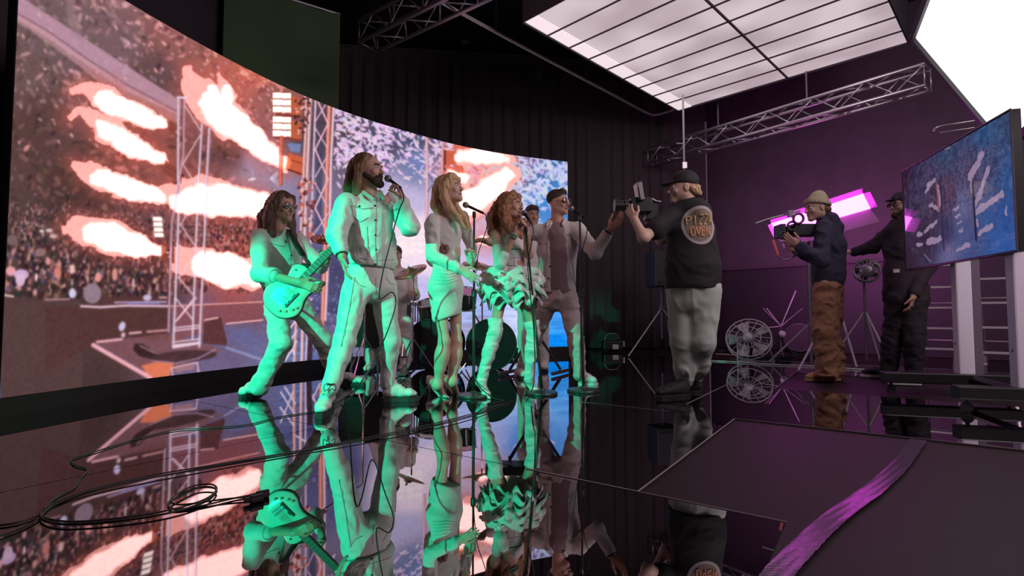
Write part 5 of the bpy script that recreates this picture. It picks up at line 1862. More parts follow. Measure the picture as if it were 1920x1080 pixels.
# jacket
side = torso_side(J['sa'], J['sb'])
v = Vol(0.03)
hem = P(700, 492, 3.78); chest = P(694, 408, 3.76)
jacket_torso(v, J, J['neck'], chest, hem, 0.135, 1.38, 0.135, 1.33, 0.135, 1.42, side)
v.cap(J['sa'], J['ea'], 0.078, 0.067); v.cap(J['ea'], J['wa'].lerp(J['ea'], 0.25), 0.067, 0.052)
v.cap(J['sb'], J['eb'], 0.078, 0.072); v.cap(J['eb'], J['wb'].lerp(J['eb'], 0.18), 0.07, 0.05)
v.cut(P(694, 499, 3.7), (-0.1, 0, -1))
v.cut(P(641, 472, 3.44), (J['wa'] - J['ea'])) if False else None
v.sub('cap', J['neck'] + Vector((0, 0, 0.02)), J['neck'] + Vector((0.03, -0.12, -0.02)), 0.052, 0.045, k=0.01)
jk = vmesh('jacket', [v.mesh(0.0085, fold=0.020, fscale=(9, 9, 7), seed=4)], DENIM_W, root)
bv = bvh_of(jk)
for pts_, r_ in (([(707, 362), (704, 400), (703, 450), (706, 497)], 0.0022), ([(722, 362), (716, 400), (714, 450), (716, 500)], 0.0022),
                 ([(655, 384), (680, 392), (700, 390)], 0.0035), ([(655, 384), (658, 402), (676, 416), (690, 408)], 0.0025), ([(735, 395), (750, 392)], 0.003),
                 ([(688, 425), (692, 496)], 0.0022), ([(742, 420), (746, 500)], 0.0022), ([(650, 480), (700, 488), (752, 486)], 0.002), ([(655, 372), (662, 400), (668, 440), (672, 490)], 0.0022)):
    onsurf(bv, pts_, r_, 'seam', M_stitch, jk)
for x, y in ((700, 361), (703, 386), (704, 413), (704, 441), (705, 468), (703, 496), (674, 387), (745, 392)):
    button(bv, x, y, 0.008, M_btn, jk)
# collar
v = Vol(0.01)
nk = J['neck'] + Vector((0.01, -0.02, 0.0))
rt = side; fw = Vector((side.y, -side.x, 0)).normalized()
for s_ in (-1, 1):
    v.cap(nk + rt * 0.055 * s_ - fw * 0.045 + Vector((0, 0, 0.03)), nk + rt * 0.075 * s_ + fw * 0.03 + Vector((0, 0, 0.012)), 0.014, 0.014, k=0.01)
    v.cap(nk + rt * 0.075 * s_ + fw * 0.03 + Vector((0, 0, 0.012)), nk + rt * 0.045 * s_ + fw * 0.10 - Vector((0, 0, 0.045)), 0.015, 0.012, k=0.01)
v.cap(nk + rt * 0.055 - fw * 0.045 + Vector((0, 0, 0.03)), nk - rt * 0.055 - fw * 0.045 + Vector((0, 0, 0.03)), 0.014)
vmesh('collar', [v.mesh(0.006)], DENIM_W, jk)


def trousers(root, J, waist, rw, sw, th, kn, an, m, ends=(0.0, 0.0), fold=0.013, seed=2, hip=None, h=0.009, name='trousers', mids=None, side=None, fscale=(9, 9, 14)):
    v = Vol(0.035)
    hs = side or torso_side(J['ha'], J['hb'])
    pel = (J['ha'] + J['hb']) / 2
    v.cap(waist, pel, rw, rw * 1.02, side=hs, sa=sw, sb=sw * 1.05)
    for i, q in enumerate('ab'):
        k_ = J['k' + q]; n_ = J['n' + q].lerp(J['k' + q], ends[i])
        hq = J['h' + q]
        v.cap(hq - Vector((0, 0, 0.02)), k_, th, kn, k=0.03)
        md = k_.lerp(n_, 0.35)
        v.cap(k_, md, kn, (kn + an) / 2 * 1.03, k=0.02)
        v.cap(md, n_, (kn + an) / 2 * 1.03, an, k=0.02)
        v.cut(n_ - Vector((0, 0, an * 0.7)), (0, 0, -1)) if False else None
    v.cut(waist + Vector((0, 0, 0.03)), (0, 0, 1))
    return vmesh(name, [v.mesh(h, fold=fold, fscale=fscale, seed=seed)], m, root)


tr = trousers(root, J, P(692, 505, 3.77), 0.125, 1.4, 0.098, 0.076, 0.058, DENIM_W, fold=0.014, seed=6, ends=(0.05, 0.05), fscale=(11, 11, 8))
bv = bvh_of(tr)
for pts_ in ([(665, 520), (655, 580), (640, 650)], [(705, 520), (704, 552)], [(745, 520), (746, 600), (742, 680)], [(662, 520), (672, 533), (686, 538)], [(724, 520), (732, 532), (746, 535)]):
    onsurf(bv, pts_, 0.0022, 'seam', M_stitch, tr)
M_lace = mat('black_laces', (0.015, 0.02, 0.017), 0.7)
shoe(root, J['na'].lerp(J['ka'], 0.14), hla, toa, 0.1, M_leather_w, M_sole_d, 0.05, 'boot', lace=M_lace, sole=0.034)
shoe(root, J['nb'].lerp(J['kb'], 0.14), hlb, tob, 0.1, M_leather_w, M_sole_d, 0.05, 'boot', lace=M_lace, sole=0.034)
# bracelets
wd = (J['wa'] - J['ea']).normalized()
for k_ in (0, 1, 2):
    c = J['wa'] - wd * (0.01 + 0.016 * k_)
    a = wd.cross(Vector((0, 1, 0))).normalized(); b_ = wd.cross(a)
    MB().tube(ringpts(c, a, b_, 0.036), 0.006, 6, closed=True).build('bracelet', mat('dark_bracelet', (0.05, 0.08, 0.06), 0.4, metal=0.4), root, smooth=True)
mh = W(0.0, 0.135, -0.062); mt_ = P(751, 352, 3.66)
mic('handheld_microphone', 'black cabled microphone held to the mouth of the bearded singer', mh, mt_)
o = MB().tube(smoothpath([mt_, P(757, 372, 3.62), P(750, 390, 3.55), P(741, 420, 3.45), P(728, 470, 3.45), P(716, 520, 3.5), P(712, 560, 3.55), P(735, 548, 3.6), P(742, 570, 3.65), P(727, 620, 3.55), P(700, 680, 3.6), PZ(672, 724, 0.3), PZ(655, 748, 0.1), PZ(640, 754, 0.007)], 8), 0.0045, 6).build('microphone_cable', M_cable, None, smooth=True)
tag(o, 'black cable hanging from the bearded singer microphone to the floor', 'cable')
# ------------------------------------------------------------------ GUITARIST
J = dict(neck=P(522, 428, 4.35), sa=P(487, 446, 4.22), sb=P(560, 452, 4.56), ea=P(488, 512, 4.02), wa=P(562, 530, 3.80),
         eb=P(598, 490, 4.5), wb=P(612, 488, 4.28), ha=P(518, 572, 4.34), hb=P(562, 572, 4.50), ka=P(527, 645, 4.08), kb=P(606, 640, 4.62),
         na=P(487, 724, 4.15), nb=P(632, 704, 4.86))
J['eb'] = P(600, 500, 4.58)
hla = PZ(486, 738); toa = PZ(482, 752); toa = hla + Vector((-0.03, -0.25, 0))
hlb = PZ(628, 716); tob = PZ(684, 724)
J['ta'] = toa + Vector((0, 0.04, 0.04)); J['tb'] = tob + Vector((-0.05, 0, 0.04))
root = person('guitarist with long brown hair and tinted glasses playing a pale guitar, leftmost in the group', (J['ha'].x, 4.4, 0))
hd = dict(c=P(531, 388, 4.34), fwd=(0.95, -0.5, -0.1), s=1.03, mouth=0.0, nr=0.055)
gc = P(549, 546, 3.93)          # guitar body centre
gd = (P(640, 452, 4.02) - gc).normalized()   # towards the neck
gn = (Vector((0.1, -1, 0.12)) - gd * Vector((0.1, -1, 0.12)).dot(gd)).normalized()     # front of the guitar
gu = gn.cross(gd).normalized()
if gu.z < 0:
    gu = -gu
hands = [dict(elbow=J['ea'], wrist=J['wa'], tip=P(606, 545, 3.80), pn=(-0.1, 1, -0.25), thumb=(0.1, 0, 1), kw=dict(curl=0.45, tcurl=0.4, spread=0.05)),
         dict(elbow=J['eb'], wrist=J['wb'], tip=P(622, 462, 4.1), pn=(-0.2, -1, 0), thumb=(-0.5, 0, 1), kw=dict(curl=0.8, tcurl=0.6, spread=0.04))]
body, R, W = build_body(root, J, SKIN_A, hd, hands)
face_parts(root, R, W, 1.03, 0.0)
Rn = np.array(R)
M_hairg = mat('dark_auburn_hair', (0.10, 0.045, 0.03), 0.5, bump=0.5, bscale=110, stretch=(1, 1, 0.12), var=0.35)
rx = R @ Vector((1, 0, 0))
v = Vol(0.022)
v.ell(W(0, -0.03, 0.045), (0.09, 0.108, 0.092), Rn)
for sx in (-1, 1):
    v.cap(W(sx * 0.06, 0.02, 0.08), W(sx * 0.09, -0.01, -0.02), 0.028, 0.03)
    v.chain([W(sx * 0.09, -0.02, 0.0), W(sx * 0.10, -0.03, -0.12), W(sx * 0.10, 0.0, -0.24), W(sx * 0.095, 0.03, -0.33)], [0.034, 0.044, 0.042, 0.02])
v.chain([W(0, -0.10, 0.02), W(0, -0.14, -0.10), W(0, -0.16, -0.22), W(0, -0.15, -0.3)], [0.06, 0.068, 0.055, 0.03], side=rx, ss=[1.4, 1.6, 1.7, 1.5])
v.sub('ell', W(0, 0.09, -0.03), (0.066, 0.06, 0.11), Rn, k=0.012)
vmesh('hair', [v.mesh(0.006, foldfn=hairfold(12, 0.012, 42, (1, 1, 0.25)))], M_hairg, root)


def glasses(root, W, m_l, m_f, round_=False, size=0.024, tint=None):
    g = MB()
    for sx in (-1, 1):
        pts_ = [W(sx * 0.034 + size * math.cos(a) * (1.0 if round_ else 1.15), 0.103 - 0.006 * abs(math.cos(a)), 0.004 + size * 0.85 * math.sin(a)) for a in [2 * math.pi * k / 14 for k in range(14)]]
        lens = MB()
        c_ = W(sx * 0.034, 0.106, 0.004)
        lens.add([c_] + pts_, [(0, 1 + k, 1 + (k + 1) % 14) for k in range(14)])
        lens.build('lens', m_l, root)
        g.tube(pts_, 0.0022, 6, closed=True)
        g.tube([W(sx * 0.060, 0.095, 0.010), W(sx * 0.079, 0.02, 0.008), W(sx * 0.082, -0.02, 0.0)], 0.0022, 6)
    g.tube([W(-0.010, 0.107, 0.008), W(0, 0.112, 0.012), W(0.010, 0.107, 0.008)], 0.0022, 6)
    g.build('glasses_frame', m_f, root)


M_lensb = mat('bluish_lens', (0.12, 0.13, 0.2), 0.08, spec=0.9)
glasses(root, W, M_lensb, mat('silver_frame', (0.6, 0.55, 0.55), 0.3, metal=0.9), True)
side = torso_side(J['sa'], J['sb'])
v = Vol(0.03)
hem = P(536, 552, 4.42)
jacket_torso(v, J, J['neck'], P(524, 468, 4.37), hem, 0.125, 1.36, 0.125, 1.32, 0.125, 1.4, side)
v.cap(J['sa'], J['ea'], 0.076, 0.068); v.cap(J['ea'], J['ea'].lerp(J['wa'], 0.34), 0.066, 0.06)
v.cap(J['sb'], J['eb'], 0.072, 0.062); v.cap(J['eb'], J['wb'].lerp(J['eb'], 0.3), 0.058, 0.05)
v.cut(P(530, 556, 4.4), (-0.05, 0, -1))
v.cut(J['ea'].lerp(J['wa'], 0.34), (J['wa'] - J['ea'])) if False else None
v.sub('cap', J['neck'] + Vector((0, 0, 0.03)), J['neck'] + Vector((0.05, -0.13, -0.09)), 0.05, 0.03, k=0.01)
jk = vmesh('jacket', [v.mesh(0.009, fold=0.018, fscale=(9, 9, 7), seed=14)], DENIM_W, root)
bv = bvh_of(jk)
onsurf(bv, [(505, 455), (520, 460), (533, 462)], 0.003, 'seam', M_stitch, jk)
onsurf(bv, [(534, 435), (543, 470), (556, 505)], 0.0025, 'seam', M_stitch, jk)
for x, y in ((535, 453), (546, 479), (556, 503)):
    button(bv, x, y, 0.008, M_btn, jk)
# rolled cuff
cd = (J['wa'] - J['ea']).normalized(); a = cd.cross(Vector((0, 1, 0))).normalized(); b_ = cd.cross(a)
for k_ in (0.31, 0.38):
    MB().tube(ringpts(J['ea'].lerp(J['wa'], k_), a, b_, 0.058, 18), 0.012, 8, closed=True).build('rolled_cuff', DENIM_W, jk, smooth=True)
tr = trousers(root, J, P(536, 552, 4.43), 0.118, 1.35, 0.097, 0.080, 0.078, DENIM_W, fold=0.022, seed=16)
shoe(root, J['na'], hla, toa, 0.1, M_leather_w, M_sole_d, 0.047)
shoe(root, J['nb'], hlb, tob, 0.1, M_leather_w, M_sole_d, 0.047)
# ---- the guitar: single cut body with horn
gt = thing('electric_guitar', 'pale single-cutaway electric guitar held by the long-haired guitarist', 'guitar', gc)
out = []
ctrl = [(-0.215, 0.0), (-0.205, 0.075), (-0.16, 0.135), (-0.10, 0.158), (-0.04, 0.145), (0.01, 0.115), (0.06, 0.105), (0.11, 0.122), (0.15, 0.128), (0.185, 0.10), (0.2, 0.04), (0.165, -0.028), (0.13, -0.04), (0.145, -0.065), (0.185, -0.10), (0.20, -0.135), (0.17, -0.138), (0.12, -0.125), (0.06, -0.112), (0.0, -0.12), (-0.06, -0.148), (-0.12, -0.152), (-0.175, -0.115), (-0.208, -0.06)]
ring_ = smoothpath([Vector((x, y, 0)) for x, y in ctrl + [ctrl[0]]], 3)[:-1]


def G(x, y, z=0.0):
    return gc + gd * x + gu * y + gn * z


M_gtr = mat('ivory_lacquer', (0.78, 0.75, 0.66), 0.2, coat=0.6)
mb = MB()
n_ = len(ring_)
prof_ = [(0.965, -0.025), (1.0, -0.018), (1.0, 0.016), (0.965, 0.024), (0.6, 0.031), (0.001, 0.034)]
vs = []
for k_, z in prof_:
    vs += [G(p.x * k_, p.y * k_, z) for p in ring_]
fs = [(i * n_ + k, i * n_ + (k + 1) % n_, (i + 1) * n_ + (k + 1) % n_, (i + 1) * n_ + k) for i in range(len(prof_) - 1) for k in range(n_)]
fs.append(tuple(range(n_))[::-1])
mb.add(vs, fs).build('body', M_gtr, gt, smooth=True)
MB().tube([G(p.x, p.y, 0.0) for p in ring_], 0.006, 5, closed=True).build('binding', M_black, gt, smooth=True)
Rg = Matrix((gd, gu, gn)).transposed()
MB().box(G(0.32, 0.0, 0.02), (0.42, 0.052, 0.022), Rg).build('neck', mat('maple_neck', (0.35, 0.2, 0.1), 0.4), gt)
fb = MB().box(G(0.31, 0.0, 0.036), (0.46, 0.052, 0.008), Rg).build('fretboard', mat('fretboard', (0.2, 0.15, 0.11), 0.5), gt)
fr = MB()
x = 0.08
for i in range(16):
    fr.box(G(0.10 + 0.43 * (1 - 0.944 ** (i * 1.2)) / 0.68, 0, 0.0405), (0.0025, 0.052, 0.002), Rg)
fr.build('frets', M_steel, fb)
MB().prism([G(0.53, -0.03, 0.01), G(0.53, 0.03, 0.01), G(0.66, 0.05, 0.0), G(0.70, 0.02, 0.0), G(0.68, -0.045, 0.0)], gn * 0.014).build('headstock', M_gtr, gt)
for i in range(3):
    for s_ in (-1, 1):
        MB().lathe([(0.006, 0), (0.006, 0.015)], G(0.57 + 0.035 * i, s_ * (0.035 + 0.004 * i), 0.012), gn, 8).build('tuning_peg', M_steel, gt)
for x, nm in ((-0.02, 'pickup'), (0.07, 'pickup')):
    MB().box(G(x, 0.0, 0.036), (0.034, 0.078, 0.010), Rg).build(nm, M_gtr if x > 0 else mat('cream_cover', (0.6, 0.57, 0.5), 0.35), gt)
MB().box(G(-0.075, 0.0, 0.037), (0.014, 0.085, 0.012), Rg).build('bridge', M_dsteel, gt)
MB().box(G(-0.105, 0.0, 0.036), (0.012, 0.08, 0.010), Rg).build('tailpiece', M_dsteel, gt)
MB().box(G(-0.05, -0.055, 0.040), (0.14, 0.012, 0.006), Matrix.Rotation(0, 3, 'X') @ Rg).build('slot_cover', M_black, gt)
for x, y in ((-0.14, -0.075), (-0.10, -0.105), (-0.165, -0.04), (-0.07, -0.118)):
    MB().lathe([(0.011, 0), (0.010, 0.012), (0.006, 0.014)], G(x, y, 0.028), gn, 12).build('knob', mat('amber_knob', (0.45, 0.4, 0.3), 0.3), gt)
MB().lathe([(0.007, 0), (0.007, 0.006)], G(0.135, 0.085, 0.028), gn, 10).build('toggle_switch', M_black, gt)
sg = MB()
for i in range(6):
    y = -0.018 + i * 0.0072
    sg.tube([G(-0.105, y * 1.4, 0.046), G(0.53, y, 0.044)], 0.0009, 4)
sg.build('strings', M_steel, gt)
# strap
sp_ = smoothpath([G(-0.21, 0, 0), P(497, 545, 4.1), P(489, 520, 4.3), P(500, 470, 4.62), P(530, 430, 4.52), P(544, 432, 4.36), P(556, 458, 4.26), P(572, 484, 4.22), P(583, 502, 4.0), G(0.18, 0.09, -0.01)], 6)
st = MB(); vs = []
for i, p in enumerate(sp_):
    t = (sp_[min(i + 1, len(sp_) - 1)] - sp_[max(i - 1, 0)]).normalized()
    n1_ = t.cross((p - P(527, 470, 4.4))).normalized()
    vs += [tuple(p - n1_ * 0.03), tuple(p + n1_ * 0.03)]
st.add(vs, [(2 * i, 2 * i + 1, 2 * i + 3, 2 * i + 2) for i in range(len(sp_) - 1)])
so = st.build('strap', mat('dark_leather_strap', (0.04, 0.02, 0.02), 0.5), gt, smooth=True)
so.modifiers.new('s', 'SOLIDIFY').thickness = 0.004

# ------------------------------------------------------------------ BLONDE SINGER
J = dict(neck=P(836, 398, 4.12), sa=P(812, 414, 4.02), sb=P(866, 408, 4.24), ea=P(812, 478, 3.94), wa=P(864, 506, 3.90),
         eb=P(884, 468, 4.30), wb=P(884, 492, 4.12), ha=P(822, 535, 4.08), hb=P(852, 535, 4.18), ka=P(833, 640, 4.04), kb=P(856, 640, 4.16),
         na=P(820, 722, 4.06), nb=P(848, 716, 4.14))
root = person('blonde singer in pale dress and high heels standing behind the left microphone stand', (P(836, 600, 4.1).x, 4.1, 0))
hd = dict(c=P(843, 356, 4.12), fwd=(0.93, -0.32, 0.22), s=0.95, mouth=0.004, female=True, nr=0.045)
hands = [dict(elbow=J['ea'], wrist=J['wa'], tip=P(893, 524, 3.86), pn=(0.2, 0.9, -0.3), thumb=(0.3, 0, 1), kw=dict(curl=0.18, size=0.175)),
         dict(elbow=J['eb'], wrist=J['wb'], tip=P(890, 466, 4.05), pn=(-0.4, -0.9, 0), thumb=(-1, 0, 0), kw=dict(curl=0.6, size=0.17))]
v = bodyvol(J, 0.86, 0.92)
hla = PZ(806, 737); toa = PZ(842, 748); hlb = PZ(836, 735); tob = PZ(864, 742)
for q, hl, to in (('a', hla, toa), ('b', hlb, tob)):
    heel = hl + Vector((0, 0, 0.10)); ball = hl.lerp(to, 0.7) + Vector((0, 0, 0.018))
    v.cap(J['k' + q].lerp(J['n' + q], 0.25), J['k' + q].lerp(J['n' + q], 0.6), 0.052, 0.040)
    v.cap(J['n' + q], heel + Vector((0, 0, 0.01)), 0.033, 0.03); v.cap(J['n' + q], ball, 0.032, 0.028)
parts = [v.mesh(0.009)]
hv, R, W = headvol(neck=J['neck'], **hd)
parts.append(hv.mesh(0.0042))
for h_ in hands:
    v2 = Vol(0.01); w_ = Vector(h_['wrist'])
    v2.cap(Vector(h_['elbow']).lerp(w_, 0.5), w_, 0.03, 0.024)
    hand(v2, w_, h_['tip'], h_['pn'], h_['thumb'], **h_['kw'])
    parts.append(v2.mesh(0.004))
vmesh('body', parts, SKIN_B, root)
face_parts(root, R, W, 0.95, 0.004, brow=(0.2, 0.12, 0.07), lips=mat('rose_lips', (0.5, 0.1, 0.13), 0.35), browsz=0.003)
Rn = np.array(R); rx = R @ Vector((1, 0, 0))
M_blonde = mat('blonde_hair', (0.62, 0.40, 0.22), 0.45, bump=0.5, bscale=110, stretch=(1, 1, 0.14), var=0.3)
v = Vol(0.02)
v.ell(W(0, -0.028, 0.047), (0.086, 0.10, 0.088), Rn)
v.chain([W(-0.02, 0.06, 0.10), W(-0.06, 0.055, 0.085), W(-0.088, 0.01, 0.02)], [0.028, 0.028, 0.03])
v.chain([W(0.0, 0.06, 0.10), W(0.055, 0.055, 0.085), W(0.085, 0.01, 0.02)], [0.028, 0.028, 0.03])
for sx in (-1, 1):
    v.chain([W(sx * 0.086, -0.01, 0.02), W(sx * 0.092, -0.02, -0.08), W(sx * 0.088, 0.0, -0.17), W(sx * 0.07, 0.05, -0.27), W(sx * 0.06, 0.085, -0.37)], [0.028, 0.032, 0.032, 0.026, 0.010])
v.chain([W(0, -0.10, 0.02), W(0, -0.13, -0.1), W(0, -0.11, -0.22), W(0, -0.09, -0.30)], [0.05, 0.052, 0.044, 0.02], side=rx, ss=[1.4, 1.5, 1.6, 1.5])
v.sub('ell', W(0, 0.094, -0.03), (0.06, 0.055, 0.10), Rn, k=0.012)
vmesh('hair', [v.mesh(0.0055, foldfn=hairfold(22, 0.009, 40, (1, 1, 0.3)))], M_blonde, root)
side = torso_side(J['sa'], J['sb'])
KNIT = mat('cream_wrap_fabric', (0.72, 0.70, 0.66), 0.85, bump=0.2, bscale=90)
v = Vol(0.025)
wst = P(838, 490, 4.12)
v.cap(P(838, 424, 4.12), P(838, 440, 4.12), 0.088, 0.094, side=side, sa=1.4)
v.cap(P(838, 440, 4.12), wst, 0.094, 0.078, side=side, sa=1.3, sb=1.32)
v.cap(wst, P(836, 540, 4.12), 0.08, 0.112, side=torso_side(J['ha'], J['hb']), sa=1.32, sb=1.32)
v.cap(P(836, 540, 4.12), P(838, 592, 4.10), 0.112, 0.102, side=torso_side(J['ha'], J['hb']), sa=1.32, sb=1.22)
v.sub('cap', J['neck'] + Vector((0.03, -0.1, 0.0)), P(851, 432, 4.02), 0.035, 0.015, k=0.01)
# hem with the little peak
v.cut(P(812, 606, 4.1), Vector((0.35, 0, -1)))
v.mesh_cut = None
dr = vmesh('dress', [v.mesh(0.0085, fold=0.010, fscale=(7, 7, 11), seed=31)], KNIT, root)
# sleeves / cardigan
v = Vol(0.02)
v.cap(J['sa'], J['ea'], 0.056, 0.052); v.cap(J['ea'], J['wa'].lerp(J['ea'], 0.14), 0.052, 0.045)
v.cap(J['sb'], J['eb'], 0.052, 0.045); v.cap(J['eb'], J['wb'].lerp(J['eb'], 0.2), 0.044, 0.04)
v.cap(J['sa'].lerp(J['sb'], 0.0) + Vector((0, 0.03, 0.01)), J['sb'] + Vector((0, 0.03, 0.01)), 0.05)
v.cap(P(810, 420, 4.08), P(812, 490, 4.14), 0.06, 0.05)
jkb = vmesh('cardigan', [v.mesh(0.0085, fold=0.020, fscale=(13, 13, 13), seed=33)], KNIT, root)
bv = bvh_of(dr, jkb)
for i in range(5):
    onsurf(bv, [(818 - i, 504 + i * 7), (840, 508 + i * 6), (862, 506 + i * 4)], 0.0028, 'gathered_fold', KNIT, dr)
# corsage on the sleeve
for i in range(7):
    a = i * 0.9
    q, n_n = pick(bv, 833 + 6 * math.cos(a), 466 + 6 * math.sin(a), 0.006)
    if q:
        MB().lathe([(0.004, 0), (0.018, 0.006), (0.014, 0.012), (0.003, 0.010)], q, n_n + Vector((0.4 * math.cos(a), 0, 0.4 * math.sin(a))), 9).build('corsage_petal', mat('dusky_petal', (0.3, 0.14, 0.13), 0.7), jkb, smooth=True)
M_pump = mat('cream_patent', (0.8, 0.72, 0.68), 0.15, coat=0.5)


def pump(root, ank, hl, to, m):
    d = (to - hl).normalized(); sd = Vector((-d.y, d.x, 0)); L = (to - hl).length
    v = Vol(0.015)
    up = Vector((0, 0, 1))
    he = hl + up * 0.095
    ball = hl + d * L * 0.66 + up * 0.014
    v.cap(he, ball, 0.027, 0.024, side=sd, sa=1.1, sb=1.35)
    v.cap(ball, to - d * 0.01 + up * 0.009, 0.022, 0.007, side=sd, sa=1.4, sb=1.1)
    v.cap(he - d * 0.005, he + up * 0.035, 0.029, 0.03)
    v.sub('cap', he + up * 0.065 + d * 0.01, ball + up * 0.05, 0.034, 0.03, k=0.006)
    v.cap(hl - d * 0.005 + up * 0.002, he - up * 0.005 - d * 0.005, 0.006, 0.018, k=0.01)
    v.cut((0, 0, 0.002), (0, 0, -1))
    vmesh('high_heel', [v.mesh(0.004)], m, root)


pump(root, J['na'], hla, toa, M_pump)
pump(root, J['nb'], hlb, tob, M_pump)
MB().tube([W(-0.078, 0.0, -0.04), W(-0.079, 0.0, -0.07)], 0.004, 6).build('earring', M_steel, root)

# ------------------------------------------------------------------ SINGER in ruffled skirt
J = dict(neck=P(954, 424, 4.32), sa=P(928, 438, 4.24), sb=P(984, 438, 4.42), ea=P(938, 494, 4.10), wa=P(965, 437, 4.06),
         eb=P(992, 478, 4.30), wb=P(986, 434, 4.12), ha=P(942, 535, 4.32), hb=P(978, 535, 4.40), ka=P(928, 622, 4.18), kb=P(1000, 622, 4.40),
         na=P(902, 716, 4.20), nb=P(992, 710, 4.44))
root = person('curly-haired singer in white corset, ruffled skirt and thigh boots singing into a microphone', (P(955, 600, 4.3).x, 4.3, 0))
hd = dict(c=P(958, 388, 4.30), fwd=(0.86, -0.5, 0.05), up=(0.28, 0, 1), s=0.95, mouth=0.016, female=True, nr=0.044)
hands = [dict(elbow=J['ea'], wrist=J['wa'], tip=P(988, 396, 4.05), pn=(0.7, -0.5, 0.3), thumb=(-0.6, -0.2, 0.8), kw=dict(curl=0.9, tcurl=0.7, size=0.17, spread=0.02)),
         dict(elbow=J['eb'], wrist=J['wb'], tip=P(986, 404, 4.12), pn=(-1, -0.2, 0.2), thumb=(0, -1, 0.2), kw=dict(curl=0.85, tcurl=0.5, size=0.16, spread=0.02))]
v = bodyvol(J, 0.84, 0.9)
hla = PZ(903, 736); toa = PZ(918, 749); hlb = PZ(988, 729); tob = PZ(1010, 738)
parts = [v.mesh(0.009)]
hv, R, W = headvol(neck=J['neck'], **hd)
parts.append(hv.mesh(0.0042))
for h_ in hands:
    v2 = Vol(0.01); w_ = Vector(h_['wrist'])
    v2.cap(Vector(h_['elbow']).lerp(w_, 0.5), w_, 0.03, 0.024)
    hand(v2, w_, h_['tip'], h_['pn'], h_['thumb'], **h_['kw'])
    parts.append(v2.mesh(0.004))
vmesh('body', parts, SKIN_A, root)
face_parts(root, R, W, 0.95, 0.016, brow=(0.1, 0.05, 0.03), lips=mat('rose_lips', (0.5, 0.1, 0.13), 0.35), browsz=0.003)
Rn = np.array(R); rx = R @ Vector((1, 0, 0))
M_hairc = mat('copper_curly_hair', (0.33, 0.15, 0.07), 0.5, bump=0.6, bscale=80, var=0.35)
v = Vol(0.02)
v.ell(W(0, -0.028, 0.046), (0.088, 0.102, 0.088), Rn)
for sx in (-1, 1):
    v.chain([W(sx * 0.04, 0.05, 0.095), W(sx * 0.085, 0.015, 0.03), W(sx * 0.10, -0.01, -0.08), W(sx * 0.10, 0.02, -0.17), W(sx * 0.08, 0.05, -0.26)], [0.03, 0.036, 0.045, 0.042, 0.022])
v.chain([W(0, -0.10, 0.02), W(0, -0.14, -0.1), W(0, -0.13, -0.22), W(0, -0.1, -0.3)], [0.06, 0.07, 0.06, 0.03], side=rx, ss=[1.3, 1.5, 1.6, 1.4])
v.sub('ell', W(0, 0.094, -0.03), (0.06, 0.055, 0.10), Rn, k=0.012)
vmesh('hair', [v.mesh(0.0055, foldfn=hairfold(42, 0.018, 30, (1, 1, 0.6)))], M_hairc, root)
side = torso_side(J['sa'], J['sb'])
v = Vol(0.02)
v.cap(P(957, 452, 4.33), P(958, 470, 4.33), 0.092, 0.088, side=side, sa=1.3)
v.cap(P(958, 470, 4.33), P(959, 505, 4.35), 0.088, 0.078, side=side, sa=1.3, sb=1.3)
v.cap(P(959, 505, 4.35), P(960, 528, 4.36), 0.08, 0.11, side=side, sa=1.3, sb=1.25)
v.cut(P(957, 446, 4.3), Vector((0.1, 0.1, 1)))
co_ = vmesh('corset', [v.mesh(0.007, fold=0.006, fscale=(20, 20, 4), seed=51)], COTTON_W, root)
bv = bvh_of(co_)
for y in (466, 481, 497):
    onsurf(bv, [(938, y - 1), (956, y + 1), (985, y + 2)], 0.004, 'corset_band', mat('dark_trim', (0.12, 0.11, 0.11), 0.7) if y != 481 else COTTON_W, co_)
for s_ in (0, 1):
    onsurf(bv, [(952 + 12 * s_, 452), (953 + 12 * s_, 515)], 0.003, 'corset_bone', COTTON_W, co_)
# arm cuff over the elbow
v = Vol(0.015)
v.cap(J['sa'].lerp(J['ea'], 0.5), J['ea'], 0.046, 0.048); v.cap(J['ea'], J['ea'].lerp(J['wa'], 0.25), 0.048, 0.044)
v.cut(J['sa'].lerp(J['ea'], 0.45), (J['sa'] - J['ea']))
vmesh('arm_cuff', [v.mesh(0.006, fold=0.006, fscale=(22, 22, 22))], COTTON_W, root)
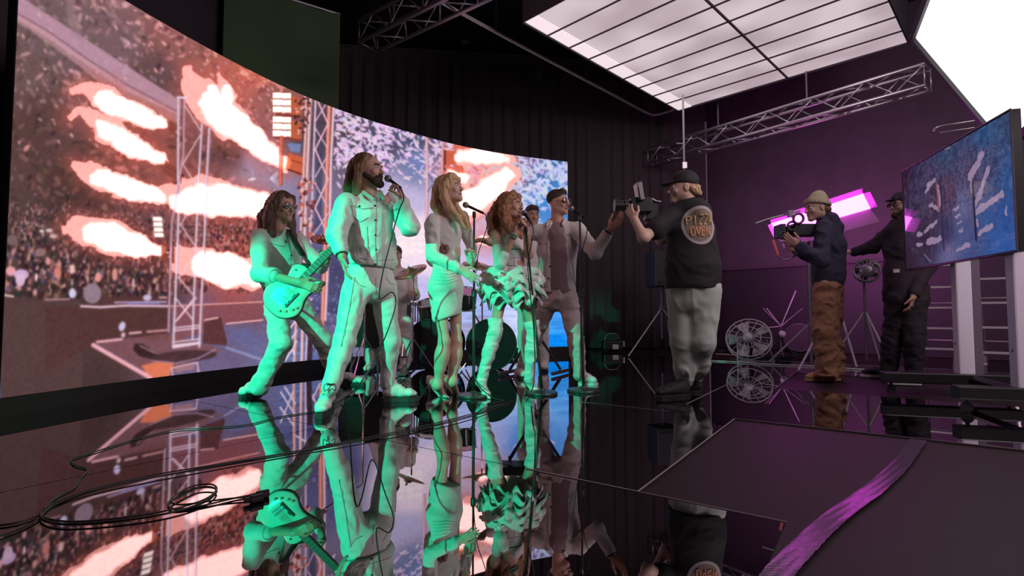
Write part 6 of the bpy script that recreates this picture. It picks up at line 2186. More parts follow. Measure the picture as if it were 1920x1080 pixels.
# ruffled skirt: stacked wavy flounces
M_ruf = mat('white_taffeta', (0.76, 0.75, 0.72), 0.6, bump=0.15, bscale=40)
sk = thing_part('skirt_core', P(960, 530, 4.36), 0.12, M_ruf, root)
rr_ = random.Random(4)
for lay, (y, r0_, r1_, dz) in enumerate([(500, 0.12, 0.24, 0.07), (512, 0.13, 0.27, 0.08), (526, 0.13, 0.275, 0.09), (540, 0.12, 0.25, 0.09), (551, 0.10, 0.20, 0.07)]):
    c = P(959, y, 4.34)
    n1, n2 = 120, 9
    ph1, ph2, ph3 = rr_.uniform(0, 6), rr_.uniform(0, 6), rr_.uniform(0, 6)
    vs = []
    for j in range(n2):
        t = j / (n2 - 1)
        for i in range(n1):
            a = 2 * math.pi * i / n1
            wv = math.sin(9 * a + ph1 + 2 * math.sin(3 * a + ph2)) + 0.4 * math.sin(16 * a + ph3)
            r = r0_ + (r1_ - r0_) * (t ** 0.7) + 0.022 * wv * t
            z = c.z - dz * t * t - 0.01 + 0.03 * math.sin(9 * a + ph2 + lay) * t + 0.014 * math.cos(17 * a + ph1) * t
            if t > 0.8:
                r -= 0.04 * (t - 0.8) * 5 * (0.5 + 0.5 * math.sin(7 * a))
                z -= 0.02 * (t - 0.8) * 5
            vs.append((c.x + r * math.cos(a), c.y + r * 0.85 * math.sin(a), z))
    fs = [(j * n1 + i, j * n1 + (i + 1) % n1, (j + 1) * n1 + (i + 1) % n1, (j + 1) * n1 + i) for j in range(n2 - 1) for i in range(n1)]
    o = MB().add(vs, fs).build('ruffle', M_ruf, root, smooth=True)
    o.modifiers.new('s', 'SOLIDIFY').thickness = 0.006
for x, y, d in ((912, 520, 4.28), (905, 540, 4.3), (1004, 530, 4.3), (990, 548, 4.24), (935, 550, 4.2), (962, 536, 4.12), (940, 525, 4.12), (983, 520, 4.2)):
    v = Vol(0.02)
    c = P(x, y, d)
    for i in range(5):
        a = rr_.uniform(0, 6.28); e = Vector((math.cos(a) * 0.05, -0.02, math.sin(a) * 0.04))
        v.cap(c - e, c + e, 0.014, 0.02, k=0.012)
    vmesh('ruffle_puff', [v.mesh(0.006, fold=0.006, fscale=(20, 20, 20), seed=int(x))], M_ruf, root)
MB().box(P(933, 510, 4.1), (0.05, 0.01, 0.03)).build('bow', M_ruf, root)


def tallboot(root, thigh, knee, ank, hl, to, m, rt=0.068, rk=0.058, ra=0.04, seed=0):
    d = (to - hl).normalized(); sd = Vector((-d.y, d.x, 0)); L = (to - hl).length
    up = Vector((0, 0, 1))
    v = Vol(0.02)
    v.cap(thigh, knee, rt, rk); cf = knee.lerp(ank, 0.35)
    v.cap(knee, cf, rk, rk * 0.98); v.cap(cf, ank, rk * 0.98, ra)
    he = hl + up * 0.075 + d * 0.01
    ball = hl + d * L * 0.66 + up * 0.016
    v.cap(ank, he, ra, 0.03); v.cap(ank + d * 0.01, ball, ra * 0.8, 0.024)
    v.cap(he, ball, 0.028, 0.026, side=sd, sa=1.1, sb=1.25)
    v.cap(ball, to - d * 0.012 + up * 0.010, 0.024, 0.009, side=sd, sa=1.3, sb=1.1)
    v.cap(hl + up * 0.003, he - up * 0.01, 0.008, 0.02, k=0.01)
    v.cut(thigh, (thigh - knee))
    v.cut((0, 0, 0.002), (0, 0, -1))
    return vmesh('thigh_boot', [v.mesh(0.006, fold=0.014, fscale=(10, 10, 22), seed=seed)], m, root)


M_suede = mat('white_suede', (0.76, 0.75, 0.73), 0.7, bump=0.3, bscale=130)
tallboot(root, P(930, 598, 4.19), J['ka'], J['na'], hla, toa, M_suede, seed=61)
tallboot(root, P(996, 602, 4.40), J['kb'], J['nb'], hlb, tob, M_suede, seed=62)
a = (J['wa'] - J['ea']).normalized(); x_ = a.cross(Vector((0, 1, 0))).normalized(); y_ = a.cross(x_)
for k_ in (0, 1):
    MB().tube(ringpts(J['wa'] - a * (0.012 + 0.02 * k_), x_, y_, 0.031), 0.007, 6, closed=True).build('bracelet', mat('jade_bracelet', (0.2, 0.4, 0.3), 0.3), root, smooth=True)
m_h = P(975, 394, 4.13); m_t = P(990, 415, 4.10)
m_h = W(0.012, 0.135, -0.072)
mic('handheld_microphone', 'cabled microphone held up by the singer in the ruffled skirt', m_h, m_h + (P(1000, 424, 4.0) - m_h).normalized() * 0.21)
mt_ = m_h + (P(1000, 424, 4.0) - m_h).normalized() * 0.21
o = MB().tube(smoothpath([mt_, P(1000, 432, 4.0), P(996, 460, 3.98), P(990, 490, 3.98), P(991, 520, 3.98), P(995, 560, 4.0), P(1001, 620, 4.0), P(1003, 680, 4.1), PZ(1000, 722, 0.15), PZ(996, 733, 0.06)], 6), 0.0045, 6).build('microphone_cable', M_cable, None, smooth=True)
tag(o, 'black cable hanging down from the ruffled-skirt singer microphone', 'cable')

# ------------------------------------------------------------------ MAN WITH SUNGLASSES
J = dict(neck=P(1045, 416, 4.94), sa=P(1008, 434, 4.98), sb=P(1082, 432, 4.86), ea=P(950, 452, 5.02), wa=P(910, 452, 4.86),
         eb=P(1116, 474, 4.62), wb=P(1143, 432, 4.52), ha=P(1027, 560, 4.98), hb=P(1066, 560, 4.92), ka=P(1002, 635, 5.16), kb=P(1080, 640, 4.84),
         na=P(975, 700, 5.52), nb=P(1087, 702, 4.84))
hla = PZ(974, 706); toa = PZ(972, 715); toa = hla + Vector((0.05, -0.26, 0))
hlb = PZ(1084, 722); tob = PZ(1122, 722)
J['ta'] = toa + Vector((0, 0.05, 0.04)); J['tb'] = tob + Vector((-0.06, 0, 0.04))
root = person('short-haired man with mirrored sunglasses in open white jacket holding out his hand', (P(1045, 600, 4.95).x, 4.95, 0))
hd = dict(c=P(1047, 380, 4.92), fwd=(0.8, -0.6, 0.0), s=1.0, mouth=0.014, nr=0.056)
hands = [dict(elbow=J['ea'], wrist=J['wa'], tip=P(880, 434, 4.5), pn=(-0.2, -0.6, -0.4), thumb=(0, 0.2, 1), kw=dict(curl=0.3)),
         dict(elbow=J['eb'], wrist=J['wb'], tip=P(1172, 404, 4.45), pn=(-0.35, -0.9, 0.45), thumb=(-1, -0.1, 0.8), kw=dict(curl=0.22, tcurl=0.0, curls=[0.12, 0.2, 0.26, 0.32], size=0.2, spread=0.24))]
body, R, W = build_body(root, J, SKIN_A, hd, hands)
face_parts(root, R, W, 1.0, 0.014, eyes=False)
Rn = np.array(R); rx = R @ Vector((1, 0, 0))
M_mir = mat('mirror_lens', (0.25, 0.2, 0.22), 0.04, metal=1.0)
glasses(root, W, M_mir, mat('pale_frame', (0.6, 0.5, 0.5), 0.3, metal=0.6), False, 0.027)
M_hairs = mat('short_dark_hair', (0.06, 0.035, 0.028), 0.7, bump=0.6, bscale=150)
v = Vol(0.02)
v.ell(W(0, -0.024, 0.05), (0.081, 0.10, 0.082), Rn)
v.ell(W(0, 0.045, 0.098), (0.055, 0.035, 0.022), Rn)
v.cap(W(-0.03, 0.058, 0.108), W(0.03, 0.058, 0.112), 0.012, 0.014)
v.sub('ell', W(0, 0.105, -0.01), (0.075, 0.075, 0.088), Rn, k=0.01)
v.sub('cap', W(-0.1, 0.02, -0.075), W(0.1, 0.02, -0.075), 0.085, k=0.01)
vmesh('hair', [v.mesh(0.005, foldfn=hairfold(72, 0.005, 90, (1, 1, 1)))], M_hairs, root)
side = torso_side(J['sa'], J['sb'])
fwj = Vector((side.y, -side.x, 0)).normalized()
TAUPE = mat('dusty_mauve_tshirt', (0.30, 0.19, 0.21), 0.85, bump=0.1, bscale=60)
PINKD = mat('pale_pink_denim', (0.62, 0.50, 0.49), 0.85, bump=0.25, bscale=150)
v = Vol(0.03)
v.cap(J['neck'] - Vector((0, 0, 0.03)), P(1045, 440, 4.91), 0.06, 0.10, side=side, sa=1.1, sb=1.1)
v.cap(P(1045, 440, 4.91), P(1046, 470, 4.93), 0.106, 0.11, side=side, sa=1.1, sb=1.2)
v.cap(P(1046, 470, 4.93), P(1047, 560, 4.96), 0.108, 0.115, side=side, sa=1.35)
v.sub('cap', J['neck'] + fwj * 0.02 + Vector((0, 0, 0.05)), J['neck'] + fwj * 0.12 - Vector((0, 0, 0.02)), 0.04, 0.03, k=0.01)
vmesh('tshirt', [v.mesh(0.009, fold=0.008, seed=81)], TAUPE, root)
v = Vol(0.03)
v.cap(J['sa'], J['sb'], 0.072)
v.cap(P(1046, 436, 4.93), P(1045, 470, 4.95), 0.118, 0.132, side=side, sa=1.5, sb=1.42)
jacket_torso(v, J, J['neck'], P(1045, 470, 4.95), P(1043, 545, 4.97), 0.13, 1.42, 0.128, 1.38, 0.132, 1.42, side)
v.cap(J['sa'], J['ea'], 0.074, 0.06); v.cap(J['ea'], J['wa'].lerp(J['ea'], 0.2), 0.058, 0.048)
v.cap(J['sb'], J['eb'], 0.076, 0.062); v.cap(J['eb'], J['wb'].lerp(J['eb'], 0.16), 0.06, 0.048)
v.cut(P(1045, 548, 4.95), (0.02, 0, -1))
cf0 = P(1047, 420, 4.9) + fwj * 0.16
for x, y, w_ in ((1046, 430, 0.045), (1048, 470, 0.055), (1052, 520, 0.08), (1054, 556, 0.095)):
    pass
v.sub('cap', P(1050, 424, 4.93) + fwj * 0.13, P(1056, 560, 4.96) + fwj * 0.19, 0.05, 0.115, k=0.008)
v.sub('cap', J['neck'] + Vector((0, 0, 0.06)) + fwj * 0.03, P(1050, 440, 4.93) + fwj * 0.15, 0.056, 0.045, k=0.008)
jk = vmesh('jacket', [v.mesh(0.009, fold=0.018, fscale=(9, 9, 6), seed=82)], mat('white_denim_jacket', (0.70, 0.64, 0.63), 0.85, bump=0.25, bscale=150), root)
bv = bvh_of(jk)
for x, y in ((1038, 433), (1037, 455), (1034, 478), (1031, 500), (1029, 522), (1078, 451), (1012, 457)):
    button(bv, x, y, 0.009, M_btn, jk)
for pts_ in ([(1000, 456), (1012, 459), (1025, 456)], [(1068, 448), (1078, 451), (1088, 448)], [(1028, 430), (1026, 470), (1020, 540)], [(1012, 460), (1008, 540)], [(1000, 536), (1015, 538), (1028, 538)], [(1064, 450), (1074, 500), (1080, 540)]):
    onsurf(bv, pts_, 0.0028, 'seam', M_stitch, jk)
v = Vol(0.01)
nk = J['neck']
for s_ in (-1, 1):
    v.chain([nk + side * 0.05 * s_ - fwj * 0.05 + Vector((0, 0, 0.035)), nk + side * 0.075 * s_ + fwj * 0.02 + Vector((0, 0, 0.012)), nk + side * 0.075 * s_ + fwj * 0.11 - Vector((0, 0, 0.05))], [0.015, 0.018, 0.012])
v.cap(nk + side * 0.05 - fwj * 0.05 + Vector((0, 0, 0.035)), nk - side * 0.05 - fwj * 0.05 + Vector((0, 0, 0.035)), 0.015)
vmesh('collar', [v.mesh(0.006)], jk.data.materials[0], jk)
trousers(root, J, P(1047, 548, 4.96), 0.118, 1.38, 0.098, 0.078, 0.062, PINKD, fold=0.018, seed=84)
shoe(root, J['na'], hla, toa, 0.1, M_leather_w, M_sole_d, 0.047)
shoe(root, J['nb'], hlb, tob, 0.1, M_leather_w, M_white, 0.047, 'boot', sole=0.02)
a = (J['wb'] - J['eb']).normalized(); x_ = a.cross(Vector((0, 1, 0))).normalized(); y_ = a.cross(x_)
wt_ = MB().tube(ringpts(J['wb'] - a * 0.015, x_, y_, 0.036), 0.010, 6, closed=True).build('watch_strap', M_black, root, smooth=True)
# ------------------------------------------------------------------ CAMERAMAN in black cap (seen from behind)
J = dict(neck=P(1291, 380, 4.20), sa=P(1262, 404, 4.22), sb=P(1318, 404, 4.12), ea=P(1207, 446, 4.02), wa=P(1190, 412, 4.10),
         eb=P(1240, 450, 4.40), wb=P(1212, 408, 4.36), ha=P(1276, 545, 4.26), hb=P(1322, 545, 4.16), ka=P(1283, 640, 4.24), kb=P(1316, 640, 4.16),
         na=P(1286, 722, 4.27), nb=P(1306, 716, 4.36))
hla = PZ(1292, 742); toa = PZ(1228, 746)
hlb = PZ(1316, 735); tob = PZ(1268, 736)
J['ta'] = toa + Vector((0.05, 0, 0.04)); J['tb'] = tob + Vector((0.05, 0, 0.04))
J['na'].z = 0.11; J['nb'].z = 0.11
root = person('stocky camera operator in black cap, black printed t-shirt and pale grey sweatpants, back turned', (P(1298, 600, 4.2).x, 4.22, 0))
hd = dict(c=P(1281, 353, 4.20), fwd=(-1.0, 0.10, -0.02), s=1.06, mouth=0.0, nr=0.066)
hands = [dict(elbow=J['ea'], wrist=J['wa'], tip=P(1176, 388, 4.14), pn=(0.3, 0.7, 0.3), thumb=(0.6, 0, 1), kw=dict(curl=0.5, tcurl=0.4)),
         dict(elbow=J['eb'], wrist=J['wb'], tip=P(1196, 392, 4.32), pn=(0.2, -0.9, 0.2), thumb=(0, 0, 1), kw=dict(curl=0.6, tcurl=0.4))]
body, R, W = build_body(root, J, SKIN_B, hd, hands, s=1.12, thick=0.98)
face_parts(root, R, W, 1.06, 0.0, brow=(0.3, 0.18, 0.1))
Rn = np.array(R); rx = R @ Vector((1, 0, 0))
v = Vol(0.015)
v.cap(W(-0.05, -0.085, -0.01), W(0.05, -0.085, -0.01), 0.03, 0.03)
v.cap(W(-0.065, -0.05, -0.02), W(-0.05, -0.09, -0.045), 0.024, 0.026); v.cap(W(0.065, -0.05, -0.02), W(0.05, -0.09, -0.045), 0.024, 0.026)
v.cap(W(-0.04, -0.10, -0.05), W(0.04, -0.10, -0.05), 0.028, 0.028)
vmesh('hair', [v.mesh(0.005, foldfn=hairfold(91, 0.010, 45, (1, 1, 0.6)))], M_blonde, root)
M_cap = mat('black_cotton_cap', (0.022, 0.018, 0.021), 0.75, bump=0.1, bscale=100)
v = Vol(0.012)
v.ell(W(0, -0.015, 0.052), (0.092, 0.112, 0.092), Rn)
v.cut(W(0, 0.0, 0.028), R @ Vector((0, 0.15, -1)))
cp = vmesh('cap', [v.mesh(0.005)], M_cap, root)
v = Vol(0.01)
v.cap(W(-0.04, 0.085, 0.045), W(0.04, 0.085, 0.045), 0.012, side=R @ Vector((0, 1, 0)), sa=1.0)
for sx in (-1, -0.5, 0, 0.5, 1):
    v.cap(W(sx * 0.062, 0.06, 0.045), W(sx * 0.045, 0.165 - 0.02 * abs(sx), 0.042 - 0.012 * abs(sx)), 0.008, 0.006, k=0.012, side=rx, sa=1.8)
vmesh('cap_brim', [v.mesh(0.004)], M_cap, cp)
MB().lathe([(0.007, 0), (0.006, 0.004)], W(0, -0.015, 0.142), R @ Vector((0, 0, 1)), 10).build('cap_button', M_cap, cp)
MB().tube([W(-0.03, -0.118, 0.03), W(0, -0.124, 0.034), W(0.03, -0.118, 0.03)], 0.006, 6).build('cap_strap', M_black, cp)
side = Vector((1, -0.32, 0)).normalized()
TEE = mat('black_tshirt', (0.020, 0.016, 0.019), 0.85, bump=0.1, bscale=80)
v = Vol(0.035)
v.cap(P(1294, 396, 4.2), P(1296, 440, 4.2), 0.115, 0.15, side=side, sa=1.35, sb=1.22)
v.cap(P(1296, 440, 4.2), P(1298, 500, 4.2), 0.15, 0.178, side=side, sa=1.22, sb=1.2)
v.cap(P(1298, 500, 4.2), P(1298, 550, 4.2), 0.178, 0.18, side=side, sa=1.2, sb=1.22)
ma = J['sa'].lerp(J['ea'], 0.62); mb_ = J['sb'].lerp(J['eb'], 0.62)
v.cap(J['sa'] + Vector((0.02, 0, 0)), ma, 0.095, 0.088); v.cap(J['sb'] + Vector((-0.02, 0, 0)), mb_, 0.095, 0.085)
v.cap(J['neck'] - Vector((0, 0, 0.02)), P(1294, 400, 4.2), 0.072, 0.08)
v.cut(P(1298, 541, 4.2), (0, 0, -1))
tee = vmesh('tshirt', [v.mesh(0.009, fold=0.014, fscale=(5, 5, 7), seed=92)], TEE, root)
bv = bvh_of(tee)
# round back print with lettering, lying on the cloth
cxp, cyp = 1313, 422
c0_, n0_ = pick(bv, cxp, cyp, 0.0)
n0_ = (n0_ + Vector((0.35, -1, 0)).normalized()).normalized()
ez = (Vector((0, 0, 1)) - n0_ * n0_.z).normalized(); ex = ez.cross(n0_).normalized()
if ex.x < 0:
    ex = -ex


def project(bv, c, n, ex, ez, x, y, lift):
    o = c + ex * x + ez * y + n * 0.12
    h = bv.ray_cast(o, -n, 0.2)
    if h[0] is None and abs(x) + abs(y) > 0.01:
        return project(bv, c, n, ex, ez, x * 0.93, y * 0.93, lift)
    return (h[0] + n * lift) if h[0] is not None else c + ex * x + ez * y


def badge(name, rx_, rz_, m, parent, lift, x0=0, y0=0, rings=7, nseg=36):
    vs = [project(bv, c0_, n0_, ex, ez, x0, y0, lift)]
    for i in range(1, rings + 1):
        for k in range(nseg):
            a = 2 * math.pi * k / nseg
            vs.append(project(bv, c0_, n0_, ex, ez, x0 + rx_ * i / rings * math.cos(a), y0 + rz_ * i / rings * math.sin(a), lift))
    fs = [(0, 1 + k, 1 + (k + 1) % nseg) for k in range(nseg)]
    for i in range(rings - 1):
        for k in range(nseg):
            fs.append((1 + i * nseg + k, 1 + (i + 1) * nseg + k, 1 + (i + 1) * nseg + (k + 1) % nseg, 1 + i * nseg + (k + 1) % nseg))
    return MB().add(vs, fs).build(name, m, parent, smooth=True)


bx = badge('back_print', 0.125, 0.155, mat('print_grey_ring', (0.5, 0.44, 0.45), 0.8), tee, 0.003)
badge('print_centre', 0.102, 0.128, mat('print_dark_disc', (0.30, 0.22, 0.17), 0.8), bx, 0.005)
# lettering strokes: two words stacked
M_let = mat('print_yellow_letters', (0.85, 0.62, 0.32), 0.8)
M_leto = mat('print_orange_letters', (0.85, 0.42, 0.22), 0.8)
GL_ = {'P': [[(0, 0), (0, 2)], [(0, 2), (.8, 2), (1, 1.5), (.8, 1), (0, 1)]], 'I': [[(.5, 0), (.5, 2)]], 'Z': [[(0, 2), (1, 2), (0, 0), (1, 0)]], 'A': [[(0, 0), (.5, 2), (1, 0)], [(.25, .8), (.75, .8)]],
       'O': [[(0, .4), (0, 1.6), (.4, 2), (.8, 1.8), (1, 1.2), (1, .5), (.6, 0), (.2, .1), (0, .4)]], 'V': [[(0, 2), (.5, 0), (1, 2)]], 'E': [[(1, 2), (0, 2), (0, 0), (1, 0)], [(0, 1), (.8, 1)]], 'R': [[(0, 0), (0, 2), (.9, 1.8), (.9, 1.1), (0, 1), (1, 0)]], 'N': [[(0, 0), (0, 2), (1, 0), (1, 2)]]}
for word, x0_, y0_, w_, h_, m_ in (('PIZZA', -0.092, 0.005, 0.028, 0.034, M_let), ('OVEN', -0.074, -0.088, 0.028, 0.036, M_leto)):
    for i, chh in enumerate(word):
        lb = MB()
        for st in GL_[chh]:
            pts_ = []
            for (a, b_), (c_, d_) in zip(st[:-1], st[1:]):
                for t in (0, 0.34, 0.67):
                    pts_.append((a + (c_ - a) * t, b_ + (d_ - b_) * t))
            pts_.append(st[-1])
            lb.tube([project(bv, c0_, n0_, ex, ez, x0_ + i * (w_ + 0.0105) + a * w_, y0_ + b_ * h_, 0.006) for a, b_ in pts_], 0.0055, 6)
        lb.build('letter', m_, bx, smooth=True)
SWEAT = mat('pale_grey_fleece', (0.52, 0.54, 0.50), 0.95, bump=0.1, bscale=60)
v = Vol(0.035)
hs = side
v.cap(P(1298, 535, 4.2), P(1299, 560, 4.2), 0.165, 0.15, side=hs, sa=1.25, sb=1.25)
for q, r in (('a', 1.0), ('b', 0.95)):
    hq = J['h' + q]; kq = J['k' + q]; nq = J['n' + q]
    v.cap(hq, kq, 0.132 * r, 0.108 * r, k=0.03)
    v.cap(kq, kq.lerp(nq, 0.65), 0.108 * r, 0.092 * r, k=0.02)
    v.cap(kq.lerp(nq, 0.65), nq + Vector((0, 0, 0.05)), 0.092 * r, 0.08 * r, k=0.02)
    v.cap(nq + Vector((0, 0, 0.06)), nq, 0.062, 0.058, k=0.006)
v.cut(P(1298, 532, 4.2), (0, 0, 1))
vmesh('sweatpants', [v.mesh(0.009, fold=0.022, fscale=(6, 6, 4), seed=95)], SWEAT, root)
M_bsh = mat('black_sneaker', (0.012, 0.010, 0.011), 0.7)
shoe(root, J['na'], hla, toa, 0.1, M_bsh, M_black, 0.05)
shoe(root, J['nb'], hlb, tob, 0.1, M_bsh, M_black, 0.05)
# camera rig held up by him
c = P(1200, 386, 4.22)
cg = thing('camera_rig', 'black cinema camera rig with upright monitor held by the man in the black cap', 'camera', c)
bevel(MB().box(c, (0.17, 0.12, 0.12)).build('camera_body', M_black, cg), 0.008)
MB().lathe([(0.045, 0), (0.048, 0.05), (0.042, 0.055), (0.042, 0.10), (0.052, 0.105), (0.052, 0.13)], c + Vector((-0.08, 0, 0)), (-1, 0, 0), 20).build('lens', M_black, cg, smooth=False)
MB().lathe([(0.001, 0.125), (0.046, 0.128)], c + Vector((-0.08, 0, 0)), (-1, 0, 0), 20).build('front_glass', mat('lens_glass', (0.02, 0.02, 0.03), 0.05, spec=1.0), cg)
bevel(MB().box(P(1198, 361, 4.2), (0.045, 0.12, 0.15), Matrix.Rotation(-0.15, 3, 'Y')).build('side_monitor', M_dsteel, cg), 0.006)
MB().box(P(1203, 360, 4.12), (0.03, 0.012, 0.12), Matrix.Rotation(-0.15, 3, 'Y')).build('screen_edge', mat('screen_edge', (0.4, 0.38, 0.4), 0.2), cg)
MB().tube([P(1166, 380, 4.2), P(1192, 382, 4.2)], 0.008, 8).build('top_rod', M_steel, cg)
MB().tube([P(1192, 382, 4.2), P(1196, 372, 4.2)], 0.01, 8).build('monitor_arm', M_dsteel, cg)
MB().tube(smoothpath([P(1219, 384, 4.2), P(1223, 373, 4.2), P(1230, 377, 4.2), P(1240, 378, 4.2)], 4), 0.006, 6).build('rear_handle', M_steel, cg, smooth=True)
bevel(MB().box(P(1220, 396, 4.26), (0.10, 0.10, 0.15)).build('battery', M_black, cg), 0.006)
MB().box(P(1216, 391, 4.18), (0.012, 0.03, 0.05), Matrix.Rotation(0.3, 3, 'Y')).build('red_label', mat('red_label', (0.6, 0.2, 0.2), 0.5), cg)
MB().tube([P(1186, 400, 4.18), P(1190, 412, 4.16)], 0.014, 8).build('hand_grip', M_black, cg)

# ------------------------------------------------------------------ BEANIE cameraman
J = dict(neck=P(1547, 410, 5.15), sa=P(1545, 428, 5.0), sb=P(1556, 428, 5.30), ea=P(1541, 488, 4.92), wa=P(1496, 460, 4.96),
         eb=P(1535, 488, 5.32), wb=P(1492, 468, 5.22), ha=P(1550, 540, 5.07), hb=P(1556, 540, 5.24), ka=P(1546, 625, 5.06), kb=P(1556, 625, 5.26),
         na=P(1552, 700, 5.08), nb=P(1566, 695, 5.26))
hla = PZ(1574, 713); toa = PZ(1510, 714)
hlb = PZ(1580, 706); tob = PZ(1530, 706)
J['na'].z = 0.10; J['nb'].z = 0.10
J['ta'] = toa + Vector((0.05, 0, 0.04)); J['tb'] = tob + Vector((0.05, 0, 0.04))
root = person('camera operator in beige beanie, dark blue hoodie and rust-brown trousers, seen in profile', (P(1552, 600, 5.15).x, 5.16, 0))
hd = dict(c=P(1531, 390, 5.14), fwd=(-1.0, -0.05, -0.12), s=1.04, mouth=0.0, nr=0.056)
hands = [dict(elbow=J['ea'], wrist=J['wa'], tip=P(1478, 448, 4.96), pn=(0.2, 0.8, 0.5), thumb=(0, 0, 1), kw=dict(curl=0.45, tcurl=0.3)),
         dict(elbow=J['eb'], wrist=J['wb'], tip=P(1470, 462, 5.2), pn=(0.1, -0.8, 0.5), thumb=(0, 0, 1), kw=dict(curl=0.5, tcurl=0.3))]
body, R, W = build_body(root, J, SKIN_A, hd, hands)
face_parts(root, R, W, 1.04, 0.0, brow=(0.12, 0.07, 0.04))
Rn = np.array(R)
BEAN = mat('beige_ribbed_knit', (0.50, 0.40, 0.29), 0.9, bump=0.5, bscale=60, stretch=(1, 1, 0.1))
v = Vol(0.015)
v.ell(W(0, -0.02, 0.055), (0.088, 0.106, 0.085), Rn)
v.ell(W(0, -0.035, 0.115), (0.06, 0.07, 0.055), Rn, k=0.03)
v.cut(W(0, 0, 0.03), R @ Vector((0, 0.3, -1)))
be = vmesh('beanie', [v.mesh(0.005)], BEAN, root)
v = Vol(0.01)
pts_ = [W(0.089 * math.cos(a), -0.018 + 0.108 * math.sin(a), 0.036 + 0.03 * math.sin(a)) for a in [2 * math.pi * k / 20 for k in range(21)]]
v.chain(pts_, [0.011] * 21, k=0.004); v.chain([p + R @ Vector((0, 0, 0.018)) for p in pts_], [0.010] * 21, k=0.006)
vmesh('beanie_cuff', [v.mesh(0.005)], BEAN, be)
v = Vol(0.012)
v.cap(W(-0.05, -0.075, -0.03), W(0.05, -0.075, -0.03), 0.035, 0.035)
vmesh('hair', [v.mesh(0.006, foldfn=hairfold(96, 0.006, 60))], M_hairb, root)
side = torso_side(J['sa'], J['sb'])
NAVY = mat('dark_navy_fleece', (0.055, 0.045, 0.085), 0.95, bump=0.1, bscale=60)
v = Vol(0.035)
v.cap(P(1551, 420, 5.15), P(1556, 462, 5.15), 0.10, 0.135, side=side, sa=1.45, sb=1.25)
v.cap(P(1556, 462, 5.15), P(1553, 515, 5.16), 0.135, 0.145, side=side, sa=1.25, sb=1.2)
v.cap(P(1553, 515, 5.16), P(1552, 535, 5.16), 0.145, 0.13, side=side, sa=1.2, sb=1.2)
v.cap(J['sa'], J['ea'], 0.082, 0.075); v.cap(J['ea'], J['wa'].lerp(J['ea'], 0.12), 0.075, 0.055)
v.cap(J['sb'], J['eb'], 0.082, 0.072); v.cap(J['eb'], J['wb'].lerp(J['eb'], 0.12), 0.072, 0.055)
v.cap(P(1560, 408, 5.08), P(1563, 412, 5.22), 0.06, 0.06)
v.cap(P(1548, 410, 5.15), P(1566, 425, 5.15), 0.075, 0.08)
v.cut(P(1552, 540, 5.16), (0, 0, -1))
hd_ = vmesh('hoodie', [v.mesh(0.0095, fold=0.022, fscale=(8, 8, 8), seed=97)], NAVY, root)
RUST = mat('rust_brown_canvas', (0.36, 0.17, 0.10), 0.85, bump=0.15, bscale=70)
trousers(root, J, P(1552, 535, 5.16), 0.125, 1.15, 0.118, 0.108, 0.098, RUST, ends=(0.02, 0.02), fold=0.034, seed=99, side=side, fscale=(8, 8, 9))
M_tan = mat('tan_sneaker', (0.50, 0.27, 0.13), 0.7)
shoe(root, J['na'], hla, toa, 0.1, M_tan, mat('gum_sole', (0.45, 0.25, 0.12), 0.6), 0.05)
shoe(root, J['nb'], hlb, tob, 0.1, M_tan, MATS['gum_sole'], 0.05)
c = P(1492, 435, 5.1)
cg = thing('camera_rig', 'dark camera rig with long lens boom held by the man in the beanie', 'camera', c)
bevel(MB().box(P(1505, 432, 5.1), (0.24, 0.12, 0.12)).build('camera_body', M_black, cg), 0.01)
MB().lathe([(0.042, 0), (0.046, 0.07), (0.04, 0.075), (0.045, 0.13)], P(1484, 432, 5.1), (-1, 0, -0.1), 18).build('lens', M_black, cg)
bevel(MB().box(P(1462, 434, 5.1), (0.05, 0.15, 0.13)).build('matte_box', M_black, cg), 0.006)
MB().tube([P(1417, 419, 5.05), P(1440, 411, 5.08), P(1500, 395, 5.1)], 0.010, 8).build('boom_rod', M_dsteel, cg)
bevel(MB().box(P(1482, 401, 5.05), (0.05, 0.03, 0.07)).build('top_monitor', mat('grey_plastic', (0.3, 0.25, 0.3), 0.4), cg), 0.004)
for x, y, r in ((1497, 410, 0.05), (1485, 424, 0.045), (1468, 441, 0.035)):
    q = P(x, y, 5.02)
    MB().tube(ringpts(q, Vector((1, 0, 0.2)).normalized(), Vector((0, 0.2, 1)).normalized(), r, 16), 0.012, 6, closed=True).build('cable_loop', M_black, cg, smooth=True)
MB().prism([P(1448, 450, 5.02), P(1452, 449, 5.02), P(1461, 477, 5.02), P(1458, 479, 5.02)], (0, 0.02, 0)).build('orange_flag', mat('orange_flag', (0.8, 0.15, 0.12), 0.5), cg)
MB().tube(smoothpath([P(1460, 480, 5.02), P(1470, 486, 5.02), P(1484, 484, 5.02), P(1500, 470, 5.05)], 4), 0.008, 6).build('handle_tube', M_dsteel, cg, smooth=True)
MB().tube([P(1462, 455, 5.1), P(1500, 450, 5.1)], 0.012, 6).build('rail', M_dsteel, cg)

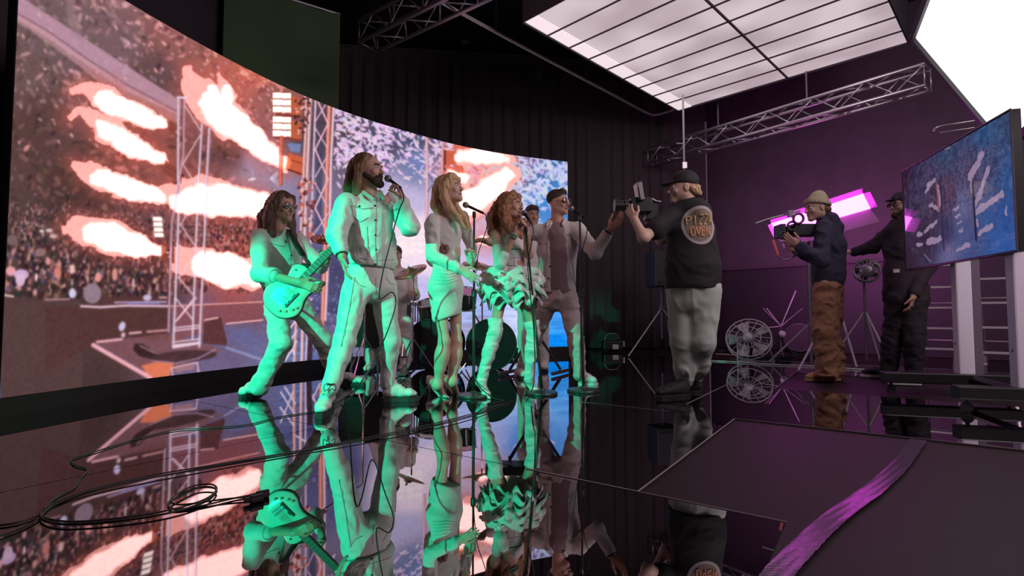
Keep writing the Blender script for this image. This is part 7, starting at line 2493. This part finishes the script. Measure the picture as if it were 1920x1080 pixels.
# ------------------------------------------------------------------ HOODED man
J = dict(neck=P(1700, 410, 5.1), sa=P(1672, 432, 5.16), sb=P(1724, 436, 5.04), ea=P(1638, 462, 5.3), wa=P(1604, 472, 5.42),
         eb=P(1738, 500, 4.96), wb=P(1713, 556, 4.9), ha=P(1685, 560, 5.12), hb=P(1712, 560, 5.04), ka=P(1672, 640, 5.16), kb=P(1714, 640, 5.0),
         na=P(1666, 704, 5.2), nb=P(1716, 706, 5.0))
hla = PZ(1672, 709); toa = PZ(1613, 706)
hlb = PZ(1726, 722); tob = PZ(1664, 720)
J['na'].z = 0.1; J['nb'].z = 0.1
J['ta'] = toa + Vector((0.05, 0, 0.04)); J['tb'] = tob + Vector((0.05, 0, 0.04))
root = person('man in black hooded clothes reaching toward the magenta lamp, left of the big monitor', (P(1695, 600, 5.1).x, 5.1, 0))
hd = dict(c=P(1690, 385, 5.1), fwd=(-1.0, -0.15, -0.05), s=1.02, mouth=0.0, nr=0.056)
hands = [dict(elbow=J['ea'], wrist=J['wa'], tip=P(1575, 470, 5.55), pn=(0, 0.3, -1), thumb=(0, -1, 0), kw=dict(curl=0.5)),
         dict(elbow=J['eb'], wrist=J['wb'], tip=P(1704, 590, 4.9), pn=(-0.6, 0.6, 0), thumb=(-0.7, -0.5, 0), kw=dict(curl=0.35))]
body, R, W = build_body(root, J, SKIN_C, hd, hands)
face_parts(root, R, W, 1.02, 0.0, eyes=False)
glasses(root, W, mat('dark_lens', (0.1, 0.05, 0.1), 0.1, spec=0.8), M_black, False)
Rn = np.array(R)
HOOD = mat('black_hooded_fleece', (0.035, 0.02, 0.032), 0.9, bump=0.1, bscale=60)
v = Vol(0.015)
v.cap(W(-0.055, 0.035, -0.06), W(0, 0.085, -0.10), 0.02, 0.024); v.cap(W(0.055, 0.035, -0.06), W(0, 0.085, -0.10), 0.02, 0.024)
vmesh('beard', [v.mesh(0.005, foldfn=hairfold(98, 0.004, 70))], M_beard, root)
v = Vol(0.02)
v.ell(W(0, -0.03, 0.045), (0.10, 0.12, 0.10), Rn)
v.cap(W(0, -0.06, 0.0), W(0, -0.06, -0.13), 0.10, 0.11)
v.sub('ell', W(0, 0.11, -0.02), (0.08, 0.09, 0.10), Rn, k=0.015)
v.cap(W(-0.04, 0.10, 0.052), W(0.04, 0.10, 0.052), 0.010, side=R @ Vector((0, 1, 0)), sa=3.0)
vmesh('hood', [v.mesh(0.007, fold=0.01, seed=5)], HOOD, root)
side = torso_side(J['sa'], J['sb'])
v = Vol(0.035)
v.cap(P(1700, 424, 5.1), P(1700, 470, 5.1), 0.11, 0.135, side=side, sa=1.5, sb=1.4)
v.cap(P(1700, 470, 5.1), P(1698, 560, 5.08), 0.135, 0.14, side=side, sa=1.4, sb=1.35)
v.cap(J['sa'], J['ea'], 0.08, 0.068); v.cap(J['ea'], J['wa'], 0.066, 0.048)
v.cap(J['sb'], J['eb'], 0.085, 0.072); v.cap(J['eb'], J['wb'].lerp(J['eb'], 0.1), 0.07, 0.055)
v.cut(P(1698, 575, 5.1), (0, 0, -1))
hj = vmesh('hoodie', [v.mesh(0.0095, fold=0.022, fscale=(8, 8, 7), seed=101)], HOOD, root)
bv = bvh_of(hj)
q, n_n = pick(bv, 1681, 508, 0.003)
if q:
    MB().box(q, (0.05, 0.004, 0.035), frame3(n_n)).build('pale_tag', M_white, hj)
trousers(root, J, P(1698, 560, 5.1), 0.13, 1.3, 0.115, 0.09, 0.075, mat('black_trousers', (0.025, 0.016, 0.023), 0.85), fold=0.02, seed=103)
shoe(root, J['na'], hla, toa, 0.1, M_bsh, M_white, 0.048, sole=0.03)
shoe(root, J['nb'], hlb, tob, 0.1, M_bsh, M_white, 0.048, sole=0.03)

# ------------------------------------------------------------------ KEYBOARD PLAYER (mostly hidden behind the others)
dk = 6.15
bxp = P(1000, 600, dk).x
J = {}
for k_, (x, z, y) in dict(neck=(0, 1.64, 0), sa=(-0.19, 1.55, 0), sb=(0.19, 1.55, -0.0), ea=(-0.25, 1.25, -0.05), wa=(-0.17, 1.10, -0.28), eb=(0.25, 1.25, -0.05), wb=(0.17, 1.10, -0.28), ha=(-0.1, 1.0, 0), hb=(0.1, 1.0, 0), ka=(-0.11, 0.54, 0.0), kb=(0.11, 0.54, 0), na=(-0.12, 0.1, 0.02), nb=(0.12, 0.1, 0.02)).items():
    J[k_] = Vector((bxp + x, dk + y, z))
root = person('dark-haired keyboard player standing behind the man in sunglasses, only his face showing', (bxp, dk, 0))
hc = P(998, 405, dk)
hd = dict(c=hc, fwd=(0.25, -1.0, -0.1), s=1.02, mouth=0.0, nr=0.055)
J['neck'] = Vector((hc.x, hc.y + 0.02, hc.z - 0.17))
hands = [dict(elbow=J['ea'], wrist=J['wa'], tip=J['wa'] + Vector((0.02, -0.18, -0.05)), pn=(0, 0, -1), thumb=(1, 0, 0), kw=dict(curl=0.35)),
         dict(elbow=J['eb'], wrist=J['wb'], tip=J['wb'] + Vector((-0.02, -0.18, -0.05)), pn=(0, 0, -1), thumb=(-1, 0, 0), kw=dict(curl=0.35))]
body, R, W = build_body(root, J, SKIN_C, hd, hands)
face_parts(root, R, W, 1.02, 0.0)
Rn = np.array(R)
v = Vol(0.02)
v.ell(W(0, -0.024, 0.052), (0.084, 0.102, 0.084), Rn); v.ell(W(0, 0.05, 0.092), (0.062, 0.04, 0.03), Rn)
v.sub('ell', W(0, 0.105, -0.015), (0.075, 0.07, 0.085), Rn, k=0.01); v.sub('cap', W(-0.1, 0.02, -0.08), W(0.1, 0.02, -0.08), 0.085, k=0.01)
vmesh('hair', [v.mesh(0.006, foldfn=hairfold(110, 0.005, 80, (1, 1, 1)))], M_hairs, root)
side = Vector((1, 0, 0))
v = Vol(0.03)
jacket_torso(v, J, J['neck'], Vector((bxp, dk, 1.42)), Vector((bxp, dk, 0.98)), 0.13, 1.4, 0.125, 1.35, 0.13, 1.4, side)
for q in 'ab':
    v.cap(J['s' + q], J['e' + q], 0.07, 0.06); v.cap(J['e' + q], J['w' + q].lerp(J['e' + q], 0.15), 0.058, 0.045)
vmesh('shirt', [v.mesh(0.011, fold=0.015, seed=111)], COTTON_W, root)
trousers(root, J, Vector((bxp, dk, 1.0)), 0.12, 1.35, 0.095, 0.075, 0.065, COTTON_W, h=0.011)
for q, sx in (('a', -0.12), ('b', 0.12)):
    shoe(root, J['n' + q], Vector((bxp + sx, dk + 0.07, 0)), Vector((bxp + sx, dk - 0.2, 0)), 0.1, M_leather_w, M_sole_d, h=0.008)
# keyboard on X stand
kc = P(1000, 600, 5.72); kc.z = 0
kb_ = thing('keyboard_stand', 'black folding X-shaped keyboard stand behind the man in sunglasses', 'stand', kc)
for yy in (-0.035, 0.035):
    MB().tube([(kc.x - 0.26, kc.y + yy, 0.05), (kc.x + 0.30, kc.y + yy, 0.93)], 0.014, 8).build('leg', M_black, kb_)
    MB().tube([(kc.x + 0.30, kc.y + yy + 0.07, 0.05), (kc.x - 0.26, kc.y + yy + 0.07, 0.93)], 0.014, 8).build('leg', M_black, kb_)
for x in (-0.26, 0.30):
    bevel(MB().box((kc.x + x, kc.y, 0.03), (0.035, 0.46, 0.035), Matrix.Rotation(-0.5, 3, 'Z')).build('foot_bar', M_dsteel, kb_), 0.006)
    MB().box((kc.x + x, kc.y, 0.94), (0.035, 0.36, 0.03)).build('support_arm', M_black, kb_)
MB().lathe([(0.03, -0.06), (0.03, 0.1)], (kc.x + 0.02, kc.y, 0.49), (0, 1, 0), 14).build('pivot', M_black, kb_)
kk = thing('keyboard', 'black stage keyboard hidden behind the group, resting on the X stand', 'keyboard', (kc.x + 0.0, kc.y, 0.957))
bevel(MB().box((kc.x - 0.03, kc.y, 1.005), (0.98, 0.28, 0.09)).build('case', M_black, kk), 0.01)
kw_ = MB()
for i in range(36):
    kw_.box((kc.x - 0.03 - 0.46 + i * 0.0262, kc.y + 0.06, 1.055), (0.0245, 0.13, 0.012))
kw_.build('white_keys', M_white, kk, kind='stuff')

# ------------------------------------------------------------------ DRUMMER (seated, mostly hidden behind the long-haired singer)
dd_ = 6.45
bxp = P(744, 560, dd_).x
pos = dict(neck=(0, 1.22, 0), sa=(-0.18, 1.14, 0), sb=(0.18, 1.14, 0), ea=(-0.27, 0.86, -0.05), wa=(-0.12, 0.84, -0.28), eb=(0.24, 0.88, -0.1), wb=(0.245, 0.93, -0.32), ha=(-0.1, 0.55, 0), hb=(0.1, 0.55, 0), ka=(-0.2, 0.56, -0.42), kb=(0.2, 0.56, -0.42), na=(-0.2, 0.1, -0.4), nb=(0.2, 0.1, -0.4))
J = {k_: Vector((bxp + x, dd_ + y, z)) for k_, (x, z, y) in pos.items()}
root = person('drummer in white seated behind the drum kit, arm showing right of the bearded singer', (bxp, dd_, 0))
hd = dict(c=Vector((bxp - 0.02, dd_ - 0.03, 1.38)), fwd=(0.2, -1, 0), s=1.0, nr=0.055)
hands = [dict(elbow=J['ea'], wrist=J['wa'], tip=J['wa'] + Vector((0.08, -0.12, -0.02)), pn=(0, 0, -1), thumb=(1, 0, 0), kw=dict(curl=0.9, tcurl=0.8)),
         dict(elbow=J['eb'], wrist=J['wb'], tip=J['wb'] + Vector((0.1, -0.1, 0.01)), pn=(0, 0, -1), thumb=(-1, 0, 0), kw=dict(curl=0.9, tcurl=0.8))]
body, R, W = build_body(root, J, SKIN_A, hd, hands)
face_parts(root, R, W)
Rn = np.array(R)
v = Vol(0.02)
v.ell(W(0, -0.024, 0.052), (0.084, 0.102, 0.084), Rn)
v.sub('ell', W(0, 0.105, -0.015), (0.075, 0.07, 0.085), Rn, k=0.01)
vmesh('hair', [v.mesh(0.006, foldfn=hairfold(120, 0.005, 80, (1, 1, 1)))], M_hairs, root)
v = Vol(0.03)
jacket_torso(v, J, J['neck'], Vector((bxp, dd_, 1.0)), Vector((bxp, dd_, 0.55)), 0.13, 1.4, 0.13, 1.35, 0.15, 1.4, Vector((1, 0, 0)))
for q in 'ab':
    v.cap(J['s' + q], J['e' + q], 0.07, 0.062); v.cap(J['e' + q], J['w' + q].lerp(J['e' + q], 0.4), 0.058, 0.05)
vmesh('shirt', [v.mesh(0.011, fold=0.015, seed=121)], COTTON_W, root)
trousers(root, J, Vector((bxp, dd_, 0.6)), 0.13, 1.35, 0.095, 0.078, 0.065, COTTON_W, h=0.011)
for q, sx in (('a', -0.2), ('b', 0.2)):
    shoe(root, J['n' + q], Vector((bxp + sx, dd_ - 0.35, 0)), Vector((bxp + sx, dd_ - 0.62, 0)), 0.1, M_leather_w, M_sole_d, h=0.008)
st_ = thing('drum_throne', 'round black stool under the drummer', 'stool', (bxp, dd_ + 0.02, 0))
MB().lathe([(0.16, 0), (0.17, 0.02), (0.17, 0.07), (0.14, 0.09)], (bxp, dd_ + 0.02, 0.36), (0, 0, 1), 24).build('seat', M_black, st_)
MB().tube([(bxp, dd_ + 0.02, 0.15), (bxp, dd_ + 0.02, 0.37)], 0.018, 8).build('post', M_dsteel, st_)
for k_ in range(3):
    a = k_ * 2.094 + 0.5
    MB().tube([(bxp, dd_ + 0.02, 0.25), (bxp + 0.27 * math.cos(a), dd_ + 0.02 + 0.27 * math.sin(a), 0.012)], 0.012, 6).build('leg', M_dsteel, st_)

# ------------------------------------------------------------------ DRUMS
M_shell = mat('dark_wine_lacquer', (0.05, 0.012, 0.02), 0.15, coat=0.8)
M_head = mat('black_drum_head', (0.02, 0.018, 0.02), 0.25)
M_chr = mat('chrome', (0.6, 0.58, 0.6), 0.15, metal=1.0)


def drum(name, label, c, axis, r, depth, mh, legs=None, group=None, base_z=None):
    axis = Vector(axis).normalized()
    t = thing(name, label, 'drum', (c.x, c.y, base_z if base_z is not None else 0))
    MB().lathe([(r, -depth / 2), (r, depth / 2)], c, axis, 36).build('shell', M_shell, t, smooth=False)
    a = axis.cross(Vector((0, 0.1, 1))).normalized(); b_ = axis.cross(a).normalized()
    for s_ in (-1, 1):
        MB().tube(ringpts(c + axis * depth / 2 * s_, a, b_, r + 0.008, 36), 0.011, 6, closed=True).build('hoop', M_black if r > 0.2 else M_chr, t, smooth=True)
        MB().lathe([(r * 0.5, 0), (r * 0.985, 0.0), (r * 0.985, 0.004)], c + axis * (depth / 2 * s_ - 0.001), axis * s_, 36).build('drum_head', mh, t)
    for k_ in range(8):
        an = 2 * math.pi * k_ / 8 + 0.2
        d = a * math.cos(an) + b_ * math.sin(an)
        MB().tube([c + d * (r + 0.012) - axis * depth * 0.42, c + d * (r + 0.012) + axis * depth * 0.42], 0.004, 5).build('tension_rod', M_chr, t)
    return t


c1_ = P(818, 648, 6.4); c1_.z = 0.30
b1 = drum('bass_drum', 'left of two big black bass drums, behind the legs of the blonde singer', c1_, (-0.25, -1, 0), 0.285, 0.42, M_head)
c2_ = P(921, 648, 6.35); c2_.z = 0.30
b2 = drum('bass_drum', 'right of two big black bass drums, behind the boots of the ruffled-skirt singer', c2_, (0.05, -1, 0), 0.285, 0.42, M_head)
for b_, c_ in ((b1, c1_), (b2, c2_)):
    for s_ in (-1, 1):
        MB().tube([(c_.x + s_ * 0.24, c_.y - 0.12, 0.16), (c_.x + s_ * 0.34, c_.y - 0.24, 0.012)], 0.008, 6).build('spur', M_chr, b_)


def cymbal(label, c, tilt, r, base, m=None, arm=None):
    q = tripod('cymbal_stand', 'stand under: ' + label if False else 'chrome stand carrying ' + label, 'stand', base, arm.z if arm else c.z - 0.02, 0.26, M_chr, 0.009, 0.4, 0.4)
    if arm:
        MB().tube([(base.x, base.y, arm.z), c], 0.007, 6).build('boom_arm', M_chr, q)
    t = thing('cymbal', label, 'cymbal', c)
    MB().lathe([(r, 0), (r * 0.6, 0.012), (r * 0.25, 0.022), (r * 0.2, 0.04), (0.01, 0.05)], c, tilt, 36).build('bow', m or M_cym, t, smooth=True)
    MB().lathe([(0.012, 0.05), (0.012, 0.07), (0.006, 0.08)], c, tilt, 10).build('wing_nut', M_chr, t)
    return t


M_cym = mat('dark_bronze', (0.38, 0.17, 0.12), 0.35, metal=0.75)
c = P(770, 510, 5.75)
cymbal('large bronze cymbal between the bearded singer and the blonde singer', c, (-0.35, -0.5, 1), 0.19, Vector((c.x + 0.02, c.y + 0.05, 0)))
c = P(603, 449, 5.7)
cymbal('small bronze cymbal behind the guitarist fretting hand', c, (0.3, -0.6, 1), 0.12, P(682, 600, 5.85) * Vector((1, 1, 0)) if False else Vector((P(684, 600, 5.85).x, 5.85, 0)), arm=Vector((0, 0, 1.22)))
c = P(893, 498, 6.2)
cymbal('dark bronze cymbal behind the hand of the blonde singer', c, (0.2, -0.4, 1), 0.17, Vector((P(904, 600, 6.2).x, 6.2, 0)))
t1 = P(872, 560, 6.3)
tm = drum('rack_tom', 'small dark tom drum with a magenta highlight painted on, right of the blonde singer skirt', t1, (0.1, -0.45, 1), 0.13, 0.2, mat('magenta_lit_head', (0.75, 0.08, 0.45), 0.4), base_z=t1.z - 0.12)  # magenta light on the tom is put into the head colour
MB().tube([t1, Vector((c2_.x - 0.15, c2_.y, 0.56))], 0.012, 6).build('mount_arm', M_chr, tm)
t1 = P(805, 582, 6.3)
tm = drum('rack_tom', 'small dark tom drum over the left bass drum, left of the blonde singer', t1, (-0.1, -0.45, 1), 0.13, 0.2, M_head, base_z=t1.z - 0.12)
MB().tube([t1, Vector((c1_.x, c1_.y, 0.57))], 0.012, 6).build('mount_arm', M_chr, tm)
# rack bar with hanging black fringe, table with black skirt behind the singer
rk = thing('drum_rack', 'pale metal rack bar behind the bearded singer at knee height of the drummer', 'rack', (P(775, 570, 6.4).x, 6.4, 0))
MB().box(P(776, 570, 6.4), (0.42, 0.04, 0.045)).build('bar', M_steel, rk)
for x in (752, 800):
    q = P(x, 570, 6.4)
    MB().tube([(q.x, q.y, q.z), (q.x, q.y, 0.012)], 0.014, 8).build('post', M_steel, rk)
for i in range(9):
    q = P(760 + i * 4.6, 588, 6.38)
    MB().box(q, (0.014, 0.02, 0.16 + 0.05 * (i % 3))).build('hanging_chime', M_steel if i % 3 == 0 else M_black, rk)
tq = P(684, 610, 6.15)
tb_ = thing('equipment_table', 'small table with black cloth skirt behind the legs of the bearded singer', 'table', (tq.x, tq.y, 0))
MB().box((tq.x, tq.y, 0.775), (0.50, 0.42, 0.03)).build('tabletop', M_black, tb_)
vs = []; N_ = 64
for z in (0.28, 0.52, 0.76):
    for i in range(N_):
        a = 2 * math.pi * i / N_
        sx = math.copysign(abs(math.cos(a)) ** 0.35, math.cos(a)); sy = math.copysign(abs(math.sin(a)) ** 0.35, math.sin(a))
        w_ = 0.01 * math.sin(i * 1.9) * (0.78 - z) * 2
        vs.append((tq.x + sx * (0.25 + w_), tq.y + sy * (0.21 + w_), z))
MB().add(vs, [(j * N_ + i, j * N_ + (i + 1) % N_, (j + 1) * N_ + (i + 1) % N_, (j + 1) * N_ + i) for j in range(2) for i in range(N_)]).build('cloth_skirt', M_blackmat, tb_, smooth=True)
for sx in (-1, 1):
    for sy in (-1, 1):
        MB().tube([(tq.x + sx * 0.2, tq.y + sy * 0.16, 0.76), (tq.x + sx * 0.2, tq.y + sy * 0.16, 0.005)], 0.014, 6).build('leg', M_dsteel, tb_)
q = PZ(757, 703)
pd = thing('drum_pedal', 'chrome bass drum pedal on the floor behind the right boot of the bearded singer', 'pedal', (q.x, q.y, 0))
MB().box((q.x, q.y, 0.015), (0.10, 0.28, 0.015)).build('base_plate', M_chr, pd)
MB().box((q.x, q.y, 0.06), (0.07, 0.24, 0.01), Matrix.Rotation(0.3, 3, 'X')).build('footboard', M_chr, pd)
for s_ in (-1, 1):
    MB().tube([(q.x + s_ * 0.05, q.y - 0.1, 0.02), (q.x + s_ * 0.05, q.y - 0.1, 0.2)], 0.007, 6).build('post', M_chr, pd)
MB().tube([(q.x - 0.06, q.y - 0.1, 0.2), (q.x + 0.06, q.y - 0.1, 0.2)], 0.007, 6).build('axle', M_chr, pd)
MB().tube([(q.x, q.y - 0.1, 0.2), (q.x, q.y - 0.04, 0.34)], 0.004, 6).build('beater', M_chr, pd)


# ------------------------------------------------------------------ MICROPHONE STANDS
M_std = mat('black_stand_enamel', (0.03, 0.03, 0.03), 0.35)


def micstand(label, base, top, r=0.135):
    t = thing('microphone_stand', label, 'stand', (base.x, base.y, 0))
    MB().lathe([(r, 0.002), (r, 0.012), (r * 0.97, 0.022), (0.03, 0.032), (0.018, 0.05)], (base.x, base.y, 0), (0, 0, 1), 40).build('round_base', M_std, t)
    b = Vector((base.x, base.y, 0.03))
    md = b.lerp(top, 0.55)
    MB().tube([b, md], 0.0125, 10).build('lower_tube', M_std, t, smooth=True)
    MB().tube([md, top], 0.0085, 10).build('upper_tube', M_std, t, smooth=True)
    MB().lathe([(0.018, -0.03), (0.021, -0.02), (0.021, 0.03), (0.014, 0.04)], md, (top - b).normalized(), 14).build('clutch', M_std, t)
    MB().lathe([(0.012, -0.01), (0.015, 0.0), (0.015, 0.035), (0.01, 0.045)], top - Vector((0, 0, 0.02)), (0, 0, 1), 12).build('clip', M_std, t)
    return t


b1 = PZ(888, 744)
t1 = P(889, 402, b1.y)
micstand('black straight microphone stand with round base in front of the blonde singer', b1, t1)
m1h = P(868, 382, b1.y - 0.02); m1t = P(907, 400, b1.y + 0.02)
m1t.z -= 0.0
mic('microphone', 'microphone clipped on the stand in front of the blonde singer', m1h, m1t)
o = MB().tube(smoothpath([m1t, P(911, 404, b1.y), P(913, 425, b1.y), P(905, 450, b1.y), P(896, 480, b1.y - 0.02), P(890, 540, b1.y - 0.02), P(889, 640, b1.y - 0.02), P(889, 700, b1.y - 0.03), P(900, 726, b1.y - 0.1), PZ(925, 746, 0.03), PZ(945, 752, 0.007), PZ(915, 757, 0.007)], 6), 0.004, 6).build('microphone_cable', M_cable, None, smooth=True)
tag(o, 'thin black cable running down the microphone stand of the blonde singer', 'cable')
b2_ = PZ(1016, 739)
micstand('black microphone stand leaning left, without microphone, before the ruffled-skirt singer', b2_, P(986, 428, b2_.y - 0.25), 0.13)
b3 = PZ(1094, 734)
t3 = P(1087, 408, b3.y)
micstand('black microphone stand with round base in front of the man in sunglasses', b3, t3, 0.14)
mic('microphone', 'microphone clipped on the stand in front of the man in sunglasses', P(1067, 388, b3.y - 0.02), P(1096, 408, b3.y + 0.02))
o = MB().tube(smoothpath([P(1096, 408, b3.y + 0.02), P(1100, 416, b3.y), P(1100, 440, b3.y), P(1092, 470, b3.y - 0.01), P(1089, 520, b3.y - 0.02), P(1089, 640, b3.y - 0.02), P(1090, 700, b3.y - 0.02), PZ(1100, 722, 0.04)], 6), 0.004, 6).build('microphone_cable', M_cable, None, smooth=True)
tag(o, 'thin black cable on the microphone stand of the man in sunglasses', 'cable')
